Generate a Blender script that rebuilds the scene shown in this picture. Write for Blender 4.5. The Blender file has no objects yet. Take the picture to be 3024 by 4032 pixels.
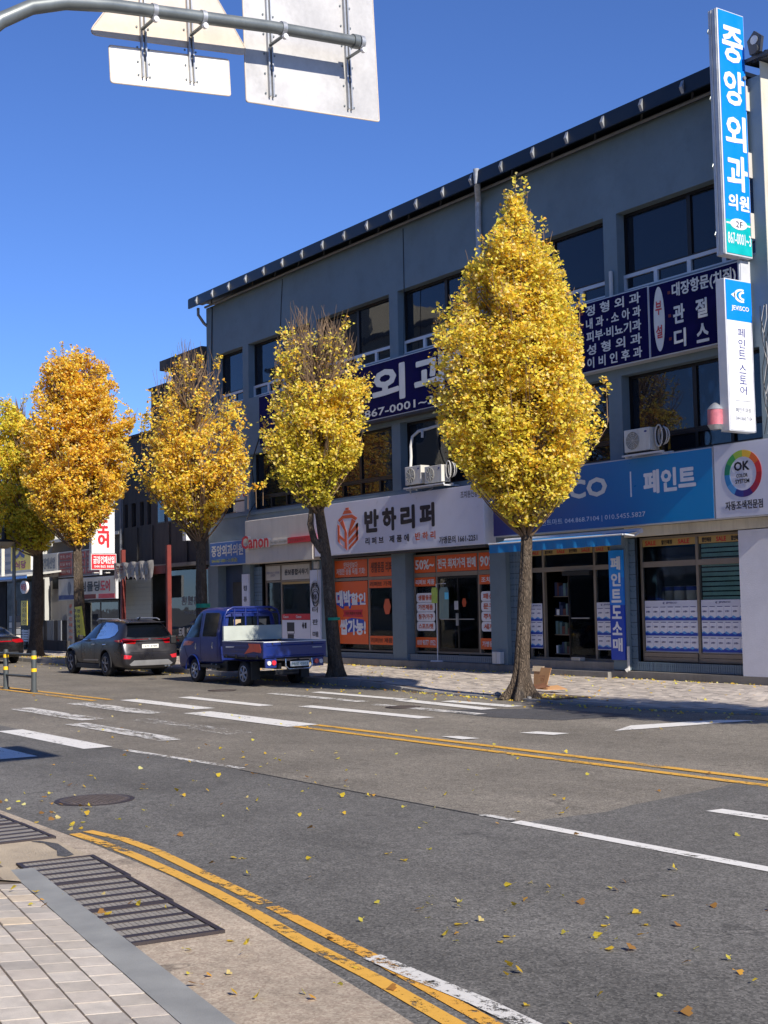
import bpy, bmesh, math, random
import numpy as np
from mathutils import Vector, Matrix
from mathutils.bvhtree import BVHTree

SC = bpy.context.scene
COL = SC.collection
R = math.radians
rnd = random.Random(7)

# ------------------------------------------------------------------ camera, sky, sun, exposure
H_CAM = 1.95
cam_d = bpy.data.cameras.new('camera')
cam = bpy.data.objects.new('camera', cam_d); COL.objects.link(cam)
_X = Vector((0.5664, 0.0665, 0.8214)); _Y = Vector((0.8239, -0.0221, -0.5663))
# world axes seen from the camera -> camera matrix
_rows = np.array([[0.566, 0.824, -0.020], [0.067, -0.022, 0.997], [0.822, -0.566, -0.068]])
_u, _s, _vt = np.linalg.svd(_rows); _rot = _u @ _vt
_m = Matrix([list(r) for r in _rot.T]).to_4x4()
_m.translation = Vector((0, 0, H_CAM))
cam.matrix_world = _m
cam_d.sensor_fit = 'VERTICAL'; cam_d.sensor_height = 36.0
cam_d.lens = 36.0 * 5231.4 / 4032
cam_d.clip_start = 0.1; cam_d.clip_end = 3000
SC.camera = cam

SUN_EL, SUN_AZ = 35.0, -3.2           # azimuth measured from +X, negative = a little in front of the facade
sd = Vector((math.cos(R(SUN_EL)) * math.cos(R(SUN_AZ)), math.cos(R(SUN_EL)) * math.sin(R(SUN_AZ)), math.sin(R(SUN_EL))))
W = bpy.data.worlds.new('World'); SC.world = W; W.use_nodes = True
nt = W.node_tree; nt.nodes.clear()
sky = nt.nodes.new('ShaderNodeTexSky'); sky.sky_type = 'NISHITA'; sky.sun_disc = False
sky.sun_elevation = R(SUN_EL); sky.sun_rotation = math.atan2(sd.x, sd.y)
sky.altitude = 1500; sky.air_density = 1.0; sky.dust_density = 0.25; sky.ozone_density = 4.0
bg = nt.nodes.new('ShaderNodeBackground'); bg.inputs['Strength'].default_value = 0.088
wo = nt.nodes.new('ShaderNodeOutputWorld')
wb = nt.nodes.new('ShaderNodeVectorMath'); wb.operation = 'MULTIPLY'; wb.inputs[1].default_value = (.72, .92, 1.36)   # camera white balance of the photograph
nt.links.new(sky.outputs[0], wb.inputs[0]); nt.links.new(wb.outputs[0], bg.inputs[0]); nt.links.new(bg.outputs[0], wo.inputs[0])
sl = bpy.data.lights.new('sun', 'SUN'); sl.energy = 5.0; sl.angle = R(0.53); sl.color = (1.0, 0.93, 0.82)
so = bpy.data.objects.new('sun', sl); COL.objects.link(so)
so.rotation_euler = sd.to_track_quat('Z', 'Y').to_euler(); so.location = (10, -5, 30)
SC.view_settings.view_transform = 'Standard'; SC.view_settings.look = 'None'
SC.view_settings.gamma = 1; SC.view_settings.exposure = 0.42
SC.view_settings.use_curve_mapping = False

# ------------------------------------------------------------------ materials
def lin(r, g, b):
    f = lambda c: (c / 255 / 12.92) if c / 255 <= .04045 else ((c / 255 + .055) / 1.055) ** 2.4
    return (f(r), f(g), f(b), 1)

def nodes(name):
    m = bpy.data.materials.new(name); m.use_nodes = True
    n = m.node_tree.nodes; l = m.node_tree.links; n.clear()
    o = n.new('ShaderNodeOutputMaterial'); b = n.new('ShaderNodeBsdfPrincipled')
    l.new(b.outputs[0], o.inputs[0])
    tc = n.new('ShaderNodeTexCoord')
    return m, n, l, b, o, tc

def noise(n, l, vec, scale, detail=4, rough=.6, mapping=None):
    t = n.new('ShaderNodeTexNoise'); t.inputs['Scale'].default_value = scale
    t.inputs['Detail'].default_value = detail; t.inputs['Roughness'].default_value = rough
    if mapping:
        mp = n.new('ShaderNodeMapping'); mp.inputs['Scale'].default_value = mapping
        l.new(vec, mp.inputs[0]); vec = mp.outputs[0]
    l.new(vec, t.inputs['Vector']); return t.outputs['Fac']

def mrange(n, l, v, a, b, c, d):
    t = n.new('ShaderNodeMapRange'); t.inputs[1].default_value = a; t.inputs[2].default_value = b
    t.inputs[3].default_value = c; t.inputs[4].default_value = d; l.new(v, t.inputs[0]); return t.outputs[0]

def mixc(n, l, fac, a, b, mode='MIX'):
    t = n.new('ShaderNodeMix'); t.data_type = 'RGBA'; t.blend_type = mode
    for sock, v in ((t.inputs[0], fac), (t.inputs[6], a), (t.inputs[7], b)):
        if hasattr(v, 'links') or hasattr(v, 'is_output'): l.new(v, sock)
        else: sock.default_value = v
    return t.outputs[2]

def bump(n, l, b, h, strength=.3, dist=.01):
    t = n.new('ShaderNodeBump'); t.inputs['Strength'].default_value = strength; t.inputs['Distance'].default_value = dist
    l.new(h, t.inputs['Height']); l.new(t.outputs[0], b.inputs['Normal'])

def M(name, col, rough=.6, metal=0., var=.12, scale=3., fine=60., bmp=0., dirt=None, dirt_amt=.4, streak=False, coat=0., spec=.5, emit=None, each=False):
    m, n, l, b, o, tc = nodes(name)
    v = tc.outputs['Object']
    if each:                                        # copies of one block get their own grain
        oi = n.new('ShaderNodeObjectInfo'); va = n.new('ShaderNodeVectorMath'); va.operation = 'MULTIPLY_ADD'; l.new(oi.outputs['Random'], va.inputs[0]); va.inputs[1].default_value = (37, 53, 11); l.new(v, va.inputs[2]); v = va.outputs[0]
    c = tuple(col) if len(col) == 4 else tuple(col) + (1,)
    n1 = noise(n, l, v, scale, 5); n2 = noise(n, l, v, fine, 3)
    g = mrange(n, l, n1, .3, .7, 1 - var, 1 + var); g2 = mrange(n, l, n2, .3, .7, 1 - var * .5, 1 + var * .5)
    mu = n.new('ShaderNodeMath'); mu.operation = 'MULTIPLY'; l.new(g, mu.inputs[0]); l.new(g2, mu.inputs[1])
    cc = n.new('ShaderNodeVectorMath'); cc.operation = 'SCALE'; cc.inputs[0].default_value = c[:3]; l.new(mu.outputs[0], cc.inputs['Scale'])
    out = cc.outputs[0]
    if dirt:
        d = noise(n, l, v, 1.3, 6, .7, mapping=(3, 3, .35) if streak else None)
        out = mixc(n, l, mrange(n, l, d, .48, .75, 0, dirt_amt), out, tuple(dirt) + ((1,) if len(dirt) == 3 else ()))
    l.new(out, b.inputs['Base Color'])
    b.inputs['Roughness'].default_value = rough; b.inputs['Metallic'].default_value = metal
    l.new(mrange(n, l, n1, .3, .7, max(0, rough - .08), min(1, rough + .08)), b.inputs['Roughness'])
    b.inputs['Specular IOR Level'].default_value = spec
    if coat: b.inputs['Coat Weight'].default_value = coat; b.inputs['Coat Roughness'].default_value = .06
    if bmp: bump(n, l, b, n2, bmp, .02)
    if emit: b.inputs['Emission Color'].default_value = tuple(emit[:3]) + (1,); b.inputs['Emission Strength'].default_value = emit[3]
    return m

def glass_mat(name, tint=(.02, .025, .03), trans=.35, rough=.02, ior=1.5, clear=(.8, .86, .86)):
    """window pane: a thin sheet that mirrors by Fresnel and lets part of the light through"""
    m, n, l, b, o, tc = nodes(name)
    b.inputs['Base Color'].default_value = tint + (1,); b.inputs['Roughness'].default_value = .6; b.inputs['Specular IOR Level'].default_value = 0
    tr = n.new('ShaderNodeBsdfTransparent'); tr.inputs[0].default_value = clear + (1,)
    mx = n.new('ShaderNodeMixShader'); mx.inputs[0].default_value = trans
    l.new(b.outputs[0], mx.inputs[1]); l.new(tr.outputs[0], mx.inputs[2])
    gl = n.new('ShaderNodeBsdfGlossy'); gl.inputs['Roughness'].default_value = rough; gl.inputs[0].default_value = (.9, .95, 1, 1)
    fr = n.new('ShaderNodeFresnel'); fr.inputs[0].default_value = ior
    nz = noise(n, l, tc.outputs['Object'], .9, 2); bp = n.new('ShaderNodeBump'); bp.inputs['Strength'].default_value = .06; bp.inputs['Distance'].default_value = .05
    l.new(nz, bp.inputs['Height']); l.new(bp.outputs[0], gl.inputs['Normal'])
    m2 = n.new('ShaderNodeMixShader'); l.new(fr.outputs[0], m2.inputs[0]); l.new(mx.outputs[0], m2.inputs[1]); l.new(gl.outputs[0], m2.inputs[2])
    l.new(m2.outputs[0], o.inputs[0]); return m

def asphalt(name, base, light, dark, tone=(1, 1, 1)):
    m, n, l, b, o, tc = nodes(name)
    v = tc.outputs['Object']
    vo = n.new('ShaderNodeTexVoronoi'); vo.inputs['Scale'].default_value = 75; l.new(v, vo.inputs['Vector'])
    sep = n.new('ShaderNodeSeparateColor'); l.new(vo.outputs['Color'], sep.inputs[0])
    nf = noise(n, l, v, 130, 2); nm = noise(n, l, v, 9, 4); nb = noise(n, l, v, .6, 5, .65)
    nl = noise(n, l, v, .5, 5, .6, mapping=(.16, 1.6, 1))
    a = mrange(n, l, sep.outputs[0], .0, 1, 0, 1)
    c = mixc(n, l, a, dark, light)
    c = mixc(n, l, mrange(n, l, nf, .3, .7, 0, 1), c, base)
    g = mrange(n, l, nb, .3, .7, .80, 1.22); g2 = mrange(n, l, nl, .32, .68, .86, 1.14); g3 = mrange(n, l, nm, .3, .7, .85, 1.15)
    mu = n.new('ShaderNodeMath'); mu.operation = 'MULTIPLY'; l.new(g, mu.inputs[0]); l.new(g2, mu.inputs[1])
    mu2 = n.new('ShaderNodeMath'); mu2.operation = 'MULTIPLY'; l.new(mu.outputs[0], mu2.inputs[0]); l.new(g3, mu2.inputs[1])
    cc = n.new('ShaderNodeVectorMath'); cc.operation = 'SCALE'; l.new(c, cc.inputs[0]); l.new(mu2.outputs[0], cc.inputs['Scale'])
    # hairline cracks
    vc = n.new('ShaderNodeTexVoronoi'); vc.feature = 'DISTANCE_TO_EDGE'; vc.inputs['Scale'].default_value = .55
    dn = n.new('ShaderNodeTexNoise'); dn.inputs['Scale'].default_value = 2.2; l.new(v, dn.inputs['Vector'])
    av = n.new('ShaderNodeVectorMath'); av.operation = 'ADD'; l.new(v, av.inputs[0]); l.new(dn.outputs['Color'], av.inputs[1]); l.new(av.outputs[0], vc.inputs['Vector'])
    k = mrange(n, l, vc.outputs[0], .0, .012, .45, 0); kk = n.new('ShaderNodeMath'); kk.operation = 'MULTIPLY'; l.new(k, kk.inputs[0]); l.new(mrange(n, l, nb, .52, .6, 0, 1), kk.inputs[1])
    out = mixc(n, l, kk.outputs[0], cc.outputs[0], (.012, .012, .012, 1))
    st = noise(n, l, v, 1.1, 6, .7); out = mixc(n, l, mrange(n, l, st, .60, .72, 0, .5), out, (.02, .02, .02, 1))     # oil and tyre stains
    st2 = noise(n, l, v, 2.3, 5, .75); out = mixc(n, l, mrange(n, l, st2, .64, .74, 0, .3), out, (.3, .28, .25, 1))
    l.new(out, b.inputs['Base Color']); b.inputs['Roughness'].default_value = .85; b.inputs['Specular IOR Level'].default_value = .25
    bump(n, l, b, sep.outputs[0], .55, .006)
    return m

def paint_mat(name, col, wear=.5, rough=.6):
    """road paint whose worn spots let the asphalt below show"""
    m, n, l, b, o, tc = nodes(name); v = tc.outputs['Object']
    n1 = noise(n, l, v, 14, 6, .75); n2 = noise(n, l, v, 2.0, 5, .65, mapping=(.6, 1.8, 1)); n3 = noise(n, l, v, 120, 2)
    ad = n.new('ShaderNodeMath'); ad.operation = 'ADD'; l.new(n1, ad.inputs[0]); l.new(n2, ad.inputs[1])
    a2 = n.new('ShaderNodeMath'); a2.operation = 'MULTIPLY_ADD'; l.new(n3, a2.inputs[0]); a2.inputs[1].default_value = .35; l.new(ad.outputs[0], a2.inputs[2])
    f = mrange(n, l, a2.outputs[0], 1.12 + .28 * (1 - wear), 1.20 + .28 * (1 - wear), 0, 1)
    c = mixc(n, l, mrange(n, l, n1, .3, .7, 0, .35), col, tuple(x * .62 for x in col[:3]) + (1,))
    l.new(c, b.inputs['Base Color']); b.inputs['Roughness'].default_value = rough
    tr = n.new('ShaderNodeBsdfTransparent'); mx = n.new('ShaderNodeMixShader')
    l.new(f, mx.inputs[0]); l.new(b.outputs[0], mx.inputs[1]); l.new(tr.outputs[0], mx.inputs[2]); l.new(mx.outputs[0], o.inputs[0])
    bump(n, l, b, n3, .3, .004); return m

# ------------------------------------------------------------------ object helpers
ORG = {}
def tag(o, label=None, cat=None, group=None, kind=None):
    if label: o['label'] = label
    if cat: o['category'] = cat
    if group: o['group'] = group
    if kind: o['kind'] = kind
    return o

def thing(name, loc, label, cat, group=None):
    o = bpy.data.objects.new(name, None); COL.objects.link(o); o.location = loc; o.empty_display_size = .2
    ORG[o.name] = Vector(loc); return tag(o, label, cat, group)

def link(name, me, parent=None, org=None):
    o = bpy.data.objects.new(name, me); COL.objects.link(o)
    if parent: o.parent = parent; ORG[o.name] = ORG[parent.name]
    else:
        o.location = org; ORG[o.name] = Vector(org)
    return o

def mk(name, V, F, mat, parent=None, smooth=False, org=None):
    V = np.asarray(V, dtype=float)
    if parent: og = np.array(ORG[parent.name])
    else:
        og = np.array(org) if org is not None else np.array([(V[:, 0].min() + V[:, 0].max()) / 2, (V[:, 1].min() + V[:, 1].max()) / 2, V[:, 2].min()])
    me = bpy.data.meshes.new(name); me.from_pydata((V - og).tolist(), [], [tuple(f) for f in F])
    if smooth: me.polygons.foreach_set('use_smooth', [True] * len(me.polygons))
    me.materials.append(mat); me.update()
    return link(name, me, parent, og)

class MB:
    def __init__(s): s.V = []; s.F = []
    def add(s, V, F):
        k = len(s.V); s.V += [tuple(v) for v in V]; s.F += [tuple(i + k for i in f) for f in F]; return s
    def box(s, x0, x1, y0, y1, z0, z1, bev=0):
        if x1 < x0: x0, x1 = x1, x0
        if y1 < y0: y0, y1 = y1, y0
        if z1 < z0: z0, z1 = z1, z0
        if not bev:
            V = [(x, y, z) for z in (z0, z1) for x, y in ((x0, y0), (x1, y0), (x1, y1), (x0, y1))]
            return s.add(V, [(3, 2, 1, 0), (4, 5, 6, 7), (0, 1, 5, 4), (1, 2, 6, 5), (2, 3, 7, 6), (3, 0, 4, 7)])
        bm = bmesh.new(); bmesh.ops.create_cube(bm, size=1)
        for v in bm.verts: v.co = Vector(((x0 + x1) / 2 + v.co.x * (x1 - x0), (y0 + y1) / 2 + v.co.y * (y1 - y0), (z0 + z1) / 2 + v.co.z * (z1 - z0)))
        bmesh.ops.bevel(bm, geom=list(bm.edges), offset=bev, segments=2, affect='EDGES', profile=.5)
        bm.verts.index_update(); V = [tuple(v.co) for v in bm.verts]; F = [tuple(v.index for v in f.verts) for f in bm.faces]; bm.free()
        return s.add(V, F)
    def tube(s, pts, r, n=10, cap=True):
        pts = [Vector(p) for p in pts]; rr = r if isinstance(r, (list, tuple)) else [r] * len(pts)
        V = []; F = []; up = Vector((0, 0, 1)); prev = None
        for i, p in enumerate(pts):
            t = (pts[min(i + 1, len(pts) - 1)] - pts[max(i - 1, 0)]).normalized()
            a = t.cross(up) if abs(t.z) < .95 else t.cross(Vector((1, 0, 0)))
            a.normalize()
            if prev is not None:
                a = (prev - t * prev.dot(t)).normalized()
            prev = a; b = t.cross(a)
            for k in range(n):
                th = 2 * math.pi * k / n; V.append(p + (a * math.cos(th) + b * math.sin(th)) * rr[i])
        for i in range(len(pts) - 1):
            for k in range(n):
                F.append((i * n + k, i * n + (k + 1) % n, (i + 1) * n + (k + 1) % n, (i + 1) * n + k))
        if cap: F.append(tuple(range(n - 1, -1, -1))); F.append(tuple((len(pts) - 1) * n + k for k in range(n)))
        return s.add([tuple(v) for v in V], F)
    def prism(s, poly, axis, a, b):
        """polygon in the plane across axis (x: yz, y: xz, z: xy) extruded from a to b"""
        def P(u, v, w): return {'x': (w, u, v), 'y': (u, w, v), 'z': (u, v, w)}[axis]
        n = len(poly); V = [P(u, v, a) for u, v in poly] + [P(u, v, b) for u, v in poly]
        F = [tuple(range(n - 1, -1, -1)), tuple(range(n, 2 * n))] + [(i, (i + 1) % n, (i + 1) % n + n, i + n) for i in range(n)]
        return s.add(V, F)
    def disc(s, c, r, axis='y', th=.02, n=24, ry=None):
        ry = ry or r
        poly = [(math.cos(2 * math.pi * k / n) * r, math.sin(2 * math.pi * k / n) * ry) for k in range(n)]
        i = 'xyz'.index(axis); o = [c[j] for j in range(3) if j != i]
        return s.prism([(p[0] + o[0], p[1] + o[1]) for p in poly], axis, c[i], c[i] + th)
    def build(s, name, mat, parent=None, smooth=False, org=None, fix=True):
        o = mk(name, s.V, s.F, mat, parent, smooth, org)
        if fix:
            bm = bmesh.new(); bm.from_mesh(o.data); bmesh.ops.recalc_face_normals(bm, faces=bm.faces); bm.to_mesh(o.data); bm.free()
            if smooth:
                try: o.data.set_sharp_from_angle(angle=R(40))
                except Exception: pass
        return o

def B(name, x0, x1, y0, y1, z0, z1, mat, parent=None, bev=0):
    return MB().box(x0, x1, y0, y1, z0, z1, bev).build(name, mat, parent)

def sheet(name, poly, z, mat, parent=None, kind=None, label=None):
    o = mk(name, [(x, y, z) for x, y in poly], [tuple(range(len(poly)))], mat, parent)
    bm = bmesh.new(); bm.from_mesh(o.data)
    for f in bm.faces:
        if f.normal.z < 0: f.normal_flip()
    bm.to_mesh(o.data); bm.free()
    if kind: o['kind'] = kind
    if label: o['label'] = label
    return o

def text(s, u0, u1, z0, z1, d, mat, parent, name='lettering', face='y', bold=.02, th=.006, skew=0., sub=None):
    """lettering fitted to a rectangle on a wall facing -y (face y, u = x, d = y) or facing +x (face x, u = y, d = x)"""
    c = bpy.data.curves.new('tx', 'FONT'); c.body = s; c.offset = min(bold, .012); c.resolution_u = 2; c.space_character = 1.02; c.space_line = .95; c.align_x = 'CENTER'
    o = bpy.data.objects.new('tx', c); me = bpy.data.meshes.new_from_object(o)
    bpy.data.objects.remove(o); bpy.data.curves.remove(c)
    n = len(me.vertices); co = np.zeros(n * 3); me.vertices.foreach_get('co', co); co = co.reshape(-1, 3)
    a = co.min(0); b = co.max(0); w = np.maximum(b - a, 1e-6)
    u = u0 + (co[:, 0] - a[0]) / w[0] * (u1 - u0); v = z0 + (co[:, 1] - a[1]) / w[1] * (z1 - z0)
    u = u + skew * (v - z0)
    og = np.array(ORG[parent.name]); extra = max(0., bold - .012)
    if extra > 0:                                   # heavier strokes: shifted copies, each a hair deeper
        hh = (z1 - z0) / max(1, s.count('\n') + 1); sgn = -1 if face == 'y' else 1; off = []
        for q in range(8): off.append((extra * hh * math.cos(q * math.pi / 4), extra * hh * math.sin(q * math.pi / 4), (q + 1) * .0004))
        src = [tuple(p.vertices) for p in me.polygons]; U_ = [u]; Z_ = [v]; D_ = [np.zeros(n)]; F_ = list(src)
        for k, (du, dv, dd) in enumerate(off): U_.append(u + du); Z_.append(v + dv); D_.append(np.full(n, dd)); F_ += [tuple(i + n * (k + 1) for i in f) for f in src]
        u = np.concatenate(U_); v = np.concatenate(Z_); dd = np.concatenate(D_); me = bpy.data.meshes.new('tx'); n = len(u)
        me.from_pydata([(0, 0, 0)] * n, [], F_); th = th + dd
    P = np.stack([u, np.zeros(n) + d - th, v], 1) if face == 'y' else np.stack([np.zeros(n) + d + th, u, v], 1)
    me.vertices.foreach_set('co', (P - og).ravel()); me.materials.clear(); me.materials.append(mat); me.update(); me.name = name
    return link(name, me, parent)

def column(s, u0, u1, z0, z1, d, mat, parent, face='y', gap=.25, bold=.03, th=.006):
    n = len(s); step = (z1 - z0) / n
    for i, ch in enumerate(s):
        zt = z1 - i * step
        text(ch, u0, u1, zt - step * (1 - gap / 2), zt - step * gap / 2, d, mat, parent, face=face, bold=bold, th=th)

def copy_tree(o, loc, label=None):
    c = o.copy(); COL.objects.link(c); c.location = loc; ORG[c.name] = Vector(loc)
    if label: c['label'] = label
    def rec(src, dst):
        for ch in src.children:
            k = ch.copy(); COL.objects.link(k); k.parent = dst; rec(ch, k)
    rec(o, c); return c
# ------------------------------------------------------------------ palette
m_wall = M('wall_paint_slate', lin(108, 124, 133), .8, var=.13, scale=.5, fine=90, bmp=.1, dirt=lin(88, 102, 112), dirt_amt=.5)
m_wall_dark = M('wall_paint_dark', lin(58, 64, 72), .75, var=.1, scale=2, dirt=lin(30, 33, 38), dirt_amt=.5, streak=True)
m_roof = M('eave_metal_black', lin(30, 36, 46), .35, .4, var=.1, scale=2)
m_bracket = M('galvanised_bracket', lin(165, 168, 172), .45, .5, var=.2)
m_conduit = M('conduit_grey', lin(120, 124, 132), .5, .2)
m_cream = M('cream_plaster', lin(205, 198, 180), .8, var=.1, scale=1.2, bmp=.3, dirt=lin(140, 132, 116), dirt_amt=.5, streak=True)
m_concrete = M('concrete', lin(128, 124, 118), .85, var=.16, scale=2.5, fine=50, bmp=.3, dirt=lin(80, 76, 72), dirt_amt=.55, streak=True)
m_conc_dark = M('stained_concrete', lin(66, 64, 64), .85, var=.2, scale=1.2, fine=40, bmp=.3, dirt=lin(38, 38, 40), dirt_amt=.8, streak=True)
m_frame_dark = M('bronze_frame', lin(38, 33, 32), .4, .5, var=.1)
m_frame_brown = M('brown_aluminium', lin(138, 126, 112), .45, .2, var=.1)
m_frame_white = M('aluminium_frame_white', lin(196, 198, 202), .5, .1, var=.08)
m_glass = glass_mat('window_glass', (.015, .018, .025), .25)
m_glass_clear = glass_mat('shop_glass', (.02, .03, .03), .97, .03, 1.45, (.95, .98, .97))
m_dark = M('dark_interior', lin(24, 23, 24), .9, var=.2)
m_black = M('black_plastic', lin(22, 22, 24), .55)
m_white = M('sign_white', lin(226, 226, 230), .4, var=.03, dirt=lin(190, 188, 186), dirt_amt=.3, streak=True)
m_cream_sign = M('sign_cream', lin(196, 190, 180), .45, var=.04, dirt=lin(150, 144, 134), dirt_amt=.35, streak=True)
m_lav = M('sign_pale_lavender', lin(206, 208, 222), .35, var=.03)
m_ink = M('ink_black', lin(20, 20, 36), .5, var=.02)
m_navy = M('sign_navy', lin(14, 9, 66), .65, spec=.08, var=.08, scale=2, dirt=lin(10, 6, 40), dirt_amt=.5, streak=True)
m_navy_ink = M('ink_navy', lin(38, 46, 120), .5, var=.02)
m_oldwhite = M('lettering_off_white', lin(214, 212, 204), .5, var=.06)
m_red = M('red_print', lin(196, 34, 48), .5, var=.04)
m_redlit = M('red_lit_acrylic', lin(220, 30, 50), .4, emit=(1, .06, .08, .9))
m_orange = M('orange_film', lin(226, 92, 24), .4, var=.04)
m_orange_ink = M('burnt_orange_print', lin(202, 88, 48), .5, var=.03)
m_brown_ink = M('dark_brown_print', lin(96, 34, 18), .5, var=.03)
m_blue = M('sign_blue', lin(40, 122, 214), .35, var=.04)
m_skyblue = M('sign_bright_blue', lin(0, 128, 235), .35, var=.02)
m_deepblue = M('sign_deep_blue', lin(28, 66, 176), .4, var=.03)
m_teal = M('sign_teal', lin(0, 165, 165), .35)
m_yellow_sign = M('sign_yellow', lin(232, 208, 84), .5, var=.1, dirt=lin(190, 160, 50), dirt_amt=.4)
m_goldband = M('gold_sale_band', lin(176, 146, 86), .5, var=.04)
m_awning = M('awning_blue_fabric', lin(14, 116, 178), .65, var=.06)
m_tile = M('glazed_blue_grey_tile', lin(92, 112, 128), .3, var=.1, scale=6)
m_grout = M('grout_dark', lin(40, 46, 54), .9)
m_steel = M('steel_pole_grey', lin(120, 126, 126), .42, .45, var=.1, scale=5, dirt=lin(96, 98, 96), dirt_amt=.4)
m_plate = M('aluminium_sign_back', lin(206, 192, 176), .5, .1, var=.10, scale=2.2, fine=30, dirt=lin(168, 162, 158), dirt_amt=.6)
m_plate2 = M('aluminium_sign_back_grey', lin(182, 180, 178), .5, .12, var=.12, scale=2.6, fine=26, dirt=lin(200, 200, 202), dirt_amt=.6)
m_ac = M('air_conditioner_casing', lin(206, 204, 196), .5, var=.05, dirt=lin(150, 146, 136), dirt_amt=.4, streak=True)
m_acdark = M('air_conditioner_grille', lin(138, 136, 128), .6)
m_hose = M('lagging_white', lin(190, 188, 184), .7, var=.1)
m_redpost = M('rusty_red_steel', lin(112, 40, 34), .6, .1, var=.15, dirt=lin(90, 40, 32), dirt_amt=.5)
m_green_tie = M('green_tape', lin(20, 140, 110), .6)
m_card = M('cardboard', lin(196, 148, 100), .8, var=.06)
m_print = M('cardboard_print', lin(140, 70, 50), .8)
m_rust = M('cast_iron', lin(104, 94, 88), .6, .6, var=.2, scale=9, bmp=.3)
m_grate_dark = M('grate_dark_steel', lin(70, 62, 62), .6, .5, var=.15)
m_grate_bar = M('grate_worn_steel', lin(156, 148, 134), .6, .25, var=.12, scale=8)
m_grit = M('drain_grit', lin(170, 160, 140), .95, var=.2, scale=30, bmp=.5)

m_road = asphalt('asphalt_old', lin(111, 105, 95), lin(164, 155, 141), lin(60, 56, 51))
m_road2 = asphalt('asphalt_newer', lin(92, 90, 86), lin(137, 133, 127), lin(50, 49, 47))
m_patch = asphalt('asphalt_patch', lin(76, 75, 76), lin(104, 102, 102), lin(46, 46, 48))
p_white = paint_mat('road_paint_white', lin(226, 222, 214), .35)
p_white_worn = paint_mat('road_paint_white_worn', lin(214, 210, 202), .85)
p_yellow = paint_mat('road_paint_yellow', lin(222, 168, 66), .55)
p_yellow_worn = paint_mat('road_paint_yellow_worn', lin(222, 164, 62), .8)
m_pave = M('paving_block_grey', lin(176, 165, 153), .85, var=.14, scale=1.2, fine=70, bmp=.3, dirt=lin(112, 104, 98), dirt_amt=.4)
m_kerb = M('granite_kerb', lin(142, 138, 132), .8, var=.12, scale=3, fine=120, bmp=.25)
m_sand = M('joint_sand', lin(104, 92, 80), .95, var=.2)
m_gutter = asphalt('gutter_concrete', lin(160, 147, 128), lin(188, 174, 154), lin(126, 104, 92))
m_gutter2 = M('cracked_concrete', lin(176, 160, 136), .9, var=.16, scale=2, fine=60, bmp=.6, dirt=lin(120, 108, 96), dirt_amt=.4)
m_flush = M('grey_stone_band', lin(136, 136, 132), .75, var=.2, scale=2.2, fine=140, bmp=.15)
m_soil = M('tree_pit_soil', lin(96, 82, 64), .95, var=.3, scale=12, bmp=.5)
m_earth = M('open_ground', lin(120, 116, 108), .95, var=.1)

# ------------------------------------------------------------------ ground, road, pavements
big = sheet('ground', [(-900, -600), (700, -600), (700, 900), (-900, 900)], -.03, m_earth, kind='structure')
road = sheet('road', [(-160, -6), (60, -6), (60, 17.4), (-160, 17.4)], 0, m_road, kind='structure')
sheet('road_resurfaced_strip', [(-160, 3.0), (40, 3.0), (40, 11.2), (-9.5, 11.05), (-9.34, 10.4), (-9.14, 9.1), (-9.0, 8.6), (-9.06, 7.66), (-11.2, 7.6), (-14.1, 7.58), (-17.2, 7.45), (-160, 7.3)], .004, m_road2, road)
def strip(name, pts, w, mat, z=.009):
    P = [Vector((p[0], p[1], 0)) for p in pts]; L = []; Rr = []
    for i, p in enumerate(P):
        t = (P[min(i + 1, len(P) - 1)] - P[max(i - 1, 0)]).normalized(); nn = Vector((-t.y, t.x, 0))
        L.append((p + nn * w / 2).to_tuple()[:2]); Rr.append((p - nn * w / 2).to_tuple()[:2])
    V = [(x, y, z) for x, y in L + Rr]; n = len(P)
    o = mk(name, V, [(i, i + 1, n + i + 1, n + i) for i in range(n - 1)], mat, road)
    bm = bmesh.new(); bm.from_mesh(o.data)
    for f in bm.faces:
        if f.normal.z < 0: f.normal_flip()
    bm.to_mesh(o.data); bm.free(); return o
def seam(pts):
    strip('patch_seam', pts, .018, m_seal, .0085)
m_seal = M('bitumen_seal', lin(34, 33, 33), .7, var=.2)
sheet('road_patch', [(-19.38, 14.2), (-19.15, 14.6), (-18.12, 15.86), (-15.96, 16.0), (-16.14, 14.5), (-17.35, 14.1)], .004, m_patch, road)

def mark(name, poly, mat, z=.009):
    return sheet(name, poly, z, mat, road)
def bar(x0, x1, y0, y1, mat=None, sk=.0): mark('crosswalk_stripe', [(x0, y0), (x1, y0 + sk), (x1 + .02, y1 + sk), (x0 - .02, y1)], mat or p_white)
bar(-25.9, -22.2, 8.78, 9.24, p_white_worn); bar(-26.35, -22.6, 10.14, 10.62, p_white_worn); bar(-26.4, -22.85, 11.33, 11.74); bar(-26.15, -22.58, 12.55, 12.86)
bar(-25.65, -22.0, 14.42, 14.71, p_white_worn); bar(-25.2, -21.6, 15.3, 15.58)
bar(-21.1, -17.3, 5.68, 6.25); bar(-21.3, -17.7, 7.04, 7.46, p_white, .02); bar(-21.68, -17.9, 8.31, 8.70, p_white_worn); bar(-21.7, -18.05, 9.47, 9.92, paint_mat('road_paint_nearly_gone', lin(206, 202, 194), 1.25))
bar(-22.2, -18.45, 10.76, 11.33); bar(-21.95, -18.1, 13.04, 13.36, None, .04); bar(-21.3, -17.99, 14.15, 14.44, p_white_worn); bar(-21.76, -18.7, 15.15, 15.5, None, -.25); bar(-20.85, -18.8, 15.6, 15.93)
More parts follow.
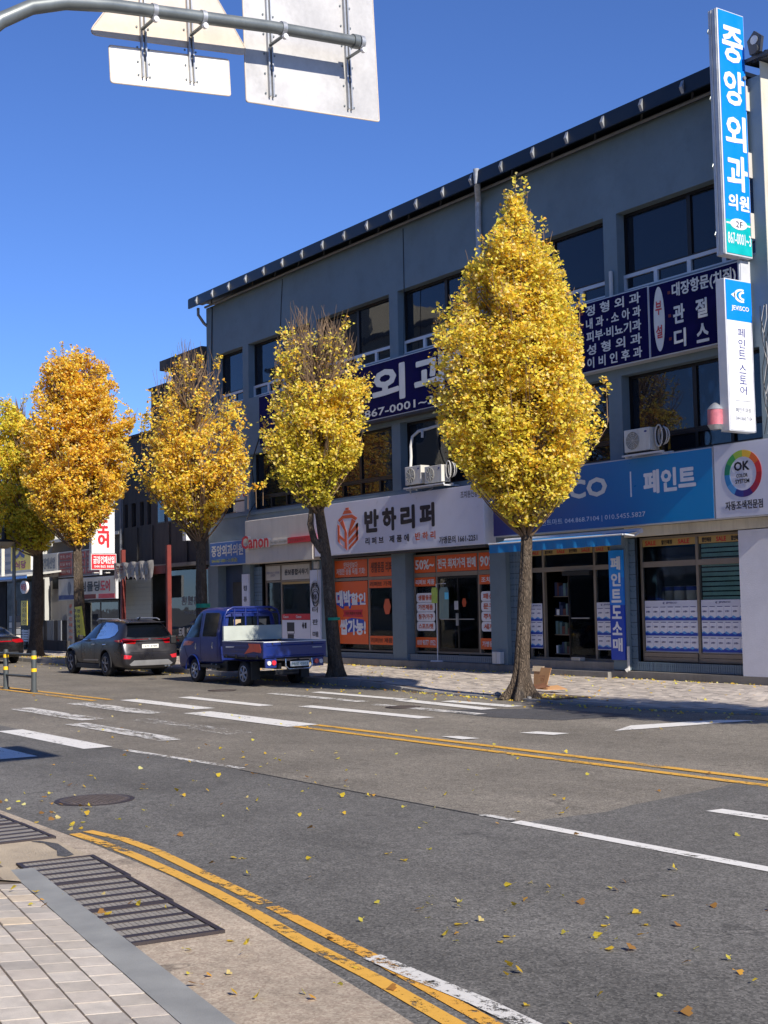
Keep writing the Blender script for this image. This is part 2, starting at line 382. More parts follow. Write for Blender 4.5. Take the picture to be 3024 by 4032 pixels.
# yellow double centre lines
for y0, y1 in ((10.84, 10.98), (11.2, 11.35)):
    mark('centre_line', [(-18.4, y0 - .02), (30, y0 + .32), (30, y1 + .32), (-18.4, y1 - .02)], p_yellow)
    mark('centre_line', [(-100, y0 - .9), (-32.3, y0 - .1), (-26.7, y0 - .02), (-26.7, y1 - .02), (-32.3, y1 - .1), (-100, y1 - .9)], p_yellow)
mark('stop_line', [(-14.28, 13.85), (-14.70, 14.6), (-14.35, 16.2), (-13.9, 16.5), (-14.2, 14.3)], p_white)
mark('lane_dash', [(-15.44, 11.56), (-15.30, 11.76), (-14.84, 11.78), (-14.90, 11.52)], p_white, .013)
mark('lane_dash', [(-15.06, 12.70), (-15.03, 13.01), (-14.49, 13.16), (-14.48, 12.84)], p_white)
mark('lane_line', [(-17.14, 7.38), (-17.14, 7.50), (-14.2, 7.70), (-14.2, 7.60)], p_white_worn)
mark('lane_line', [(-9.60, 7.58), (-9.62, 7.68), (-9.2, 7.70), (-9.2, 7.61)], p_white_worn)
mark('lane_line', [(-9.10, 7.54), (-9.12, 7.68), (-3.0, 7.74), (-3.0, 7.60)], p_white)
mark('lane_line', [(-8.42, 9.27), (-8.40, 9.47), (-4.2, 9.52), (-4.2, 9.34)], p_white)
# curved yellow no-parking lines beside the near gutter
strip('kerbside_line', [(-11.15, 4.36), (-10.6, 4.37), (-9.87, 4.35), (-9.0, 4.29), (-8.30, 4.23), (-7.5, 4.13), (-6.80, 4.02), (-5.84, 3.91), (-5.0, 3.78), (-3.5, 3.5)], .10, p_yellow)
strip('kerbside_line', [(-11.2, 4.50), (-10.6, 4.58), (-9.9, 4.56), (-8.92, 4.45), (-7.72, 4.32)], .10, p_yellow)
strip('kerbside_line', [(-7.62, 4.31), (-6.9, 4.22), (-6.17, 4.13), (-5.4, 4.0), (-4.2, 3.8)], .09, p_yellow_worn)
strip('edge_line', [(-6.2, 4.13), (-5.75, 4.10), (-5.2, 4.08), (-4.5, 4.0), (-3.6, 3.85)], .12, p_white_worn, .013)

seam([(-9.06, 7.60), (-11.2, 7.58), (-14.1, 7.56)])
# near gutter: pale concrete between the kerb stone and the asphalt
yL = lambda x: 2.73 - .14 * (x + 5.73)
yR = lambda x: 3.03 - .132 * (x + 6.35)
gut = sheet('gutter', [(-40, 3.2), (-12.5, 3.0), (-9.6, 2.7), (-2, 1.6), (-2, 3.2), (-4, 3.43), (-5.47, 3.69), (-5.91, 3.76), (-7.14, 3.95), (-8.87, 4.20), (-10.4, 4.27), (-11.62, 4.28), (-12.91, 4.29), (-40, 4.3)], .014, m_gutter, kind='structure')
mk('cracked_slab', [(-13.5, 3.0, .018), (-9.9, 2.75, .018), (-9.72, 3.3, .018), (-10.05, 3.5, .018), (-10.07, 4.05, .018), (-11.0, 4.1, .018), (-11.0, 3.62, .018), (-13.5, 3.62, .018)], [(0, 1, 2, 3, 4, 5, 6, 7)], m_gutter2, gut)
def jag(cx, cy, pts, name, mat, z, par): sheet(name, [(cx + a, cy + b) for a, b in pts], z, mat, par)
jag(-10.6, 3.9, [(-.35, .0), (-.2, .06), (.0, .04), (.2, .02), (.42, -.06), (.5, -.02), (.46, .06), (.2, .1), (-.1, .14), (-.33, .07)], 'broken_patch', m_patch, .022, gut)
jag(-11.9, 3.42, [(-.3, .0), (.2, .02), (.5, -.02), (.3, .06), (-.2, .08)], 'broken_patch', m_patch, .022, gut)
# flat grey kerb band
MB().add([(x, f(x), z) for z in (0, .05) for x, f in ((-9.73, yL), (-2, yL), (-2, yR), (-9.69, yR))], [(3, 2, 1, 0), (4, 5, 6, 7), (0, 1, 5, 4), (1, 2, 6, 5), (2, 3, 7, 6), (3, 0, 4, 7)]).build('near_kerb', m_flush)['kind'] = 'structure'
# near pavement: bed rising away from the kerb, laid with separate blocks
al = math.atan(-.14); e1 = Vector((math.cos(al), math.sin(al), 0)); e2 = Vector((math.sin(al), -math.cos(al), 0)); O0 = Vector((-9.73, 3.29, 0))
def PV(s, d, dz=0): p = O0 + e1 * s + e2 * d; return (p.x, p.y, .05 + .07 * d + dz)
nb = mk('near_pavement', [PV(-.25, 0, -.005), PV(9, 0, -.005), PV(9, 4, -.005), PV(-.25, 4, -.005)], [(0, 1, 2, 3)], m_sand); nb['kind'] = 'structure'
bm = bmesh.new(); bm.from_mesh(nb.data); bmesh.ops.recalc_face_normals(bm, faces=bm.faces)
for f in bm.faces:
    if f.normal.z < 0: f.normal_flip()
bm.to_mesh(nb.data); bm.free()
mk('cracked_slab', [(-14, 3.1, .03), (-9.9, 2.8, .03), PV(-.1, -.02, .01), PV(.5, .0, .006), PV(.42, .15, .012), PV(.1, .5, .012), PV(-.3, 1.5, .01), (-14, 1, .1)], [(7, 6, 5, 4, 3, 2, 1, 0)], m_gutter2, nb)
pave_m = [M('near_block_' + 'abcde'[i], lin(*c), .92, var=.13, scale=9, fine=150, bmp=.45, each=True, dirt=lin(158, 142, 128), dirt_amt=.35) for i, c in enumerate([(188, 177, 164), (196, 186, 173), (180, 170, 157), (199, 182, 158), (168, 160, 150)])]
def block_mesh(w, d, mat, h=.035):
    b = MB(); b.box(-w / 2, w / 2, -d / 2, d / 2, -h, 0, .0015)
    me = bpy.data.meshes.new('block'); me.from_pydata(b.V, [], b.F); me.materials.append(mat); me.update(); return me
bms = [block_mesh(.192, .182, m) for m in pave_m]
tilt = math.atan(.07)
for j in range(11):
    for i in range(28):
        s = .45 + i * .2 + (.07 if j % 2 else 0) + .02 * math.sin(j * 2.1); d = .095 + j * .19
        if j == 0 and s < .6: continue
        p = PV(s, d, 0)
        o = bpy.data.objects.new('paver', rnd.choice(bms[:3] + bms[:3] + bms)); COL.objects.link(o); o.parent = nb
        o.location = Vector(p) - ORG[nb.name] + Vector((0, 0, rnd.uniform(-.0012, .0012)))
        o.rotation_euler = (-tilt + rnd.uniform(-.004, .004), rnd.uniform(-.004, .004), al + rnd.uniform(-.008, .008)); o.scale = (rnd.uniform(.97, 1.0), rnd.uniform(.97, 1.0), 1)

# drain grates
def grate(x0, y0, L, Wd, ang, label):
    t = thing('drain_grate', (x0, y0, .014), label, 'drain grate', 'drain grates set in the near gutter')
    ca, sa = math.cos(ang), math.sin(ang)
    def loc(b):
        b.V = [(x0 + v[0] * ca - v[1] * sa, y0 + v[0] * sa + v[1] * ca, v[2]) for v in b.V]; return b
    loc(MB().box(.0, L, .0, Wd, .016, .018)).build('drain_bed', m_grit, t)
    f = MB()
    f.box(0, L, 0, .035, .014, .034).box(0, L, Wd - .035, Wd, .014, .034).box(0, .04, .036, Wd - .036, .014, .034).box(L - .04, L, .036, Wd - .036, .014, .034)
    loc(f).build('grate_frame', m_grate_dark, t)
    for k in range(1, 5):
        loc(MB().box(L * k / 5 - .027, L * k / 5 + .027, .036, Wd - .036, .014, .032)).build('cross_bar', m_grate_dark, t)
    for k in range(15):
        y = .055 + k * (Wd - .11) / 14
        loc(MB().box(.041, L - .041, y - .0155, y + .0155, .018, .0275)).build('bearing_bar', m_grate_bar, t)
    return t
ga = math.atan(-.09)
for i, lb in enumerate(('steel drain grate at the far tip of the grey kerb band', 'steel drain grate, middle of the run of three beside the kerb', 'steel drain grate ending the run of three, closest to the pinkish gutter')):
    grate(-10.04 + i * .945 * math.cos(ga), 3.46 + i * .945 * math.sin(ga) - .03 * i, .935, .6, ga - .01, lb)
for i, lb in enumerate(('leaf-strewn drain grate beyond the cracked slab', 'drain grate farthest along the gutter under fallen leaves')):
    grate(-11.93 - i * .95, 3.66 + .02 * i, .935, .5, -.03, lb)

def manhole(x, y, r, label):
    t = thing('manhole_cover', (x, y, .006), label, 'manhole cover', 'manhole covers in the road')
    MB().disc((x, y, .006), r, 'z', .004, 40).build('ring', m_grate_dark, t)
    MB().disc((x, y, .0105), r * .88, 'z', .004, 40).build('lid', m_rust, t)
    b = MB()
    for i in range(-7, 8):
        for j in range(-7, 8):
            px, py = i * r * .115, j * r * .115
            if px * px + py * py < (r * .8) ** 2: b.box(x + px - r * .035, x + px + r * .035, y + py - r * .035, y + py + r * .035, .0146, .019)
    o = b.build('tread_stud', m_rust, t); o['kind'] = 'stuff'
manhole(-12.95, 5.28, .40, 'round iron manhole cover in the dark lane beside the leaf drift')
manhole(-20.3, 14.32, .33, 'round iron manhole cover between the far crosswalk stripes')
manhole(-27.5, 14.32, .33, 'round iron manhole cover in front of the blue truck')

# far pavement
def zs(x):
    def sm(a, b, v): t = min(1, max(0, (v - a) / (b - a))); return t * t * (3 - 2 * t)
    base = .13 + (.035 - .13) * sm(-25.8, -22.8, x)
    return base + .02 * sm(-18, -12, x)
def zp(x, y):
    t = min(1, max(0, (y - 17.35) / 3.2)); t = t * t * (3 - 2 * t); return zs(x) * (1 - t) + .015 * t
def yk(x):
    if x < -26: return 17.15
    if x < -23: return 17.15 - .35 * (x + 26) / 3
    if x < -16.5: return 16.8
    return 16.8 + .3 * (x + 16.5)
xs = list(np.arange(-120, -46, 4.0)) + list(np.arange(-46, -5, .5)) + [0, 20]
ys = [0, .25, .6, 1.2, 1.9, 2.8, 3.8, 5.0, 6.4, 12]
V = []; F = []
for x in xs:
    for q in ys:
        y = yk(x) + .16 + q; V.append((x, y, zp(x, y)))
n = len(ys)
for i in range(len(xs) - 1):
    for j in range(n - 1): F.append((i * n + j, (i + 1) * n + j, (i + 1) * n + j + 1, i * n + j + 1))
fp = mk('pavement', V, F, m_sand, smooth=True); fp['kind'] = 'structure'
V = []; F = []; r2 = random.Random(3)
for j in range(28):
    y0 = 17.05 + j * .205
    for i in range(185):
        x0 = -62 + i * .275 + (.137 if j % 2 else 0); xc, yc = x0 + .13, y0 + .1
        if yc < yk(xc) + .28 or yc > 22.9: continue
        if (abs(xc + 20.0) < .95 and yc < 17.9) or (abs(xc + 28.3) < .5 and 17.4 < yc < 18.4): continue
        dz = r2.uniform(.003, .011); w, d = .131, .097
        k = len(V); c = [(xc - w, yc - d), (xc + w, yc - d), (xc + w, yc + d), (xc - w, yc + d)]
        V += [(a, b, zp(a, b) + dz) for a, b in c] + [(a, b, zp(a, b) - .004) for a, b in c]
        F += [(k, k + 1, k + 2, k + 3), (k + 4, k + 5, k + 1, k), (k + 5, k + 6, k + 2, k + 1), (k + 6, k + 7, k + 3, k + 2), (k + 7, k + 4, k, k + 3)]
tl = mk('paving_block', V, F, m_pave, fp); tl['kind'] = 'stuff'
# per-block tone
m, nn, l, b, o_, tc = m_pave, m_pave.node_tree.nodes, m_pave.node_tree.links, None, None, None
geo = nn.new('ShaderNodeNewGeometry'); prb = [x for x in nn if x.type == 'BSDF_PRINCIPLED'][0]
src = prb.inputs['Base Color'].links[0].from_socket
mr = mrange(nn, l, geo.outputs['Random Per Island'], 0, 1, .80, 1.16)
vm = nn.new('ShaderNodeVectorMath'); vm.operation = 'SCALE'; l.new(src, vm.inputs[0]); l.new(mr, vm.inputs['Scale']); l.new(vm.outputs[0], prb.inputs['Base Color'])
# kerb stones along the far pavement
x = -60.0
while x < -11:
    x1 = x + .98; a, c = yk(x), yk(x1); za, zc = zs(x), zs(x1)
    V = [(x, a, -.02), (x1 - .012, c, -.02), (x1 - .012, c + .16, -.02), (x, a + .16, -.02), (x, a + .015, za + .006), (x1 - .012, c + .015, zc + .006), (x1 - .012, c + .16, zc + .006), (x, a + .16, za + .006)]
    MB().add(V, [(3, 2, 1, 0), (4, 5, 6, 7), (0, 1, 5, 4), (1, 2, 6, 5), (2, 3, 7, 6), (3, 0, 4, 7)]).build('kerb_stone', m_kerb, fp); x += 1.0
# ------------------------------------------------------------------ main building
Y = 23.0
bld = thing('commercial_building', (-31.8, Y, 0), 'long slate grey three storey building with ribbon windows and a row of shops', 'building')
XL, XR, DEP = -45.12, -18.56, 9.0
# pillars, spandrels and cheeks: butted pieces
pil = [(-45.12, -44.32), (-42.27, -41.84), (-37.55, -37.13), (-32.9, -32.45), (-28.25, -27.8), (-23.56, -23.1), (-18.88, -18.575)]
RC = .36   # window recess
B('wall', XL, XR - .015, Y, Y + RC, 11.36, 13.3, m_wall, bld)                # top band
B('wall', XL, XR - .015, Y, Y + RC, 7.34, 9.38, m_wall, bld)                 # band between second and third floor
B('wall', XL, XR - .015, Y, Y + RC, 3.42, 5.32, m_wall, bld)                 # band above the shops
for a, b_ in pil:
    B('pillar', a, b_, Y, Y + RC, 9.38, 11.36, m_wall, bld); B('pillar', a, b_, Y, Y + RC, 5.32, 7.34, m_wall, bld)
B('ledge', XL, XR - .9, Y - .05, Y - .001, 5.16, 5.26, m_wall, bld)
# body behind
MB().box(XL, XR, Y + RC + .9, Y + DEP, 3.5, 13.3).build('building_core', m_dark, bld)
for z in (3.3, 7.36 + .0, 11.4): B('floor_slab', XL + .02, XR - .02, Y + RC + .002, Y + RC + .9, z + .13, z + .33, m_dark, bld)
MB().box(XL, XL + .3, Y + RC + .001, Y + DEP, .0, 13.3).build('side_wall', m_wall_dark, bld)
sw = MB().box(XR - .3, XR - .001, Y + RC + .001, Y + DEP, .0, 13.6).box(XR - .014, XR - .001, Y + .001, Y + RC, 3.63, 13.6).build('side_wall', m_cream, bld); sw['label'] = 'sunlit cream side wall'
# roof: metal eave with bracket fins
B('roof', XL - .3, XR - .66, Y - .6, Y + DEP, 13.56, 13.66, m_roof, bld)
B('fascia', XL - .3, XR - .66, Y - .62, Y - .56, 13.28, 13.62, m_roof, bld)
B('soffit', XL - .28, XR - .66, Y - .555, Y - .001, 13.48, 13.52, m_roof, bld)
x = -44.67
while x < -19.3:
    MB().prism([(Y - .70, 13.44), (Y - .625, 13.6), (Y - .625, 13.3)], 'x', x - .025, x + .06).build('bracket_fin', m_bracket, bld); x += 1.285
g = MB().tube([(XL + .2, Y - .15, 13.29), (XR - .3, Y - .15, 13.29)], .045, 8).build('conduit', m_conduit, bld, True)
x = -44.4
while x < -19:
    MB().tube([(x, Y - .15, 13.29), (x, Y - .12, 13.48)], .03, 6).build('conduit_clip', m_conduit, bld); x += 1.6
MB().tube([(XL + .02, Y - .35, 13.28), (XL + .02, Y - .35, 13.02), (XL - .0, Y - .1, 12.72), (XL - .06, Y + .25, 12.5), (XL - .06, Y + .3, 3.0)], .06, 8).build('downpipe', m_conduit, bld, True)
MB().tube([(-27.74, Y - .62, 13.7), (-27.76, Y - .58, 13.35), (-28.3, Y - .12, 13.05), (-28.34, Y - .1, 12.7), (-28.34, Y - .09, 3.6)], .085, 10).build('downpipe', M('pale_weathered_pipe', lin(178, 180, 184), .5, .1, var=.25, scale=5, dirt=lin(110, 108, 104), dirt_amt=.6, streak=True), bld, True)
MB().tube([(-23.28, Y - .06, 9.3), (-23.28, Y - .06, 9.95)], .05, 8).build('pipe_stub', m_hose, bld, True)
MB().tube([(-39.3, Y - .012, 13.2), (-39.42, Y - .012, 12.3), (-39.5, Y - .012, 11.37)], .012, 5).build('cable', m_black, bld)
MB().tube([(-32.07, Y - .012, 13.2), (-32.08, Y - .012, 11.2), (-32.15, Y - .012, 9.4)], .012, 5).build('cable', m_black, bld)
MB().tube([(-44.6, Y - .012, 13.25), (-44.66, Y - .03, 11.5), (-44.6, Y - .02, 8.6)], .02, 5).build('cable', m_black, bld)
MB().tube([(-40.55, Y - .02, 8.6), (-41.1, Y - .25, 7.2), (-41.62, Y - .05, 6.9), (-41.6, Y + .1, 5.6), (-41.7, Y - .1, 5.28), (-41.75, Y - .2, 5.0)], .022, 6).build('cable', m_black, bld, True)
# flaked plaster patch near the right end of the top band
sheet_v = lambda name, pts, mat: mk(name, [(a, Y - .003, c) for a, c in pts], [tuple(range(len(pts)))], mat, bld)
# traditional tiles at the right end of the roof
m_giwa = M('roof_tile_charcoal', lin(52, 54, 60), .55, var=.2, scale=6)
for k in range(6):
    MB().tube([(XR - .16 + k * .11, Y - .02, 13.70), (XR - .16 + k * .11, Y + 3, 13.84)], .085, 10).build('roof_tile', m_giwa, bld, True)
MB().prism([(Y - .1, 13.72), (Y + 3, 13.86), (Y + 3, 13.8), (Y - .1, 13.64)], 'x', XR - .4, XR + .6).build('tile_bed', m_giwa, bld)
MB().prism([(XR + .0 + a, 13.74 + c) for a, c in ((-.14, 0), (-.2, .32), (0, .5), (.2, .32), (.14, 0))], 'y', Y - .16, Y - .08).build('ridge_end_tile', m_giwa, bld)
MB().tube([(XR, Y - .2, 13.82), (XR, Y - .06, 13.82)], .11, 12).build('ridge_end_tile', m_giwa, bld)
MB().disc((XR, Y - .175, 14.03), .1, 'y', .01, 12).build('floral_emblem', m_bracket, bld)
for z in (12.85, 11.35, 10.0): MB().box(-18.93, -18.88, Y - .12, Y - .001, z - .28, z + .28).build('sign_bracket_plate', m_cream_sign, bld)

# upper windows
def window(x0, x1, z0, z1, white, zt, parent=bld, y=Y + RC - .1, panes=2, low=4):
    fm = m_frame_dark
    f = MB(); t = .07
    f.box(x0, x1, y, y + .08, z1 - t, z1).box(x0, x0 + t, y, y + .08, zt, z1 - t).box(x1 - t, x1, y, y + .08, zt, z1 - t).box(x0 + t, x1 - t, y, y + .08, zt, zt + t * .8)
    xm = [x0 + (x1 - x0) * k / panes for k in range(1, panes)]
    for a in xm: f.box(a - .06, a + .06, y - .01, y + .07, zt + t * .8, z1 - t)
    w = f.build('window', fm, parent)
    xs_ = [x0 + t] + sum([[a - .06, a + .06] for a in xm], []) + [x1 - t]
    for k in range(panes): 
        p = B('pane', xs_[2 * k], xs_[2 * k + 1], y + .035, y + .045, zt + t * .8, z1 - t, m_glass, w)
    f = MB(); wm = m_frame_white if white else m_frame_dark; t = .1 if white else .075
    yy = y - .06 if white else y
    f.box(x0, x1, yy, yy + .12, zt - t * .9, zt - .002).box(x0, x1, yy, yy + .12, z0, z0 + t)
    for k in range(low + 1):
        a = x0 + (x1 - x0) * k / low; a0 = max(x0, a - t * .6); a1 = min(x1, a + t * .6)
        f.box(a0, a1, yy, yy + .118, z0 + t, zt - t * .9)
    sf = f.build('sash_row', wm, w)
    for k in range(low):
        a = x0 + (x1 - x0) * k / low + t * .6; c = x0 + (x1 - x0) * (k + 1) / low - t * .6
        B('pane', a, c, yy + .06, yy + .07, z0 + t, zt - t * .9, m_glass, w)
    return w
ops = [(pil[i][1], pil[i + 1][0]) for i in range(6)]
for i, (a, c) in enumerate(ops):
    window(a, c, 9.38, 11.36, True, 9.84, panes=1 if i == 0 else 2, low=2 if i == 0 else 4)
    window(a, c, 5.32, 7.34, False, 5.80, panes=1 if i == 0 else 2, low=2 if i == 0 else 4)
# curtains and room backs behind upper glass
m_curt = M('grey_curtain', lin(70, 68, 72), .9, var=.2, scale=6)
for z0, z1 in ((9.4, 11.35), (5.34, 7.3)):
    for k, (a, c) in enumerate(ops):
        if (k + int(z0)) % 2 == 0: continue
        V = []; F = []; N = 26; xx0 = a + .2; xx1 = a + (c - a) * (.55 if k != 3 else .9)
        for i in range(N + 1):
            xx = xx0 + (xx1 - xx0) * i / N; yy = Y + RC + .12 + .03 * math.sin(i * 1.9); V += [(xx, yy, z0 + .45), (xx, yy, z1 - .05)]
        for i in range(N): F.append((2 * i, 2 * i + 2, 2 * i + 3, 2 * i + 1))
        mk('curtain', V, F, m_curt, bld, smooth=True)
B('notice_board', -43.35, -42.3, Y + .22, Y + .235, 5.8, 6.9, m_cream_sign, bld)
B('notice_board', -43.35, -42.3, Y + .22, Y + .235, 5.36, 5.74, m_cream_sign, bld)
wn = [c for c in bld.children if c.name.startswith('notice_board')][0]
MB().disc((-42.62, Y + .205, 6.55), .17, 'y', .01).build('red_disc', m_red, wn); MB().disc((-42.62, Y + .205, 6.05), .17, 'y', .01).build('red_disc', m_red, wn)
MB().box(-42.74, -42.5, Y + .195, Y + .2, 6.52, 6.58).build('white_bar', m_white, wn); MB().box(-42.74, -42.5, Y + .195, Y + .2, 6.02, 6.08).build('white_bar', m_white, wn)

# ---------------- ground floor
def plinth(x0, x1, z1=.2, y=Y - .06): B('plinth', x0, x1, y, Y + .5, -.1, z1, m_concrete, bld)
plinth(-45.12, -28.3, .22, Y - .14); plinth(-28.3, -27.2, .21, Y - .12); plinth(-27.2, -23.62, .16, Y - .25); plinth(-23.62, -18.5, .19, Y - .12)
B('doorstep', -27.15, -23.64, Y - .02, Y + .5, .161, .38, m_concrete, bld)
for a, b_, mm in ((-45.12, -44.32, m_wall), (-42.4, -41.85, m_wall), (-37.62, -36.62, m_wall), (-33.0, -32.28, m_wall), (-28.3, -27.62, m_wall), (-23.62, -23.1, m_wall)):
    B('pillar', a, b_, Y - .04, Y + RC, .221 if b_ < -28 else .211, 3.419, mm, bld)
B('pier', -19.58, -18.42, Y - .1, Y + RC, .191, 3.37, M('rough_white_pier', lin(214, 214, 222), .9, var=.05, scale=3, fine=30, bmp=.4), bld)['label'] = 'rough white plastered pier'
B('lintel', -23.05, -18.42, Y - .12, Y + .05, 3.39, 3.62, m_cream, bld)['label'] = 'cream concrete lintel'
# back of the shops
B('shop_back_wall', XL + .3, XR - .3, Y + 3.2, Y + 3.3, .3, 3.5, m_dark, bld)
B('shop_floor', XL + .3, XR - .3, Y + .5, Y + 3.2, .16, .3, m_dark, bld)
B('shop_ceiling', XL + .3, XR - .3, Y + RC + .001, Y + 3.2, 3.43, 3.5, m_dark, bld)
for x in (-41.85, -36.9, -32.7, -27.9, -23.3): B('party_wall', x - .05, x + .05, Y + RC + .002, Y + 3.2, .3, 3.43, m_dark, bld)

def tilewall(x0, x1, y0, z0, z1, w=.1, h=.2, mm=None):
    B('tile_backing', x0, x1, y0 + .012, y0 + .05, z0, z1, m_grout, bld)
    nx = max(1, round((x1 - x0) / w)); nz = max(1, round((z1 - z0) / h)); me = None; k = 0
    W_ = (x1 - x0) / nx; H_ = (z1 - z0) / nz
    b = MB().box(-W_ / 2 + .006, W_ / 2 - .006, 0, .011, -H_ / 2 + .006, H_ / 2 - .006)
    me = bpy.data.meshes.new('tile'); me.from_pydata(b.V, [], b.F); me.materials.append(mm or m_tile); me.update()
    for i in range(nx):
        for j in range(nz):
            o = bpy.data.objects.new('tile', me); COL.objects.link(o); o.parent = bld
            o.location = Vector((x0 + (i + .5) * W_, y0 + rnd.uniform(-.002, .001), z0 + (j + .5) * H_)) - ORG[bld.name]
tilewall(-27.62, -27.1, Y + .1, .22, 3.26, .13, .3)
tilewall(-22.88, -19.6, Y + .02, .2, .42, .066, .22)
tilewall(-36.62, -33.0, Y + .02, .222, .40, .09, .18)
tilewall(-32.28, -28.3, Y + .02, .222, .42, .09, .2)
tilewall(-42.0 + .2, -41.25, Y + .1, .3, 3.3, .14, .3)
tilewall(-23.1, -22.88, Y + .05, .2, 3.36, .22, .3)

def shopfront(name, x0, x1, z0, z1, mull, trans, y=Y + .2, mat=None, skip=()):
    """frame with mullions and transoms; every opening gets a pane"""
    mat = mat or m_frame_brown; t = .055
    f = MB(); f.box(x0, x1, y, y + .09, z1 - t, z1).box(x0, x1, y, y + .09, z0, z0 + t).box(x0, x0 + t, y, y + .09, z0 + t, z1 - t).box(x1 - t, x1, y, y + .09, z0 + t, z1 - t)
    xs_ = [x0 + t] + [v for m_ in mull for v in (m_ - t * .6, m_ + t * .6)] + [x1 - t]
    for m_ in mull: f.box(m_ - t * .6, m_ + t * .6, y, y + .088, z0 + t, z1 - t)
    fr = f.build(name, mat, bld)
    for k in range(len(mull) + 1):
        a, c = xs_[2 * k], xs_[2 * k + 1]; zz = z0 + t
        for (ta, tb) in trans + [(z1 - t, z1)]:
            if (k, round(zz, 2)) not in skip and ta - zz > .03 and not (k in skip and zz < 2):
                B('pane', a, c, y + .04, y + .05, zz, ta, m_glass_clear, fr)
            if ta < z1 - t: B('transom', a, c, y - .012, y + .07, ta, tb, mat, fr)
            zz = tb
    return fr

# paint shop window (right)
w = shopfront('shop_window', -22.86, -19.6, .42, 3.37, [-21.07], [(.64, .66), (2.66, 2.79), ], skip=())
for k, (a, c) in enumerate(((-22.8, -21.12), (-21.02, -19.66))):
    for q in range(2): B('sill_board', a, c, Y + .17, Y + .2, .44 + q * .1, .53 + q * .1, m_frame_brown, w)
    B('sale_band', a, c, Y + .232, Y + .236, 3.15, 3.315, m_goldband, w)
def saleband(par, x0, x1, z0, z1, y, seq, n):
    step = (x1 - x0) / n
    for i in range(n):
        s = ('SALE', '할인매장')[(i + seq) % 2]
        text(s, x0 + step * (i + .14), x0 + step * (i + .8), z0 + .03, z1 - .03, y, m_red if s == 'SALE' else m_ink, par, th=.003, bold=.03)
saleband(w, -22.78, -21.2, 3.15, 3.315, Y + .231, 0, 3); saleband(w, -20.98, -19.7, 3.15, 3.315, Y + .231, 1, 3)
def cans_poster(par, x0, x1, z0, z1, y, n, rows=3, head=True, mat=None):
    B('poster', x0, x1, y, y + .004, z0, z1, mat or m_lav, par)
    hh = .11 if head else .02; rh = (z1 - z0 - hh - .02) / rows; cw = (x1 - x0) / n
    if head: text('JEVISCO', (x0 + x1) / 2 - .14, (x0 + x1) / 2 + .2, z1 - .085, z1 - .035, y, m_navy_ink, par, th=.002); text('€', (x0 + x1) / 2 - .24, (x0 + x1) / 2 - .18, z1 - .085, z1 - .035, y, m_navy_ink, par, th=.002)
    wave = MB(); wav2 = MB(); lid = MB(); can = MB()
    for r_ in range(rows):
        zb = z0 + .02 + r_ * rh
        for c in range(n):
            xa = x0 + c * cw
            can.box(xa + .012, xa + cw - .012, y - .0022, y - .0002, zb + .02, zb + rh * .86)
            lid.box(xa + .03, xa + cw - .04, y - .004, y - .0024, zb + rh * .86, zb + rh * .9)
            text('순앤수', xa + cw * .2, xa + cw * .72, zb + rh * .52, zb + rh * .64, y - .0024, m_navy_ink, par, th=.002, bold=.03)
        pts = [(x0 + .004, zb), (x1 - .004, zb)]; N = n * 4; top = []; top2 = []
        for i in range(N, -1, -1):
            xx = x0 + .004 + (x1 - x0 - .008) * i / N
            top.append((xx, zb + rh * (.17 + .05 * math.sin(i * 1.7)))); top2.append((xx, zb + rh * (.24 + .08 * math.sin(i * math.pi / 2))))
        wav2.prism(pts + top2, 'y', y - .0045, y - .0042); wave.prism(pts + top, 'y', y - .0065, y - .006)
    can.build('printed_can', M('poster_can_white', lin(222, 222, 232), .5, var=.02), par)
    lid.build('printed_lid', m_navy_ink, par); wav2.build('printed_wave', M('poster_sky_wave', lin(96, 160, 216), .5), par); wave.build('printed_wave', M('poster_blue_wave', lin(28, 66, 168), .5), par)
cans_poster(w, -22.78, -21.13, .66, 1.86, Y + .225, 7); cans_poster(w, -21.01, -19.68, .66, 1.86, Y + .225, 6)
# goods behind the window
m_tealc = M('teal_blind', lin(150, 196, 190), .9, var=.15)
B('side_blind', -22.8, -22.45, Y + .27, Y + .29, .7, 3.1, m_tealc, bld)
for k in range(22): B('blind_slat', -21.0, -19.7, Y + .28, Y + .30, .75 + k * .11, .83 + k * .11, m_tealc, bld)
B('window_shelf', -22.75, -21.2, Y + .26, Y + .75, 1.82, 1.86, m_frame_brown, bld)
def paint_can(x, y, z, label, h=.32, r=.15, mat=None, grp='paint cans on the window shelf'):
    t = thing('paint_can', (x, y, z), label, 'paint can', grp)
    MB().tube([(x, y, z), (x, y, z + h * .72)], r, 20).build('can_body', mat or m_ac, t, True)
    MB().tube([(x, y, z + h * .72), (x, y, z + h)], r * 1.02, 20).build('label_band', m_deepblue, t, True)
    MB().tube([(x, y, z + h), (x, y, z + h + .015)], r * .93, 20).build('lid', m_bracket, t, True)
for i, lb in enumerate(('silver paint can with navy band, next to the teal side blind', 'silver paint can with navy band between two others on the shelf', 'silver paint can with navy band nearest the centre mullion')):
    paint_can(-22.2 + i * .39, Y + .42, 1.86, lb)

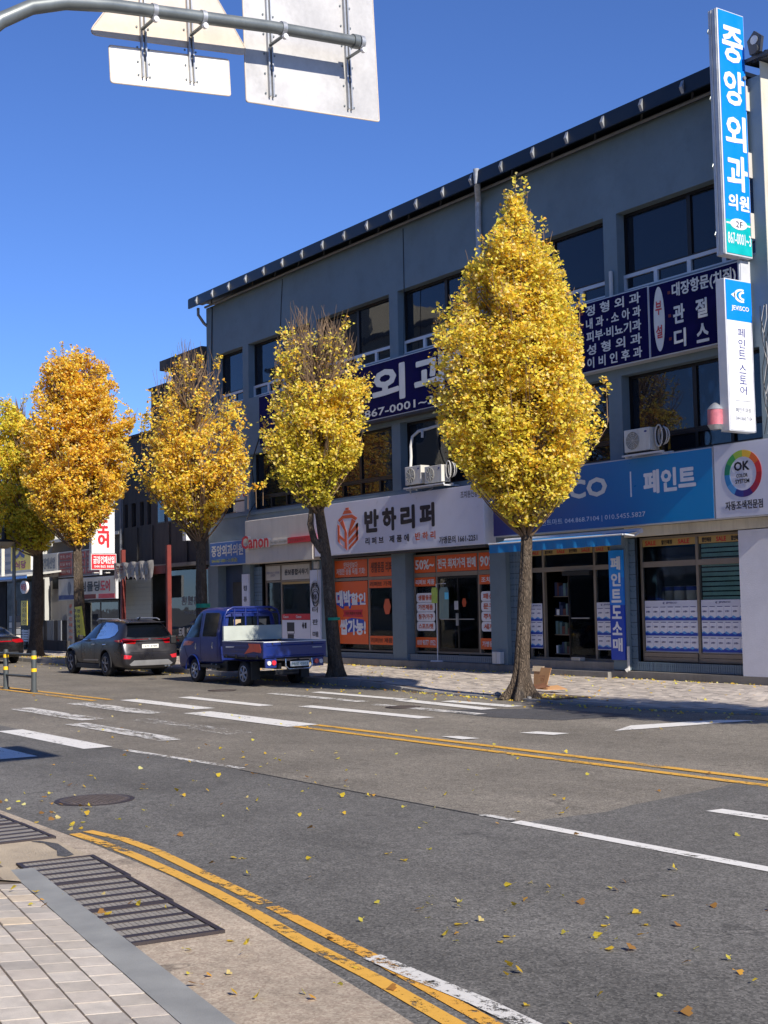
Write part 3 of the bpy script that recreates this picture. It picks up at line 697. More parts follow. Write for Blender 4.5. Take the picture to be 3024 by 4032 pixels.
# paint shop entrance
e = shopfront('shop_window', -27.08, -23.66, .38, 3.3, [-26.5, -24.56], [(2.66, 2.78)], y=Y + .3, skip=(1,))
for a, c, q in ((-27.02, -26.54, 0), (-26.46, -24.6, 1), (-24.52, -23.7, 2)):
    B('sale_band', a, c, Y + .292, Y + .296, 3.1, 3.245, m_goldband, e); saleband(e, a, c, 3.1, 3.245, Y + .291, q, {0: 1, 1: 4, 2: 2}[q])
cans_poster(e, -27.04, -26.56, .66, 1.84, Y + .288, 2, mat=m_lav); cans_poster(e, -24.5, -23.72, .66, 1.84, Y + .288, 3)
dr = MB().box(-25.6, -24.62, Y + .34, Y + .38, .4, .5).box(-25.6, -24.62, Y + .34, Y + .38, 2.58, 2.64).box(-25.6, -25.56, Y + .34, Y + .38, .5, 2.58).box(-24.66, -24.62, Y + .34, Y + .38, .5, 2.58).build('shop_door', m_frame_dark, bld)
B('pane', -25.56, -24.66, Y + .355, Y + .365, .5, 2.58, m_glass_clear, dr); MB().tube([(-25.45, Y + .3, 1.45), (-24.8, Y + .3, 1.45)], .015, 8).build('push_bar', m_bracket, dr)
MB().tube([(-25.5, Y + .3, 1.46), (-25.5, Y + .3, 1.85)], .012, 8).build('pull_handle', m_black, dr)
B('air_curtain', -25.66, -24.64, Y + .2, Y + .29, 2.54, 2.65, m_black, bld)
for k in range(4):
    B('shelf', -26.45, -25.7, Y + .6, Y + 1.0, .5 + k * .5, .52 + k * .5, m_frame_brown, bld)
m_prod = [M('product_' + n_, c, .6) for n_, c in (('teal', lin(92, 122, 126)), ('green', lin(80, 100, 90)), ('white', lin(230, 232, 234)), ('red', lin(96, 58, 52)), ('blue', lin(50, 60, 92)))]
r3 = random.Random(9); bb = [MB() for _ in m_prod]
for k in range(4):
    x = -26.42
    while x < -25.8:
        wd = r3.uniform(.05, .12); bb[r3.randrange(5)].box(x, x + wd - .01, Y + .62, Y + .8, .525 + k * .5, .525 + k * .5 + r3.uniform(.15, .36)); x += wd
for q, b_ in enumerate(bb):
    if b_.V: o = b_.build('shelf_goods', m_prod[q], bld); o['kind'] = 'stuff'
for k in range(8): B('step_tread', -26.0, -25.6, Y + .8 + k * .02, Y + .9 + k * .02, .6 + k * .11, .62 + k * .11, m_bracket, bld)
bx = thing('white_crate', (-25.05, Y + .1, .381), 'small white box on the paint shop doorstep', 'box'); MB().box(-25.2, -24.88, Y + .02, Y + .2, .381, .47, .01).build('crate_body', m_cream_sign, bx); 
for k in range(3): B('slot', -25.17, -24.91, Y + .015, Y + .021, .397 + k * .022, .405 + k * .022, m_acdark, bx)

# refurb shop, right unit with the glass door
u = shopfront('shop_window', -32.26, -28.32, .44, 3.34, [-31.12, -29.16], [(2.67, 2.79)], y=Y + .25, skip=(1,))
yy = Y + .24
for a, c, s, m1 in ((-32.2, -31.16, '50%~', m_white), (-31.08, -29.2, '전국 최저가격 판매', m_white), (-29.12, -28.36, '90%', m_white)):
    B('orange_film', a, c, yy, yy + .004, 2.80, 3.28, m_orange, u)
    text(s, a + .06, c - .06, 2.90, 3.18, yy, m1, u, bold=.035)
B('orange_film', -32.2, -31.16, yy, yy + .004, 2.4, 2.66, m_orange, u); text('리퍼브 제품', -32.14, -31.22, 2.45, 2.6, yy, m_white, u)
B('orange_film', -29.12, -28.36, yy, yy + .004, 2.4, 2.66, m_orange, u); text('조치원', -29.02, -28.42, 2.45, 2.6, yy, m_white, u)
for k, (s, s2) in enumerate((('생활용품', '패션'), ('가전제품', '문구'), ('침구/가구', '주방'), ('스포츠/펫', '세제'))):
    z1 = 2.2 - k * .28
    for a, c, st in ((-32.13, -31.22, s), (-29.06, -28.4, s2)):
        b = MB(); pts = []
        for cx, cz, st0 in ((c - .08, z1 - .08, 0), (a + .08, z1 - .08, 90), (a + .08, z1 - .19, 180), (c - .08, z1 - .19, 270)):
            for q in range(5): pts.append((cx + .08 * math.cos(R(st0 + q * 22.5)), cz + .08 * math.sin(R(st0 + q * 22.5))))
        b.prism(pts, 'y', yy, yy + .004); b.build('white_label', m_white, u); text(st, a + .1, c - .1, z1 - .21, z1 - .06, yy, m_orange_ink, u, bold=.03)
for a, c, s in ((-32.2, -31.16, '010 9077 1952'), (-29.12, -28.36, '가맹문의')):
    B('orange_film', a, c, yy, yy + .004, .6, .9, m_orange, u); text(s, a + .08, c - .06, .67, .82, yy, m_white, u)
d = MB().box(-31.08, -31.02, yy + .02, yy + .07, .5, 2.66).box(-29.26, -29.2, yy + .02, yy + .07, .5, 2.66).box(-31.02, -29.26, yy + .02, yy + .07, 2.6, 2.66).box(-31.02, -29.26, yy + .02, yy + .07, .5, .6).box(-30.17, -30.11, yy + .02, yy + .07, .6, 2.6).build('shop_door', m_frame_dark, bld)
B('pane', -31.02, -30.17, yy + .04, yy + .05, .6, 2.6, m_glass_clear, d); B('pane', -30.11, -29.26, yy + .04, yy + .05, .6, 2.6, m_glass_clear, d)
MB().tube([(-30.95, yy, 1.43), (-29.4, yy, 1.43)], .014, 8).build('push_bar', m_bracket, d); B('lock_box', -30.22, -30.12, yy - .01, yy + .02, 1.25, 1.6, m_bracket, d); B('notice', -30.3, -30.12, yy + .005, yy + .01, 1.7, 1.95, m_white, d)
for x in (-31.0 + .02, -29.95):
    MB().disc((x + .08, yy + .03, 1.9), .1, 'y', .004, 6, .14).build('orange_emblem', m_orange_ink, d)
# coat stand with clothes just outside the door
ck = thing('clothes_rail', (-30.6, Y - .05, .22), 'thin white clothes rail with hanging garments in front of the glass door', 'clothes rail')
MB().tube([(-30.75, Y - .05, .23), (-30.75, Y - .05, 2.45), (-30.3, Y - .05, 2.45)], .012, 8).build('rail', m_white, ck, True)
MB().tube([(-30.95, Y - .15, .235), (-30.6, Y + .05, .235)], .02, 8).build('rail_foot', m_white, ck, True)
def garment(x0, x1, z0, z1, mat, nm, y=Y - .06):
    V = []; F = []; N = 10; Mz = 8
    for s_ in (0, 1):
        for i in range(N + 1):
            for j in range(Mz + 1):
                f = j / Mz; wv = 1 - .35 * max(0, (f - .85) / .15); xm = (x0 + x1) / 2; xx = xm + (i / N - .5) * (x1 - x0) * wv
                V.append((xx, y + (s_ * 2 - 1) * (.03 * math.sin(math.pi * i / N) + .002) + .012 * math.sin(i * 1.7 + f * 3), z0 + f * (z1 - z0)))
    for s_ in (0, 1):
        o_ = s_ * (N + 1) * (Mz + 1)
        for i in range(N):
            for j in range(Mz):
                a = o_ + i * (Mz + 1) + j; F.append((a, a + Mz + 1, a + Mz + 2, a + 1))
    return mk(nm, V, F, mat, ck, smooth=True)
garment(-30.62, -30.15, 1.45, 2.35, M('grey_green_garment', lin(120, 140, 132), .9, var=.1), 'garment'); garment(-30.98, -30.68, 1.9, 2.35, M('lime_garment', lin(170, 190, 90), .9), 'garment')
MB().tube([(-30.4, Y - .06, 2.35), (-30.4, Y - .06, 2.46), (-30.38, Y - .06, 2.5)], .006, 6).build('hanger_hook', m_bracket, ck)
B('price_card', -30.28, -30.1, Y - .11, Y - .105, 2.0, 2.2, M('cyan_card', lin(90, 190, 220), .5), ck)
bk = thing('blue_bin', (-30.45, Y + .7, .3), 'pale blue bin standing inside behind the glass door', 'bin'); MB().tube([(-30.45, Y + .7, .3), (-30.45, Y + .7, .95)], [.16, .2], 14).build('bin_body', M('pale_blue_plastic', lin(90, 150, 180), .5), bk, True); MB().tube([(-30.45, Y + .7, .95), (-30.45, Y + .7, .97)], .21, 14).build('rim', m_white, bk)

# refurb shop, left unit
u = shopfront('shop_window', -36.62, -33.02, .42, 3.38, [-34.62], [(2.66, 2.75)], y=Y + .2)
yy = Y + .19
B('orange_film', -36.56, -34.67, yy, yy + .004, 2.78, 3.32, m_orange, u); text('인터넷보다\n저렴한 상품 득템 기회!', -36.45, -34.78, 2.86, 3.26, yy, m_white, u, bold=.01)
B('orange_film', -34.57, -33.08, yy, yy + .004, 2.76, 3.32, m_orange, u); text('생활용품 리퍼브', -34.45, -32.95 - .15, 2.88, 3.2, yy, m_brown_ink, u)
B('orange_film', -34.57, -33.08, yy, yy + .004, 2.4, 2.65, m_orange, u); text('리퍼브 가격에', -34.5, -33.14, 2.45, 2.6, yy, m_brown_ink, u)
B('orange_film', -34.57, -33.08, yy, yy + .004, .65, .92, m_orange, u); text('리퍼브 제품에', -34.5, -33.14, .71, .86, yy, m_brown_ink, u)
B('sale_poster', -36.56, -34.67, yy, yy + .004, .65, 2.64, m_orange, u)
MB().prism([(-36.3, 1.84), (-34.85, 1.9), (-34.85, 2.0), (-36.4, 1.9)], 'y', yy - .003, yy - .001).build('navy_shadow', m_deepblue, u)
text('대박', -36.46, -35.62, 1.86, 2.34, yy - .006, m_white, u, bold=.05, skew=-.06); text('할인', -35.6, -34.78, 1.9, 2.26, yy - .006, m_white, u, bold=.05)
text('대박', -36.43, -35.59, 1.8, 2.3, yy - .003, m_deepblue, u, bold=.08, skew=-.06, th=.002)
MB().prism([(-36.1, 1.72), (-34.95, 1.74), (-35.0, 1.62), (-34.93, 1.5), (-36.12, 1.52), (-36.05, 1.62)], 'y', yy - .004, yy - .001).build('red_ribbon', m_red, u); text('모든 제품이 이곳에', -35.95, -35.05, 1.57, 1.67, yy - .004, m_brown_ink, u, th=.002)
MB().prism([(-36.1, 1.36), (-35.6, 1.48), (-34.9, 1.42), (-34.85, 1.1), (-35.9, 1.0)], 'y', yy - .003, yy - .001).build('navy_shadow', m_deepblue, u)
text('쌉가능!', -36.26, -34.8, .95, 1.42, yy - .006, m_white, u, bold=.05)
MB().disc((-33.6, yy - .002, 1.82), .2, 'y', .004, 6, .27).build('orange_emblem', m_orange_ink, u)
B('white_notice', -33.95, -33.1, yy + .12, yy + .13, .95, 1.5, m_white, u); text('반하 리퍼', -33.9, -33.12, 1.2, 1.42, yy + .12, m_ink, u)

# copier shop
u = shopfront('shop_window', -41.2, -38.12, .4, 3.36, [-40.08], [(2.72, 2.78)], y=Y + .22)
yy = Y + .21
B('name_board', -41.14, -40.14, yy, yy + .01, 2.8, 3.3, m_cream_sign, u); text('프린터 복사기 수리판매\n임대문의', -41.08, -40.2, 2.92, 3.1, yy, m_navy_ink, u, bold=0)
B('name_board', -40.02, -38.18, yy, yy + .01, 2.79, 3.3, m_cream_sign, u); text('문보종합사무기', -39.82, -38.26, 2.95, 3.15, yy, m_ink, u, bold=.03)
B('roller_box', -40.02, -38.18, yy, yy + .03, 2.64, 2.71, m_goldband, u)
B('red_banner', -40.05, -38.18, yy, yy + .004, 1.42, 1.62, m_red, u); text('Canon', -39.95, -39.6, 1.48, 1.57, yy, m_white, u); text('Canon', -39.1, -38.75, 1.48, 1.57, yy, m_white, u)
B('poster', -40.05, -38.18, yy, yy + .004, .5, 1.41, m_lav, u)
B('printed_copier', -39.72, -39.22, yy - .003, yy - .001, .95, 1.33, m_ink, u); B('printed_copier', -39.68, -39.26, yy - .003, yy - .001, .6, .93, m_ink, u); B('printed_paper_tray', -39.7, -39.25, yy - .005, yy - .0032, .97, 1.02, m_white, u)
text('◆■', -38.72, -38.42, 1.1, 1.35, yy, m_ink, u, th=.002)
for q in (-39.4, -38.9):
    pt = thing('potted_plant', (q, Y + .5, 1.42), 'small potted plant on the copier shop sill, ' + ('far one of the pair' if q < -39 else 'near one of the pair'), 'plant', 'potted plants behind the copier shop glass')
    MB().tube([(q, Y + .5, 1.42), (q, Y + .5, 1.6)], [.07, .1], 12).build('pot', m_cream_sign, pt, True)
    b = MB()
    for k in range(7):
        a = k * .9; b.add([(q, Y + .5, 1.6), (q + .05 * math.cos(a) - .01, Y + .5 + .05 * math.sin(a), 1.75), (q + .12 * math.cos(a), Y + .5 + .1 * math.sin(a), 1.86 + .03 * (k % 3)), (q + .05 * math.cos(a) + .02, Y + .5 + .05 * math.sin(a), 1.74)], [(0, 1, 2, 3)])
    b.build('leaf', M('plant_green', lin(60, 84, 44), .7), pt, fix=False)
# clinic entrance at the left end
B('entrance_panel', -44.32, -42.42, Y + .3, Y + .34, .3, 3.4, M('dim_blue_panel', lin(48, 66, 92), .6), bld)
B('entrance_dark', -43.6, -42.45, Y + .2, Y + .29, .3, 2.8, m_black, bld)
# ------------------------------------------------------------------ signs on the main building (each a thing)
def board(name, x0, x1, y0, y1, z0, z1, face, label, cat='sign', edge=None, group=None, bev=.0):
    t = thing(name, ((x0 + x1) / 2, y1, z0), label, cat, group)
    B('sign_box', x0, x1, y0 + .012, y1, z0, z1, edge or m_frame_white, t, bev)
    B('sign_face', x0 + .025, x1 - .025, y0, y0 + .011, z0 + .025, z1 - .025, face, t)
    return t
# big navy clinic sign, first part
yb = Y - .32
t = board('clinic_sign', -40.55, -30.0, yb, Y - .001, 7.52, 9.24, m_navy, 'long faded navy clinic sign with huge white letters half hidden by the trees')
for i, ch in enumerate('중앙외과'):
    xc = -38.3 + i * 2.12 * .98 - .0
    x0 = [-38.9, -36.2, -33.4, -31.2][i]; text(ch, x0, x0 + 1.68, 8.0, 9.02, yb, m_oldwhite, t, bold=.045)
text('T.867-0001~3', -34.5, -30.3, 7.62, 7.86, yb, m_oldwhite, t, bold=.02)
B('sign_underside_board', -40.5, -30.0, Y - .31, Y - .002, 7.44, 7.518, m_conc_dark, t)
t = board('clinic_sign', -29.98, -24.5, yb, Y - .001, 7.52, 9.24, m_navy, 'middle piece of the navy clinic sign, behind the tallest tree')
for i, ch in enumerate('의원'): text(ch, -29.7 + i * 2.2, -28.1 + i * 2.2, 8.0, 9.02, yb, m_oldwhite, t, bold=.045)
t = board('clinic_sign', -24.48, -21.82, yb, Y - .001, 7.52, 9.26, m_navy, 'navy clinic sign listing five departments in white rows')
for i, s in enumerate(('정 형 외 과', '내 과 · 소 아 과', '피부·비뇨기과', '성 형 외 과', '이 비 인 후 과')):
    z = 9.18 - i * .325; text(s, -23.92, -22.06, z - .27, z - .01, yb, m_oldwhite, t, bold=.03)
    B('red_square', -24.12, -24.02, yb - .006, yb - .001, z - .2, z - .08, m_redpost, t)
t = board('clinic_sign', -21.80, -19.05, yb, Y - .001, 7.52, 9.24, m_navy, 'navy clinic sign with a tall white oval and three lines of lettering')
MB().disc((-21.48, yb - .004, 8.4), .17, 'y', .004, 40, .76).build('white_oval', m_oldwhite, t)
text('부', -21.58, -21.39, 8.5, 8.82, yb - .004, m_red, t); text('설', -21.58, -21.39, 7.95, 8.25, yb - .004, m_red, t)
text('대장항문(치질)', -21.05, -19.18, 8.78, 9.14, yb, m_oldwhite, t, bold=.03)
for s, a in (('관', 0), ('절', 1)): text(s, -21.03 + a * .68, -20.7 + a * .68, 8.2, 8.62, yb, m_oldwhite, t, bold=.035)
for s, a in (('디', 0), ('스', 1), ('크', 2)): text(s, -21.03 + a * .68, -20.68 + a * .68, 7.64, 8.05, yb, m_oldwhite, t, bold=.035)
for z in (8.92, 8.38, 7.84): B('red_square', -21.19, -21.11, yb - .006, yb - .001, z, z + .07, m_redpost, t)
# rusty hollow below the navy signs
# white refurb shop banner
t = board('shop_sign', -36.85, -28.05, Y - .4, Y - .001, 3.47, 5.12, m_lav, 'white refurb shop banner with an orange lantern emblem and bold black letters', edge=m_white)
yb2 = Y - .4
b = MB(); X0, X1, XM = -35.42, -34.24, -34.84
P = lambda *a: b.prism(list(a), 'y', yb2 - .006, yb2 - .001)
P((-34.94, 4.93), (-34.94, 4.86), (-34.75, 4.86), (-34.75, 4.93)); P((-35.12, 4.74), (-35.0, 4.85), (-34.68, 4.85), (-34.56, 4.74))
P((-35.38, 4.58), (-35.12, 4.70), (-34.56, 4.70), (-34.28, 4.58), (-34.36, 4.5), (-34.6, 4.6), (-35.08, 4.6), (-35.3, 4.5))
P((-35.28, 4.48), (-35.1, 4.57), (-34.88, 4.14), (-34.88, 4.25 - .18)); P((-34.38, 4.48), (-34.58, 4.57), (-34.80, 4.14), (-34.80, 4.07))
P((X0, 4.44), (-35.3, 4.38), (-35.3, 3.84), (X0, 3.90)); P((-35.02, 4.22), (-34.89, 4.1), (-34.89, 3.6), (-35.02, 3.68)); P((-35.3, 4.1), (-35.02, 3.95), (-35.02, 3.85), (-35.3, 4.0)); P((-35.3, 3.84), (-35.02, 3.68), (-34.89, 3.6), (X0, 3.9))
P((X1, 4.44), (X1, 4.3), (-34.79, 3.98), (-34.79, 4.12)); P((X1, 4.2), (X1, 4.06), (-34.79, 3.76), (-34.79, 3.9)); P((X1, 4.0), (X1, 3.9), (-34.79, 3.6), (-34.79, 3.7)); P((-34.36, 4.4), (X1, 4.42), (X1, 3.95), (-34.36, 3.88))
b.build('lantern_emblem', m_orange_ink, t)
for ch, a, c in (('반', -33.85, -33.13), ('하', -32.88, -32.2), ('리', -31.93, -31.26), ('퍼', -30.97, -30.3)): text(ch, a, c, 4.11, 4.75, yb2, m_ink, t, bold=.06)
text('리 퍼 브', -33.84, -32.86, 3.72, 3.93, yb2, m_ink, t, bold=.03); text('제 품 에', -32.55, -31.55, 3.72, 3.93, yb2, m_ink, t, bold=.03); text('반 하 리', -31.24, -30.26, 3.73, 3.95, yb2, m_orange_ink, t, bold=.03)
text('가맹문의 1661-2251', -30.08, -28.35, 3.57, 3.77, yb2, m_ink, t, bold=.02); text('조치원신흥점', -29.05, -28.15, 4.78, 4.98, yb2, m_ink, t, bold=.01)
B('sign_underside_board', -36.6, -28.1, Y - .36, Y - .002, 3.40, 3.468, m_conc_dark, t)
# copier shop sign
t = board('shop_sign', -41.5, -36.92, Y - .42, Y - .001, 3.39, 4.92, m_cream_sign, 'plain cream copier shop sign with raised red letters and a glowing red bar', edge=m_cream_sign, bev=.02)
yc = Y - .42
text('Canon', -41.48, -39.57, 3.92, 4.37, yc - .14, m_red, t, bold=.03)
for k in range(1, 7): text('Canon', -41.48, -39.57, 3.92, 4.37, yc - .02 * k + .004, m_white, t, name='letter_side', bold=.03, th=.002)
B('name_strip', -39.53, -38.37, yc - .1, yc - .001, 3.97, 4.14, m_cream_sign, t); text('캐논복합기 프린터 판매', -39.48, -38.42, 4.01, 4.09, yc - .1, m_ink, t, bold=0)
B('red_bar', -38.36, -36.85, yc - .1, yc - .001, 3.98, 4.17, m_red, t); text('문보종합사무기', -38.2, -37.2, 4.03, 4.11, yc - .1, m_brown_ink, t, bold=0)
B('lit_bar_end', -36.84, -36.74, yc - .1, yc - .001, 3.98, 4.19, m_redlit, t)
# clinic fascia at the left end
t = board('clinic_sign', -44.45, -41.62, Y - .3, Y - .001, 3.42, 4.28, M('sign_mid_blue', lin(34, 96, 170), .4, var=.05), 'blue clinic sign beside the cream sign, white letters over a yellow phone number')
text('중앙외과의원', -44.3, -41.85, 3.75, 4.16, Y - .3, m_oldwhite, t, bold=.03); text('044-867-0001~3 (응급)', -44.3, -42.3, 3.5, 3.66, Y - .3, M('yellow_print', lin(190, 190, 70), .5), t)
# vertical strips of the copier shop
def vsign(x0, x1, z0, z1, s, label, grp):
    t = thing('vertical_sign', ((x0 + x1) / 2, Y - .04, z0), label, 'sign', grp)
    B('sign_box', x0, x1, Y - .1, Y - .041, z0, z1, m_lav, t)
    column(s, x0 + .13, x1 - .13, z0 + .05, z1 - .3, Y - .1, m_ink, t, gap=.55, bold=.02); return t
vsign(-42.36, -41.86, .7, 3.06, '컴퓨터판매', 'white vertical sign with black letters beside the clinic entrance, far from the cable coil', 'white vertical signs framing the copier shop')
vsign(-37.65, -37.05, .7, 3.06, '컴퓨터판매', 'white vertical sign with black letters, a coil of cable hanging over it', 'white vertical signs framing the copier shop')
t = thing('cable_coil', (-37.3, Y - .16, 2.2), 'loose coil of black and white cable hanging on the vertical sign', 'cable')
for k in range(6):
    pts = [(-37.28 + .28 * math.cos(a) * (1 - .06 * k) + .03 * k, Y - .14 - .015 * k, 2.36 + .34 * math.sin(a) * (1 - .05 * k) - .05 * k) for a in np.linspace(0, 2 * math.pi, 18)]
    MB().tube(pts, .012, 6).build('cable_loop', m_black if k % 3 else m_hose, t, True)
MB().tube([(-37.1, Y - .15, 2.6), (-37.12, Y - .13, 2.9), (-37.1, Y - .12, 3.35)], .012, 6).build('cable_lead', m_hose, t, True)
bxx = thing('meter_box', (-37.25, Y - .04, 3.1), 'small pale box above the cable coil', 'meter box'); MB().box(-37.36, -37.12, Y - .13, Y - .041, 3.1, 3.33, .01).build('box_body', m_cream_sign, bxx); B('box_lid', -37.34, -37.14, Y - .14, Y - .131, 3.12, 3.31, m_cream_sign, bxx)
# paint shop banner
t = board('shop_sign', -27.65, -19.94, Y - .42, Y - .001, 3.63, 5.24, M('sign_gradient_blue', lin(0, 118, 190), .35, var=.02), 'wide blue paint shop banner with large white letters and phone numbers')
gm = [c for c in t.children if c.name.startswith('sign_face')][0].data.materials[0]
nn = gm.node_tree.nodes; l = gm.node_tree.links; prb = [x_ for x_ in nn if x_.type == 'BSDF_PRINCIPLED'][0]
tcn = [x_ for x_ in nn if x_.type == 'TEX_COORD'][0]; sp = nn.new('ShaderNodeSeparateXYZ'); l.new(tcn.outputs['Object'], sp.inputs[0])
add = nn.new('ShaderNodeMath'); add.operation = 'MULTIPLY_ADD'; l.new(sp.outputs['Z'], add.inputs[0]); add.inputs[1].default_value = .45; l.new(sp.outputs['X'], add.inputs[2])
l.new(mixc(nn, l, mrange(nn, l, add.outputs[0], -3.6, 2.9, 0, 1), lin(16, 22, 104), lin(0, 122, 186)), prb.inputs['Base Color'])
yj = Y - .42
text('JEVISCO', -26.6, -23.28, 4.3, 4.87, yj, m_oldwhite, t, bold=.045); B('divider', -22.49, -22.45, yj - .006, yj - .001, 4.32, 4.92, m_white, t)
text('페인트', -22.04, -20.46, 4.36, 4.88, yj, m_white, t, bold=.045); text('페인트마트 044.868.7104 | 010.5455.5827', -25.9, -22.03, 3.80, 3.97, yj, m_white, t, bold=.0)
t = board('shop_sign', -19.92, -18.3, Y - .42, Y - .001, 3.63, 5.26, m_lav, 'white sign with a ring of rainbow colours around black words')
cols = [lin(150, 28, 60), lin(170, 30, 40), lin(196, 44, 44), lin(214, 100, 40), lin(222, 178, 50), lin(150, 180, 60), lin(60, 150, 70), lin(20, 120, 90), lin(40, 120, 180), lin(70, 140, 200), lin(40, 50, 130), lin(60, 30, 110)]
cx, cz = -19.11, 4.57
for k in range(12):
    a0, a1 = R(-60 + k * 30), R(-30 + k * 30); pts = [(cx + .51 * math.cos(a0 + (a1 - a0) * q / 5), cz + .51 * math.sin(a0 + (a1 - a0) * q / 5)) for q in range(6)] + [(cx + .365 * math.cos(a1 - (a1 - a0) * q / 5), cz + .365 * math.sin(a1 - (a1 - a0) * q / 5)) for q in range(6)]
    MB().prism(pts, 'y', yj - .006, yj - .001).build('ring_segment', M('ring_colour', cols[k], .45, var=.02), t)
text('OK', -19.34, -18.93, 4.64, 4.83, yj, m_ink, t, bold=.05); text('COLOR', -19.29, -18.98, 4.49, 4.57, yj, m_ink, t); text('SYSTEM', -19.32, -18.94, 4.36, 4.45, yj, m_ink, t)
text('자동조색전문점', -19.62, -18.6, 3.80, 3.99, yj, m_ink, t, bold=.02)
# blue strip on the pillar
t = thing('vertical_sign', (-23.4, Y - .05, .45), 'blue vertical paint sign on the pillar beside the shop entrance', 'sign')
for k in range(4): B('sign_panel', -23.63, -23.16, Y - .1, Y - .051, .45 + k * .6625, .45 + (k + 1) * .6625, [m_deepblue, m_deepblue, m_blue, M('strip_light_blue', lin(24, 140, 226), .4)][k], t)
column('페인트도소매', -23.55, -23.24, .62, 2.98, Y - .1, m_white, t, gap=.22, bold=.045)
t = thing('drain_pipe', (-23.07, Y - .08, .2), 'short white drain pipe at the foot of the pillar', 'pipe'); MB().tube([(-23.07, Y - .09, .2), (-23.07, Y - .08, .78)], .035, 10).build('pipe', m_hose, t, True); MB().tube([(-23.12, Y - .13, .195), (-23.07, Y - .09, .24)], .05, 10).build('pipe_elbow', m_hose, t, True)
# awning
t = thing('awning', (-24.6, Y - .1, 3.2), 'blue fabric awning rolled out over the paint shop door', 'awning')
MB().add([(-27.05, Y - .45, 3.50), (-22.2, Y - .45, 3.50), (-22.2, Y - 1.05, 3.40), (-27.05, Y - 1.05, 3.40), (-27.05, Y - .45, 3.51), (-22.2, Y - .45, 3.51), (-22.2, Y - 1.05, 3.41), (-27.05, Y - 1.05, 3.41)], [(3, 2, 1, 0), (4, 5, 6, 7), (0, 1, 5, 4), (1, 2, 6, 5), (2, 3, 7, 6), (3, 0, 4, 7)]).build('canopy', m_awning, t)
V = []; F = []; N = 60
for i in range(N + 1):
    x = -27.05 + 4.85 * i / N; w_ = .012 * math.sin(i * .9) + .008 * math.sin(i * 2.3)
    for k, z in enumerate((3.40, 3.3, 3.17)): V.append((x, Y - 1.055 - .0 + w_ * k, z + .004 * math.sin(i)))
for i in range(N):
    for k in range(2): a = i * 3 + k; F.append((a, a + 3, a + 4, a + 1))
mk('valance', V, F, m_awning, t, smooth=True)
MB().tube([(-27.05, Y - .5, 3.5), (-22.1, Y - .5, 3.5)], .06, 12).build('roller', m_frame_white, t, True); MB().tube([(-27.07, Y - 1.05, 3.41), (-22.15, Y - 1.05, 3.41)], .022, 8).build('front_bar', m_frame_white, t, True)
for x in (-26.9, -22.12): MB().tube([(x, Y - .45, 3.5), (x, Y - .7, 3.38), (x, Y - 1.04, 3.41)], .02, 8).build('arm', m_frame_white, t, True)
# meter box at the foot of the pillar
t = thing('meter_box', (-27.95, Y - .05, .22), 'grey metal box standing at the foot of the pillar behind the big tree', 'meter box')
MB().box(-28.1, -27.76, Y - .2, Y - .051, .24, .56, .01).build('box_body', m_frame_white, t); B('box_door', -28.08, -27.9, Y - .21, Y - .201, .26, .54, m_ac, t)

# projecting signs at the right end (faces turned to +x)
t = thing('projecting_sign', (-19.03, 22.5, 9.27), 'tall bright blue projecting clinic sign rising above the roof edge', 'sign')
B('sign_box', -19.17, -18.912, 22.07, 22.94, 9.27, 14.72, m_frame_white, t, .015)
B('sign_face', -18.911, -18.9, 22.10, 22.91, 10.05, 14.69, m_skyblue, t); B('sign_face', -18.911, -18.9, 22.10, 22.91, 9.31, 10.048, m_teal, t)
B('trim_rail', -19.1, -19.07, 22.045, 22.069, 9.3, 14.7, m_bracket, t); B('trim_rail', -18.98, -18.95, 22.045, 22.069, 9.3, 14.7, m_bracket, t)
for z in (14.2, 12.7, 11.2, 9.7): MB().tube([(-19.15, 22.05, z), (-19.15, 22.02, z + .03), (-19.15, 22.05, z + .1)], .012, 6).build('hook', m_steel, t)
for ch, z0, z1 in (('중', 13.58, 14.36), ('앙', 12.62, 13.38), ('외', 11.62, 12.38), ('과', 10.72, 11.48)): text(ch, 22.2, 22.84, z0, z1, -18.9, m_white, t, face='x', bold=.03)
text('의원', 22.2, 22.86, 10.28, 10.62, -18.9, m_white, t, face='x', bold=.035)
MB().disc((-18.9, 22.5, 9.97), .27, 'x', .008, 32, .12).build('white_oval', m_white, t); B('white_band', -18.9, -18.895, 22.11, 22.9, 9.95, 9.985, m_white, t)
text('2F', 22.4, 22.62, 9.90, 10.03, -18.89, m_ink, t, face='x', bold=0); text('867-0001~3', 22.14, 22.88, 9.52, 9.77, -18.9, m_white, t, face='x', bold=.01)
t = thing('projecting_sign', (-19.1, 22.5, 5.46), 'white projecting paint store sign with a blue bird emblem on top', 'sign')
B('sign_box', -19.26, -19.012, 22.1, 22.96, 5.46, 8.78, m_frame_white, t, .015)
B('sign_face', -19.011, -19.0, 22.13, 22.94, 5.49, 7.868, m_white, t); B('sign_face', -19.011, -19.0, 22.13, 22.94, 7.87, 8.75, m_skyblue, t)
b = MB(); xx = -19.0
def arc(cy, cz_, r0, r1, a0, a1, n=12): b.prism([(cy + r0 * math.cos(R(a0 + (a1 - a0) * q / n)), cz_ + r0 * .62 * math.sin(R(a0 + (a1 - a0) * q / n))) for q in range(n + 1)] + [(cy + r1 * math.cos(R(a1 - (a1 - a0) * q / n)), cz_ + r1 * .62 * math.sin(R(a1 - (a1 - a0) * q / n))) for q in range(n + 1)], 'x', xx, xx + .006)
arc(22.62, 8.43, .24, .17, 70, 290); arc(22.68, 8.43, .15, .09, 80, 280); b.prism([(22.42, 8.5), (22.28, 8.43), (22.42, 8.36)], 'x', xx, xx + .006)
b.build('bird_emblem', m_white, t)
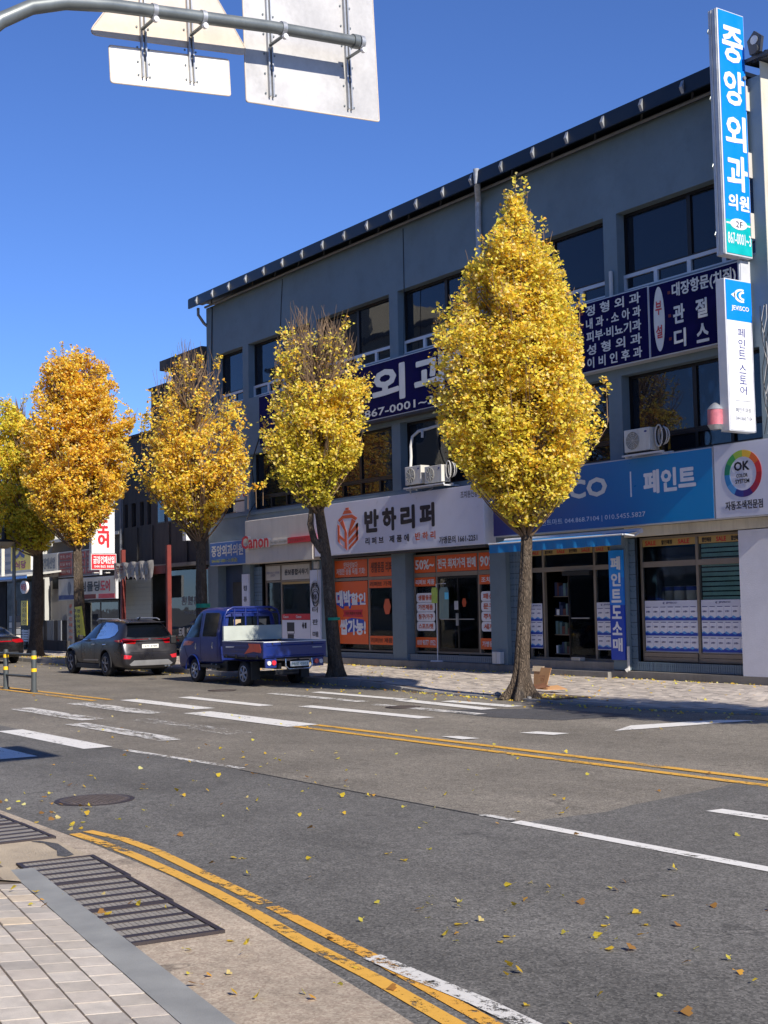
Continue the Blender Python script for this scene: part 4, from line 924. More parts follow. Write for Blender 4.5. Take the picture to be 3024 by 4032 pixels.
text('JEVISCO', 22.28, 22.84, 8.07, 8.2, -19.0, m_white, t, face='x', bold=.02)
column('페인트', 22.46, 22.68, 7.02, 7.74, -19.0, m_navy_ink, t, face='x', gap=.2, bold=.0); column('스토어', 22.46, 22.68, 6.24, 6.94, -19.0, m_navy_ink, t, face='x', gap=.2, bold=.0)
B('thin_rule', -19.0, -18.996, 22.3, 22.84, 6.12, 6.13, m_conduit, t); text('페인트마트', 22.3, 22.8, 5.87, 5.98, -19.0, m_conduit, t, face='x', bold=0); text('044.868.7104', 22.3, 22.82, 5.7, 5.79, -19.0, m_conduit, t, face='x', bold=0)
MB().tube([(-19.1, 22.7, 8.7), (-19.1, 22.7, 9.35)], .035, 10).build('hanging_pole', m_bracket, t, True); MB().tube([(-19.1, 22.83, 8.7), (-19.1, 22.83, 9.35)], .025, 10).build('hanging_pole', m_bracket, t, True)
# paint-can shaped lamp hanging beside it
t = thing('rotating_lamp', (-19.35, 22.05, 5.55), 'small red and pink rotating lamp hanging beside the white projecting sign', 'lamp')
MB().tube([(-19.35, 22.05, 5.62), (-19.35, 22.05, 5.95)], .17, 18).build('lamp_drum', M('lamp_pink_print', lin(190, 110, 120), .4, var=.3, scale=5, dirt=lin(150, 40, 60), dirt_amt=.8), t, True)
MB().tube([(-19.35, 22.05, 5.52), (-19.35, 22.05, 5.619)], [.12, .18], 18).build('lamp_base', m_bracket, t, True); MB().tube([(-19.35, 22.05, 5.951), (-19.35, 22.05, 6.05), (-19.35, 22.05, 6.1)], [.18, .1, .03], 18).build('lamp_cap', m_bracket, t, True)
# loose cables at the corner
t = thing('cable_bundle', (-18.7, Y - .06, 5.2), 'tangle of pale cables hanging at the corner behind the projecting signs', 'cable')
for k in range(5):
    r_ = random.Random(k); pts = [(-18.62 + .07 * math.sin(q * 1.3 + k) - .02 * k, Y - .05 - .03 * (k % 3), 8.2 - q * .28) for q in range(11)]
    MB().tube(pts, .008, 5).build('cable', m_hose if k % 2 else m_black, t, True)
# air conditioners
def ac(x0, x1, z0, z1, label, side=True, y0=Y - .62, y1=Y - .3):
    t = thing('air_conditioner', ((x0 + x1) / 2, (y0 + y1) / 2, z0), label, 'air conditioner', 'outdoor air conditioner units on the facade')
    MB().box(x0, x1, y0, y1, z0 + .03, z1, .012).build('casing', m_ac, t)
    zc = (z0 + z1) / 2 + .01; r = (z1 - z0) * .38; xc = x0 + r + .07
    MB().disc((xc, y0 - .006, zc), r, 'y', .005, 28).build('fan_opening', m_acdark, t)
    b = MB()
    for k in range(5):
        rr = r * (k + 1) / 5; b.tube([(xc + rr * math.cos(a), y0 - .012, zc + rr * math.sin(a)) for a in np.linspace(0, 2 * math.pi, 22)], .004, 4, False)
    for k in range(10): a = k * math.pi / 5; b.tube([(xc, y0 - .014, zc), (xc + r * math.cos(a), y0 - .014, zc + r * math.sin(a))], .004, 4)
    b.build('fan_guard', m_ac, t)
    MB().disc((x1 - .12, y0 - .004, z1 - .09), .045, 'y', .003, 16, .022).build('badge', m_navy_ink, t)
    B('feet', x0 + .05, x1 - .05, y0 + .05, y1 - .05, z0, z0 + .029, m_black, t)
    return t
ac(-31.38, -30.6, 5.3, 5.86, 'weathered air conditioner with lagged hose, nearer the pillar of its pair'); ac(-30.42, -29.62, 5.27, 5.78, 'weathered air conditioner with a coiled hose, beside the big tree crown')
ac(-22.45, -21.63, 5.32, 5.88, 'cream air conditioner above the blue paint shop banner')
for x0, x1, z, lb in ((-31.42, -29.5, 5.26, 'pale steel shelf carrying two air conditioners'), (-22.5, -21.2, 5.29, 'steel shelf carrying the single air conditioner over the blue banner')):
    t = thing('wall_shelf', ((x0 + x1) / 2, Y - .3, z), lb, 'bracket'); B('shelf_rail', x0, x1, Y - .66, Y - .6, z - .04, z, m_frame_white, t); B('shelf_rail', x0, x1, Y - .34, Y - .28, z - .04, z, m_frame_white, t)
    for x in (x0 + .05, x1 - .08): B('strut', x, x + .03, Y - .6, Y - .01, z - .075, z - .041, m_frame_white, t)
t = thing('lagged_hose', (-31.5, Y - .1, 6), 'white lagged hose looping from the window down to the air conditioners', 'hose')
MB().tube([(-30.6, Y + .1, 7.05), (-31.0, Y - .05, 6.98), (-31.35, Y - .12, 6.95), (-31.55, Y - .2, 6.8), (-31.58, Y - .25, 6.5), (-31.5, Y - .3, 6.2), (-31.4, Y - .4, 5.86)], .045, 10).build('hose', m_hose, t, True)
MB().tube([(-31.2, Y - .1, 6.97), (-31.05, Y - .2, 6.85), (-31.06, Y - .2, 6.72)], .04, 8).build('hose_end', m_hose, t, True); MB().tube([(-31.42, Y - .42, 5.8), (-31.43, Y - .4, 5.1), (-31.3, Y - .3, 5.0), (-30.6, Y - .2, 5.2)], .022, 8).build('thin_hose', m_hose, t, True)
for cx_, cz_, lb in ((-29.45, 5.62, 'tangled black and white hose coil beside the air conditioner pair'), (-21.45, 5.66, 'white hose coil hanging on the side of the single air conditioner')):
    t = thing('hose_coil', (cx_, Y - .45, cz_ - .25), lb, 'hose')
    for k in range(4): MB().tube([(cx_ + (.11 + .015 * k) * math.cos(a) + .02 * k, Y - .5 + .04 * k, cz_ + (.25 - .02 * k) * math.sin(a)) for a in np.linspace(0, 2 * math.pi, 16)], .017, 7).build('hose_loop', m_hose if k != 1 else m_black, t, True)
# ------------------------------------------------------------------ buildings farther along the street
m_brownwall = M('dim_beige_wall', lin(98, 90, 80), .85, var=.1, dirt=lin(84, 78, 70), dirt_amt=.5, streak=True)
m_siding = M('grey_siding', lin(176, 176, 172), .8, var=.06)
t = thing('concrete_building', (-49.3, 23.2, 0), 'soot streaked concrete building with stepped roofs and narrow windows', 'building')
Yb = 23.15
B('wall', -48.5, -45.14, Yb, Yb + 9, 3.62, 11.45, m_conc_dark, t); B('wall', -50.5, -48.502, Yb, Yb + 9, 3.62, 10.9, m_conc_dark, t)
B('wall', -53.45, -50.502, Yb, Yb + 9, 3.62, 5.36, m_conc_dark, t); B('wall', -53.45, -50.502, Yb, Yb + 9, 6.36, 9.15, m_conc_dark, t)
B('wall', -53.43, -50.504, Yb + .3, Yb + 9, 5.361, 6.359, m_dark, t)
B('roof_slab', -48.9, -45.16, Yb - .35, Yb + 9, 11.46, 11.85, m_conc_dark, t); B('roof_parapet', -46.7, -45.16, Yb + .8, Yb + 8, 11.851, 12.1, m_cream, t)
B('coping', -50.6, -48.6, Yb - .1, Yb + 9, 10.9, 11.0, m_conc_dark, t); B('coping', -53.6, -50.6, Yb - .1, Yb + 9, 9.15, 9.25, m_conc_dark, t)
x = -53.45
ws = [(-53.3, -52.95), (-52.55, -52.1), (-51.7, -51.3), (-50.95, -50.6)]
prev = -53.45
for a, c in ws:
    if a > prev: B('wall_pier', prev, a, Yb, Yb + .29, 5.361, 6.359, m_conc_dark, t)
    w = B('window', a, c, Yb + .14, Yb + .18, 5.362, 6.358, m_frame_dark, t); B('pane', a + .04, c - .04, Yb + .12, Yb + .139, 5.4, 6.32, m_glass, w); B('curtain', a + .22, c - .04, Yb + .1, Yb + .118, 5.4, 6.32, m_brownwall, w); prev = c
B('wall_pier', prev, -50.504, Yb, Yb + .29, 5.361, 6.359, m_conc_dark, t)
for a, c in ((-49.9, -49.2), (-48.95, -48.55), (-47.9, -46.2)):
    for z0, z1 in ((5.35, 6.3), (8.0, 9.6)):
        w = B('window', a, c, Yb - .02, Yb - .001, z0, z1, m_frame_dark, t); B('pane', a + .05, c - .05, Yb - .035, Yb - .021, z0 + .05, z1 - .05, m_glass, w)
for x in (-52.0, -50.5, -48.9, -47.3, -46.0): B('pilaster', x, x + .12, Yb - .05, Yb - .001, 3.7, 5.3, m_conc_dark, t)
B('canopy_edge', -53.4, -45.2, Yb - .25, Yb - .001, 3.52, 3.66, m_concrete, t)
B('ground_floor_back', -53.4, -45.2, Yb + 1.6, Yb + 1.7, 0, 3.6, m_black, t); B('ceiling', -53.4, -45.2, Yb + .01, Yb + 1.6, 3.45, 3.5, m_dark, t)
for k in range(16): B('shutter_slat', -53.5, -50.55, Yb - .03 - (.008 if k % 2 else 0), Yb + .02, .25 + k * .18, .25 + k * .18 + .176, M('pale_green_shutter', lin(160, 164, 154), .6, var=.05) if k == 0 else bpy.data.materials['pale_green_shutter'], t)
B('dark_glass_front', -49.7, -46.0, Yb + .4, Yb + .44, .2, 3.4, m_glass, t)
p_ = [c for c in t.children if c.name.startswith('dark_glass')][0]
text('전부 할인 전문', -48.6, -47.1, 2.0, 2.35, Yb + .4, m_conduit, p_, bold=.04); text('가격 파괴 매장', -48.4, -47.3, 1.62, 1.75, Yb + .4, m_conduit, p_)
for i, s in enumerate(('도매', '안내', '판매')): text(s, -48.9 + i * .75, -48.4 + i * .75, .75, 1.1, Yb + .4, m_cream_sign, p_, bold=.06)
MB().tube([(-53.5, Yb - .08, 8), (-53.5, Yb - .08, .3)], .06, 8).build('downpipe', m_conduit, t, True)
# red steel frame with a torn banner
t = thing('steel_frame', (-47.6, 21.5, .15), 'rusty red steel posts carrying a crossbeam in front of the concrete building', 'frame')
for x in (-49.68, -45.48): B('post', x - .075, x + .075, 21.42, 21.58, .14, 4.25, m_redpost, t)
B('crossbeam', -46.7, -45.63, 21.44, 21.56, 3.2, 3.5, m_redpost, t)
MB().box(-49.53, -46.71, 21.45, 21.53, 3.33, 3.41).build('crossbeam', m_frame_brown, t)
t = thing('torn_banner', (-48.4, 21.4, 3.0), 'torn pale banner with broken lettering hanging from the red steel frame', 'banner')
V = []; F = []; N = 28
for i in range(N + 1):
    x = -50.3 + 3.75 * i / N; zt = 3.72 + .02 * math.sin(i); zb = 3.05 + .1 * math.sin(i * 2.1) + (.1 if 8 < i < 13 else 0) - .04 * (i > 20)
    for k in range(4): V.append((x, 21.36 + .04 * math.sin(i * 1.1 + k), zb + (zt - zb) * k / 3))
for i in range(N):
    for k in range(3): a = i * 4 + k; F.append((a, a + 4, a + 5, a + 1))
mk('banner_cloth', V, F, M('torn_cloth', lin(182, 178, 172), .8, var=.15, scale=4, dirt=lin(60, 50, 50), dirt_amt=.5), t, smooth=True)
text('산업사철물 시장', -49.6, -46.8, 3.2, 3.62, 21.3, m_conduit, t, bold=.05); text('공구', -49.9, -49.2, 3.3, 3.6, 21.3, m_redpost, t)
# building material shop
t = thing('hardware_shop', (-56, 23, 0), 'low dim beige shop building behind the grey car with boards and a metal gate', 'building')
B('wall', -62, -53.6, 23.2, 31, 3.3, 5.2, m_brownwall, t); B('eave_flashing', -62, -53.6, 23.0, 23.19, 5.12, 5.26, m_cream_sign, t)
B('upper_wall', -62, -53.6, 24.2, 31, 5.27, 7.6, M('upper_grey_wall', lin(110, 108, 106), .8, var=.1), t)
B('roof_edge', -62.2, -53.5, 23.9, 31, 7.6, 7.75, m_conc_dark, t)
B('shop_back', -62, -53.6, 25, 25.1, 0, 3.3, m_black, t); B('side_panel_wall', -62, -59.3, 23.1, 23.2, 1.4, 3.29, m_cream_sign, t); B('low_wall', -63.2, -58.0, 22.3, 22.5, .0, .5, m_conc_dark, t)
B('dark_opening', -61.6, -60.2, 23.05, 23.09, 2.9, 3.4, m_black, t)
for k in range(8): B('gate_plank', -62.6 + k * .46, -62.6 + k * .46 + .4, 22.45, 22.5, .5, 1.42, m_conduit if k % 3 else m_conc_dark, t)
B('white_door', -59.4, -58.9, 23.0, 23.05, .3, 2.3, m_cream_sign, t); B('door_notice', -59.35, -58.95, 22.97, 22.99, 1.3, 1.5, m_white, t)
B('pillar_board', -58.6, -57.7, 22.6, 22.66, .2, 2.35, m_siding, t); pb = [c for c in t.children if c.name.startswith('pillar_board')][0]; column('문짝인테리어', -58.3, -57.95, .5, 2.2, 22.6, m_orange_ink, pb, gap=.4)
sf = MB().box(-57.6, -51.6 - 2, 23.0, 23.06, 2.2, 2.3).box(-57.6, -57.5, 23.0, 23.06, .2, 2.2).box(-55.7, -55.62, 23.0, 23.06, .2, 2.2).box(-53.7, -53.6, 23.0, 23.06, .2, 2.2).build('shopfront', m_frame_dark, t)
B('pane', -57.5, -55.7, 23.02, 23.03, .2, 2.2, m_glass, sf); B('pane', -55.62, -53.7, 23.02, 23.03, .2, 2.2, m_glass, sf)
def simple_sign(x0, x1, y, z0, z1, face, label, grp=None, name='shop_sign'):
    s = thing(name, ((x0 + x1) / 2, y + .1, z0), label, 'sign', grp); B('sign_box', x0, x1, y + .008, y + .12, z0, z1, m_frame_white, s); B('sign_face', x0 + .03, x1 - .03, y, y + .007, z0 + .03, z1 - .03, face, s); return s
s = simple_sign(-58.1, -51.6, 22.0, 2.33, 3.28, m_cream_sign, 'wide pale sign with black and red letters above a red stripe')
text('예림몰딩', -56.2, -53.3, 2.68, 3.1, 22.0, m_ink, s, bold=.04); text('도어', -53.2, -52.2, 2.66, 3.12, 22.0, m_red, s, bold=.05); MB().disc((-56.75, 21.99, 2.85), .2, 'y', .006, 20, .3).build('drop_emblem', m_conduit, s)
B('red_stripe', -55.3, -53.7, 21.99, 21.998, 2.36, 2.55, m_redpost, s); B('red_stripe', -53.4, -51.7, 21.99, 21.998, 2.36, 2.55, m_red, s); B('navy_stripe', -58.0, -56.2, 21.99, 21.998, 2.36, 2.55, m_navy_ink, s)
s = simple_sign(-61.0, -58.15, 22.0, 3.42, 4.5, m_cream_sign, 'cream sign with faded grey letters partly behind the dark trunk')
text('금강건재산업', -60.8, -58.5, 3.8, 4.3, 22.0, m_conduit, s, bold=.05); text('철물 공구', -60.8, -58.5, 3.5, 3.72, 22.0, m_ink, s)
s = simple_sign(-58.1, -53.3, 22.0, 3.36, 4.5, M('dim_mauve_board', lin(128, 116, 112), .6), 'mauve board crowded with small red plates, behind the slim trunk')
for i in range(3):
    for j in range(3): B('red_plate', -57.9 + i * 1.6, -56.5 + i * 1.6, 21.99, 21.998, 3.46 + j * .34, 3.74 + j * .34, M('dull_red_plate', lin(140, 60, 58), .6) if i + j == 0 else bpy.data.materials['dull_red_plate'], s); text(('시멘트 벽돌', '타일 위생', '창호 샷시')[(i + j) % 3], -57.8 + i * 1.6, -56.6 + i * 1.6, 3.53 + j * .34, 3.67 + j * .34, 21.99, m_cream_sign, s, bold=.0, th=.003)
s = thing('projecting_sign', (-51.1, 21.2, 3.5), 'white projecting sign with big red letters over a red box', 'sign')
B('sign_box', -51.25, -51.012, 20.72, 21.72, 4.16, 7.2, m_frame_white, s); B('sign_face', -51.011, -51, 20.74, 21.70, 4.18, 7.18, m_white, s); B('sign_box', -51.2, -50.99, 20.68, 21.78, 3.5, 4.15, m_frame_white, s); B('sign_face', -50.989, -50.98, 20.71, 21.75, 3.53, 4.12, m_red, s)
for ch, z0, z1 in (('몰', 6.3, 6.85), ('딩', 5.65, 6.2), ('도', 5.0, 5.5), ('어', 4.42, 4.95)): text(ch, 21.0, 21.45, z0, z1, -51, m_red, s, face='x', bold=.06)
text('금강건재산업', 20.78, 21.68, 3.75, 4.05, -50.98, m_white, s, face='x', bold=.03); text('044 865 8688', 20.82, 21.66, 3.58, 3.69, -50.98, m_white, s, face='x', bold=.01)
for k in range(2): MB().box(-51.15, -50.95, 20.8 + k * .5, 21.0 + k * .5, 3.36, 3.4).build('spot_lamp', m_hose, s)
s = thing('projecting_sign', (-45.4, 22.5, 4.4), 'white projecting sign with a red striped emblem, seen through thin yellow leaves', 'sign')
B('sign_box', -45.6, -45.312, 22.15, 23.0, 4.42, 8.0, m_frame_white, s); B('sign_face', -45.311, -45.3, 22.18, 22.97, 4.45, 7.97, m_white, s)
B('red_emblem', -45.3, -45.294, 22.38, 22.68, 6.95, 7.5, m_red, s)
for k in range(3): B('white_bar', -45.2939, -45.289, 22.4, 22.66, 7.02 + k * .16, 7.08 + k * .16, m_white, s)
for ch, z0, z1 in (('인', 6.3, 6.75), ('쇄', 5.75, 6.2), ('소', 5.2, 5.65)): text(ch, 22.36, 22.72, z0, z1, -45.3, m_red, s, face='x', bold=.05)
text('기획', 22.45, 22.7, 4.75, 4.9, -45.3, m_conduit, s, face='x')
# blue tarpaulin on the roof
s = thing('tarpaulin', (-54.5, 24.3, 7.76), 'crumpled blue tarpaulin on the low roof between the two crowns', 'tarpaulin')
V = []; F = []
for i in range(13):
    for j in range(6): V.append((-56 + i * .2, 24.0 + j * .3, 7.76 + .9 * math.sin(math.pi * min(1, j / 3) / 2) * (.8 + .2 * math.sin(i * 1.3)) + .04 * math.sin(i * 2.7 + j)))
for i in range(12):
    for j in range(5): a = i * 6 + j; F.append((a, a + 6, a + 7, a + 1))
mk('tarpaulin_sheet', V, F, M('blue_tarpaulin', lin(30, 90, 190), .5, var=.15), s, smooth=True)
# restaurant with siding
t = thing('restaurant', (-65, 23, 0), 'grey sided restaurant with a blue edged lean-to awning at the far left', 'building')
for k in range(22): B('siding_board', -70, -62.3, 22.7 + (.0 if k % 2 else .012), 22.9, 3.4 + k * .2, 3.595 + k * .2, m_siding, t)
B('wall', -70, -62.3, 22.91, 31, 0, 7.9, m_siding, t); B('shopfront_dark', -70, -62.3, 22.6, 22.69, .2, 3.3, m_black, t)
B('door_frame', -61.9, -61.5, 21.2, 21.26, .2, 2.4, m_frame_brown, t)
MB().add([(-66, 22.7, 3.7), (-57.7, 22.7, 3.7), (-57.7, 20.4, 3.42), (-66, 20.4, 3.42), (-66, 22.7, 3.78), (-57.7, 22.7, 3.78), (-57.7, 20.4, 3.5), (-66, 20.4, 3.5)], [(3, 2, 1, 0), (4, 5, 6, 7), (0, 1, 5, 4), (1, 2, 6, 5), (2, 3, 7, 6), (3, 0, 4, 7)]).build('lean_to_roof', m_siding, t)
B('blue_edge', -66, -57.7, 20.36, 20.39, 3.34, 3.44, m_blue, t); B('white_post', -61.85, -61.72, 20.6, 20.75, 3.5, 7.2, m_cream_sign, t)
B('lean_to_side', -66, -62, 20.9, 20.96, .2, 3.3, m_dark, t)
for k in range(5): B('stacked_crate', -61.6 + k * .02, -61.1, 20.9, 21.3, .2 + k * .3, .46 + k * .3, m_cream_sign if k % 2 else m_conduit, t)
s = simple_sign(-61.6, -58.9, 21.0, 3.74, 6.4, m_yellow_sign, 'yellow restaurant sign with violet letters, half behind the dark trunk')
text('손', -60.95, -59.7, 5.5, 6.1, 21.0, m_navy_ink, s, bold=.05); text('맛', -60.95, -59.6, 4.35, 5.25, 21.0, m_navy_ink, s, bold=.05); text('식당', -61.0, -59.5, 3.85, 4.2, 21.0, M('maroon_print', lin(150, 50, 90), .5), s, bold=.05)
s = thing('round_sign', (-58.3, 20.5, 2.68), 'round white lit sign with red letters under the blue edged awning', 'sign')
MB().disc((-58.3, 20.46, 2.95), .42, 'y', .1, 32, .28).build('disc_box', M('lit_white_acrylic', lin(230, 215, 212), .4, emit=(1, .85, .8, .25)), s); MB().disc((-58.3, 20.455, 2.95), .44, 'y', .004, 32, .3).build('rim', m_frame_white, s)
text('식당', -58.6, -57.98, 2.8, 3.1, 20.44, m_red, s, bold=.04)
s = thing('yellow_banner', (-58.3, 20.5, 1.2), 'yellow vertical banner hanging under the round restaurant sign', 'banner'); B('banner_cloth', -58.75, -57.95, 20.5, 20.52, 1.25, 2.35, m_yellow_sign, s); column('점심특선', -58.6, -58.1, 1.3, 2.3, 20.5, m_ink, s, bold=.0)
B('banner_rod', -58.8, -57.9, 20.49, 20.53, 2.36, 2.4, m_black, s)
s = thing('standing_sign', (-54.5, 19.2, .2), 'small slatted white standing sign beside the dark trunk', 'sign')
for k in range(5): B('slat', -54.9, -54.2, 19.18, 19.22, .62 + k * .1, .69 + k * .1, m_white, s)
for x in (-54.9, -54.22): B('leg', x, x + .05, 19.22, 19.26, .15, 1.12, m_frame_white, s)
# hanging street lamp at the left edge
s = thing('street_lamp', (-50.9, 17.6, .15), 'street lamp with an upside-down dish shade at the far left edge', 'street lamp')
MB().tube([(-51.25, 17.6, .15), (-51.25, 17.6, 5.6), (-51.1, 17.4, 5.75), (-50.9, 17.1, 5.6), (-50.8, 17.05, 5.1)], [.09, .06, .04, .035, .03], 10).build('pole', m_steel, s, True)
MB().tube([(-50.8, 17.05, 5.12), (-50.8, 17.05, 4.7), (-50.8, 17.05, 4.62), (-50.8, 17.05, 4.58)], [.07, .1, .42, .44], 20).build('shade', m_black, s, True)
MB().tube([(-50.8, 17.05, 4.575), (-50.8, 17.05, 4.45), (-50.8, 17.05, 4.32)], [.4, .34, .14], 20).build('lamp_bowl', M('frosted_bowl', lin(150, 140, 120), .4), s, True)

# buildings across the street: what the windows mirror
t = thing('office_block', (-75, -9, 0), 'cream office block across the street, seen only mirrored in the upper windows', 'building')
m_off = M('office_cream', lin(186, 176, 156), .8, var=.08)
B('wall', -92, -70, -20, -6, 0, 20.5, m_off, t); B('wall', -88, -79, -18, -7, 20.8, 24, m_off, t); B('coping', -92.2, -69.8, -20.2, -5.8, 20.5, 20.8, m_concrete, t)
for k in range(5):
    for q in range(5): w = B('window', -91 + k * 4.3, -88.5 + k * 4.3, -5.98, -5.93, 1.5 + q * 3.7, 3.2 + q * 3.7, m_frame_white, t); B('pane', -90.9 + k * 4.3, -88.6 + k * 4.3, -5.925, -5.915, 1.6 + q * 3.7, 3.1 + q * 3.7, m_glass, w)

def opposite(x0, x1, h, c, lb):
    t = thing('shop_building', ((x0 + x1) / 2, -9, 0), lb, 'building', 'plain buildings across the street, only mirrored in the glass')
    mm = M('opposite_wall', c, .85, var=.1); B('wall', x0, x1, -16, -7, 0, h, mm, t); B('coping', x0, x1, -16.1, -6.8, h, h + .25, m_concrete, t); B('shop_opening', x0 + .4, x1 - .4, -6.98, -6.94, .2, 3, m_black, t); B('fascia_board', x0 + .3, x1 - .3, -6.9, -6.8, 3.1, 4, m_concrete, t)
    for k in range(int((x1 - x0 - 1) / 2.6)): w = B('window', x0 + .8 + k * 2.6, x0 + 2.6 + k * 2.6, -6.98, -6.94, 4.8, 6.2, m_frame_dark, t); B('pane', x0 + .9 + k * 2.6, x0 + 2.5 + k * 2.6, -6.935, -6.925, 4.9, 6.1, m_glass, w)
opposite(-69, -52, 8.2, lin(120, 110, 98), 'brownish two storey shop across the street beside the cream office block')
opposite(-51.5, -30, 7.4, lin(96, 96, 98), 'grey two storey shop across the street, between two brownish ones')
opposite(-29.5, -9, 8.0, lin(116, 100, 88), 'brick coloured two storey shop across the street, nearest the road bend')
opposite(-8.5, 14, 7.6, lin(104, 104, 104), 'grey two storey shop across the street behind the photographer')

# ------------------------------------------------------------------ road furniture
t = thing('mast_arm', (-8.5, 2.4, .05), 'grey curved mast arm reaching over the road above the sign backs', 'sign gantry')
pts = [(-8.5, 2.25, 0), (-8.5, 2.25, 4.4), (-8.5, 2.32, 5.1), (-8.5, 2.52, 5.55), (-8.5, 2.83, 5.866), (-8.5, 3.04, 6.01), (-8.5, 3.28, 6.10), (-8.5, 3.6, 6.16), (-8.5, 4.23, 6.235), (-8.5, 4.91, 6.312), (-8.5, 5.66, 6.372)]
MB().tube(pts, [.085, .07, .062, .056, .053, .051, .049, .048, .047, .046, .045], 20).build('arm', m_steel, t, True)
MB().tube([(-8.5, 5.64, 6.37), (-8.5, 5.69, 6.374)], .056, 20).build('end_cap', m_steel, t, True)
MB().disc((-8.5, 2.25, .02), .2, 'z', .03, 20).build('base_plate', m_steel, t)
def plate(name, pts2, mat, label, chans):
    s = thing(name, (-8.72, pts2[0][0], pts2[0][1]), label, 'road sign', 'road sign plates seen from behind on the mast arm')
    pr = MB(); pr.prism(pts2, 'x', -8.735, -8.72); pr.build('plate', mat, s)
    rim = MB(); n = len(pts2)
    for i in range(n):
        a, c = pts2[i], pts2[(i + 1) % n]; rim.tube([(-8.722, a[0], a[1]), (-8.722, c[0], c[1])], .006, 6)
    rim.build('rolled_edge', m_plate, s)
    for (ya, za, yb_, zb) in chans:
        ch = MB(); 
        for dy in (-.022, .009): ch.add([(-8.719, ya + dy, za), (-8.69, ya + dy, za), (-8.69, ya + dy + .013, za), (-8.719, ya + dy + .013, za), (-8.719, yb_ + dy, zb), (-8.69, yb_ + dy, zb), (-8.69, yb_ + dy + .013, zb), (-8.719, yb_ + dy + .013, zb)], [(3, 2, 1, 0), (4, 5, 6, 7), (0, 1, 5, 4), (1, 2, 6, 5), (2, 3, 7, 6), (3, 0, 4, 7)])
        ch.build('channel', m_bracket, s)
        L = abs(za - zb); k = int(L / .17) + 1
        for q in range(k):
            f = (q + .15) / k; yy_ = ya + (yb_ - ya) * f; zz = za + (zb - za) * f
            for dy in (-.045, .045): MB().disc((-8.719, yy_ + dy, zz), .008, 'x', .006, 8).build('rivet', m_steel, s)
    return s
def corner(a, p, c, r=.04, n=5):
    a, p, c = Vector(a), Vector(p), Vector(c); u = (a - p).normalized() * r; v = (c - p).normalized() * r; out = []
    for i in range(n + 1):
        f = i / n; q = (p + u) * (1 - f) ** 2 + p * 2 * f * (1 - f) + (p + v) * f * f; out.append((q.x, q.y))
    return out
def rpoly(P_, r=.03): return [q for i in range(len(P_)) for q in corner(P_[i - 1], P_[i], P_[(i + 1) % len(P_)], r)]
plate('road_sign', rpoly([(3.53, 6.02), (4.84, 6.155), (4.33, 6.86), (4.08, 6.84)], .09), m_plate, 'pale back of a triangular sign plate above the small white plate', [(3.955, 5.985, 3.935, 6.75), (4.335, 6.05, 4.31, 6.82)])
plate('road_sign', rpoly([(3.693, 5.975), (3.706, 5.705), (4.670, 5.802), (4.657, 6.08)], .02), M('white_sign_back', lin(238, 232, 222), .3, .0, var=.03), 'small blinding white rectangular plate under the triangular sign', [(3.964, 5.79, 3.955, 5.985), (4.347, 5.835, 4.335, 6.05)])
plate('road_sign', rpoly([(4.776, 7.0), (4.807, 5.786), (6.036, 5.866), (5.985, 7.1)], .02), m_plate2, 'large grey scuffed rectangular sign back at the end of the arm', [(5.021, 5.862, 4.99, 6.95), (5.745, 5.905, 5.705, 7.05)])
cl = t
for y, z in ((3.94, 6.20), (4.33, 6.245), (5.005, 6.32), (5.72, 6.375)):
    MB().tube([(-8.5, y - .018, z), (-8.5, y + .018, z + .002)], .054, 18).build('clamp_band', m_bracket, cl, True)
    MB().tube([(-8.475, y, z - .075), (-8.445, y, z - .075)], .021, 10).build('clamp_bolt', m_white, cl, True); MB().box(-8.70, -8.5, y - .012, y + .012, z - .065, z - .052).build('clamp_bracket', m_steel, cl)

# median guard fence
m_guard = M('guard_post_grey', lin(70, 76, 78), .6, .0, var=.1)
t = thing('median_fence', (-31.5, 11.0, 0), 'grey median guard posts with yellow bands and dark rails on the centre line', 'fence')
for i in range(7):
    x = -30.7 - i * 1.75; y = 11.02 - i * .08
    p = MB().tube([(x, y, 0), (x, y, .93), (x, y, .98)], [.062, .062, .05], 16).build('post', m_guard, t, True)
    MB().tube([(x, y, 0), (x, y, .06)], .09, 16).build('post_foot', m_guard, p, True)
    for z in (.48, .78): MB().tube([(x, y, z), (x, y, z + .08)], .066, 16).build('yellow_band', M('reflective_yellow', lin(250, 200, 40), .4) if i == 0 and z < .5 else bpy.data.materials['reflective_yellow'], p, True)
for z in (.36, .88):
    MB().tube([(-30.7, 11.02, z), (-41.5, 10.52, z)], .03, 10).build('rail', m_guard, t, True)
# cardboard behind the tree
zc_ = .085
t = thing('cardboard_box', (-20.95, 18.4, zc_), 'flattened brown cardboard box leaning behind the trunk of the tallest tree', 'cardboard box')
def lean(x0, x1, y, z0, z1, dx, dy, mat, nm, par):
    V = [(x0, y, z0), (x1, y, z0), (x1 + dx, y + dy, z1), (x0 + dx, y + dy, z1)]; V += [(a, b_ + .01, c) for a, b_, c in V]
    return MB().add(V, [(0, 1, 2, 3), (7, 6, 5, 4), (0, 4, 5, 1), (1, 5, 6, 2), (2, 6, 7, 3), (3, 7, 4, 0)]).build(nm, mat, par)
lean(-21.22, -20.90, 18.38, zc_ + .06, .53, .11, .05, m_card, 'upright_flap', t); text('고구마\n10kg\n국산', -21.10, -20.92, .24, .38, 18.37, m_print, t, bold=0)
lean(-21.45, -21.15, 18.5, zc_, .46, .0, .03, m_card, 'rear_panel', t)
lean(-21.5, -21.15, 18.52, .44, .55, .0, .03, M('pale_card', lin(220, 196, 160), .8), 'pale_flap', t)
FB = [(3, 2, 1, 0), (4, 5, 6, 7), (0, 1, 5, 4), (1, 2, 6, 5), (2, 3, 7, 6), (3, 0, 4, 7)]
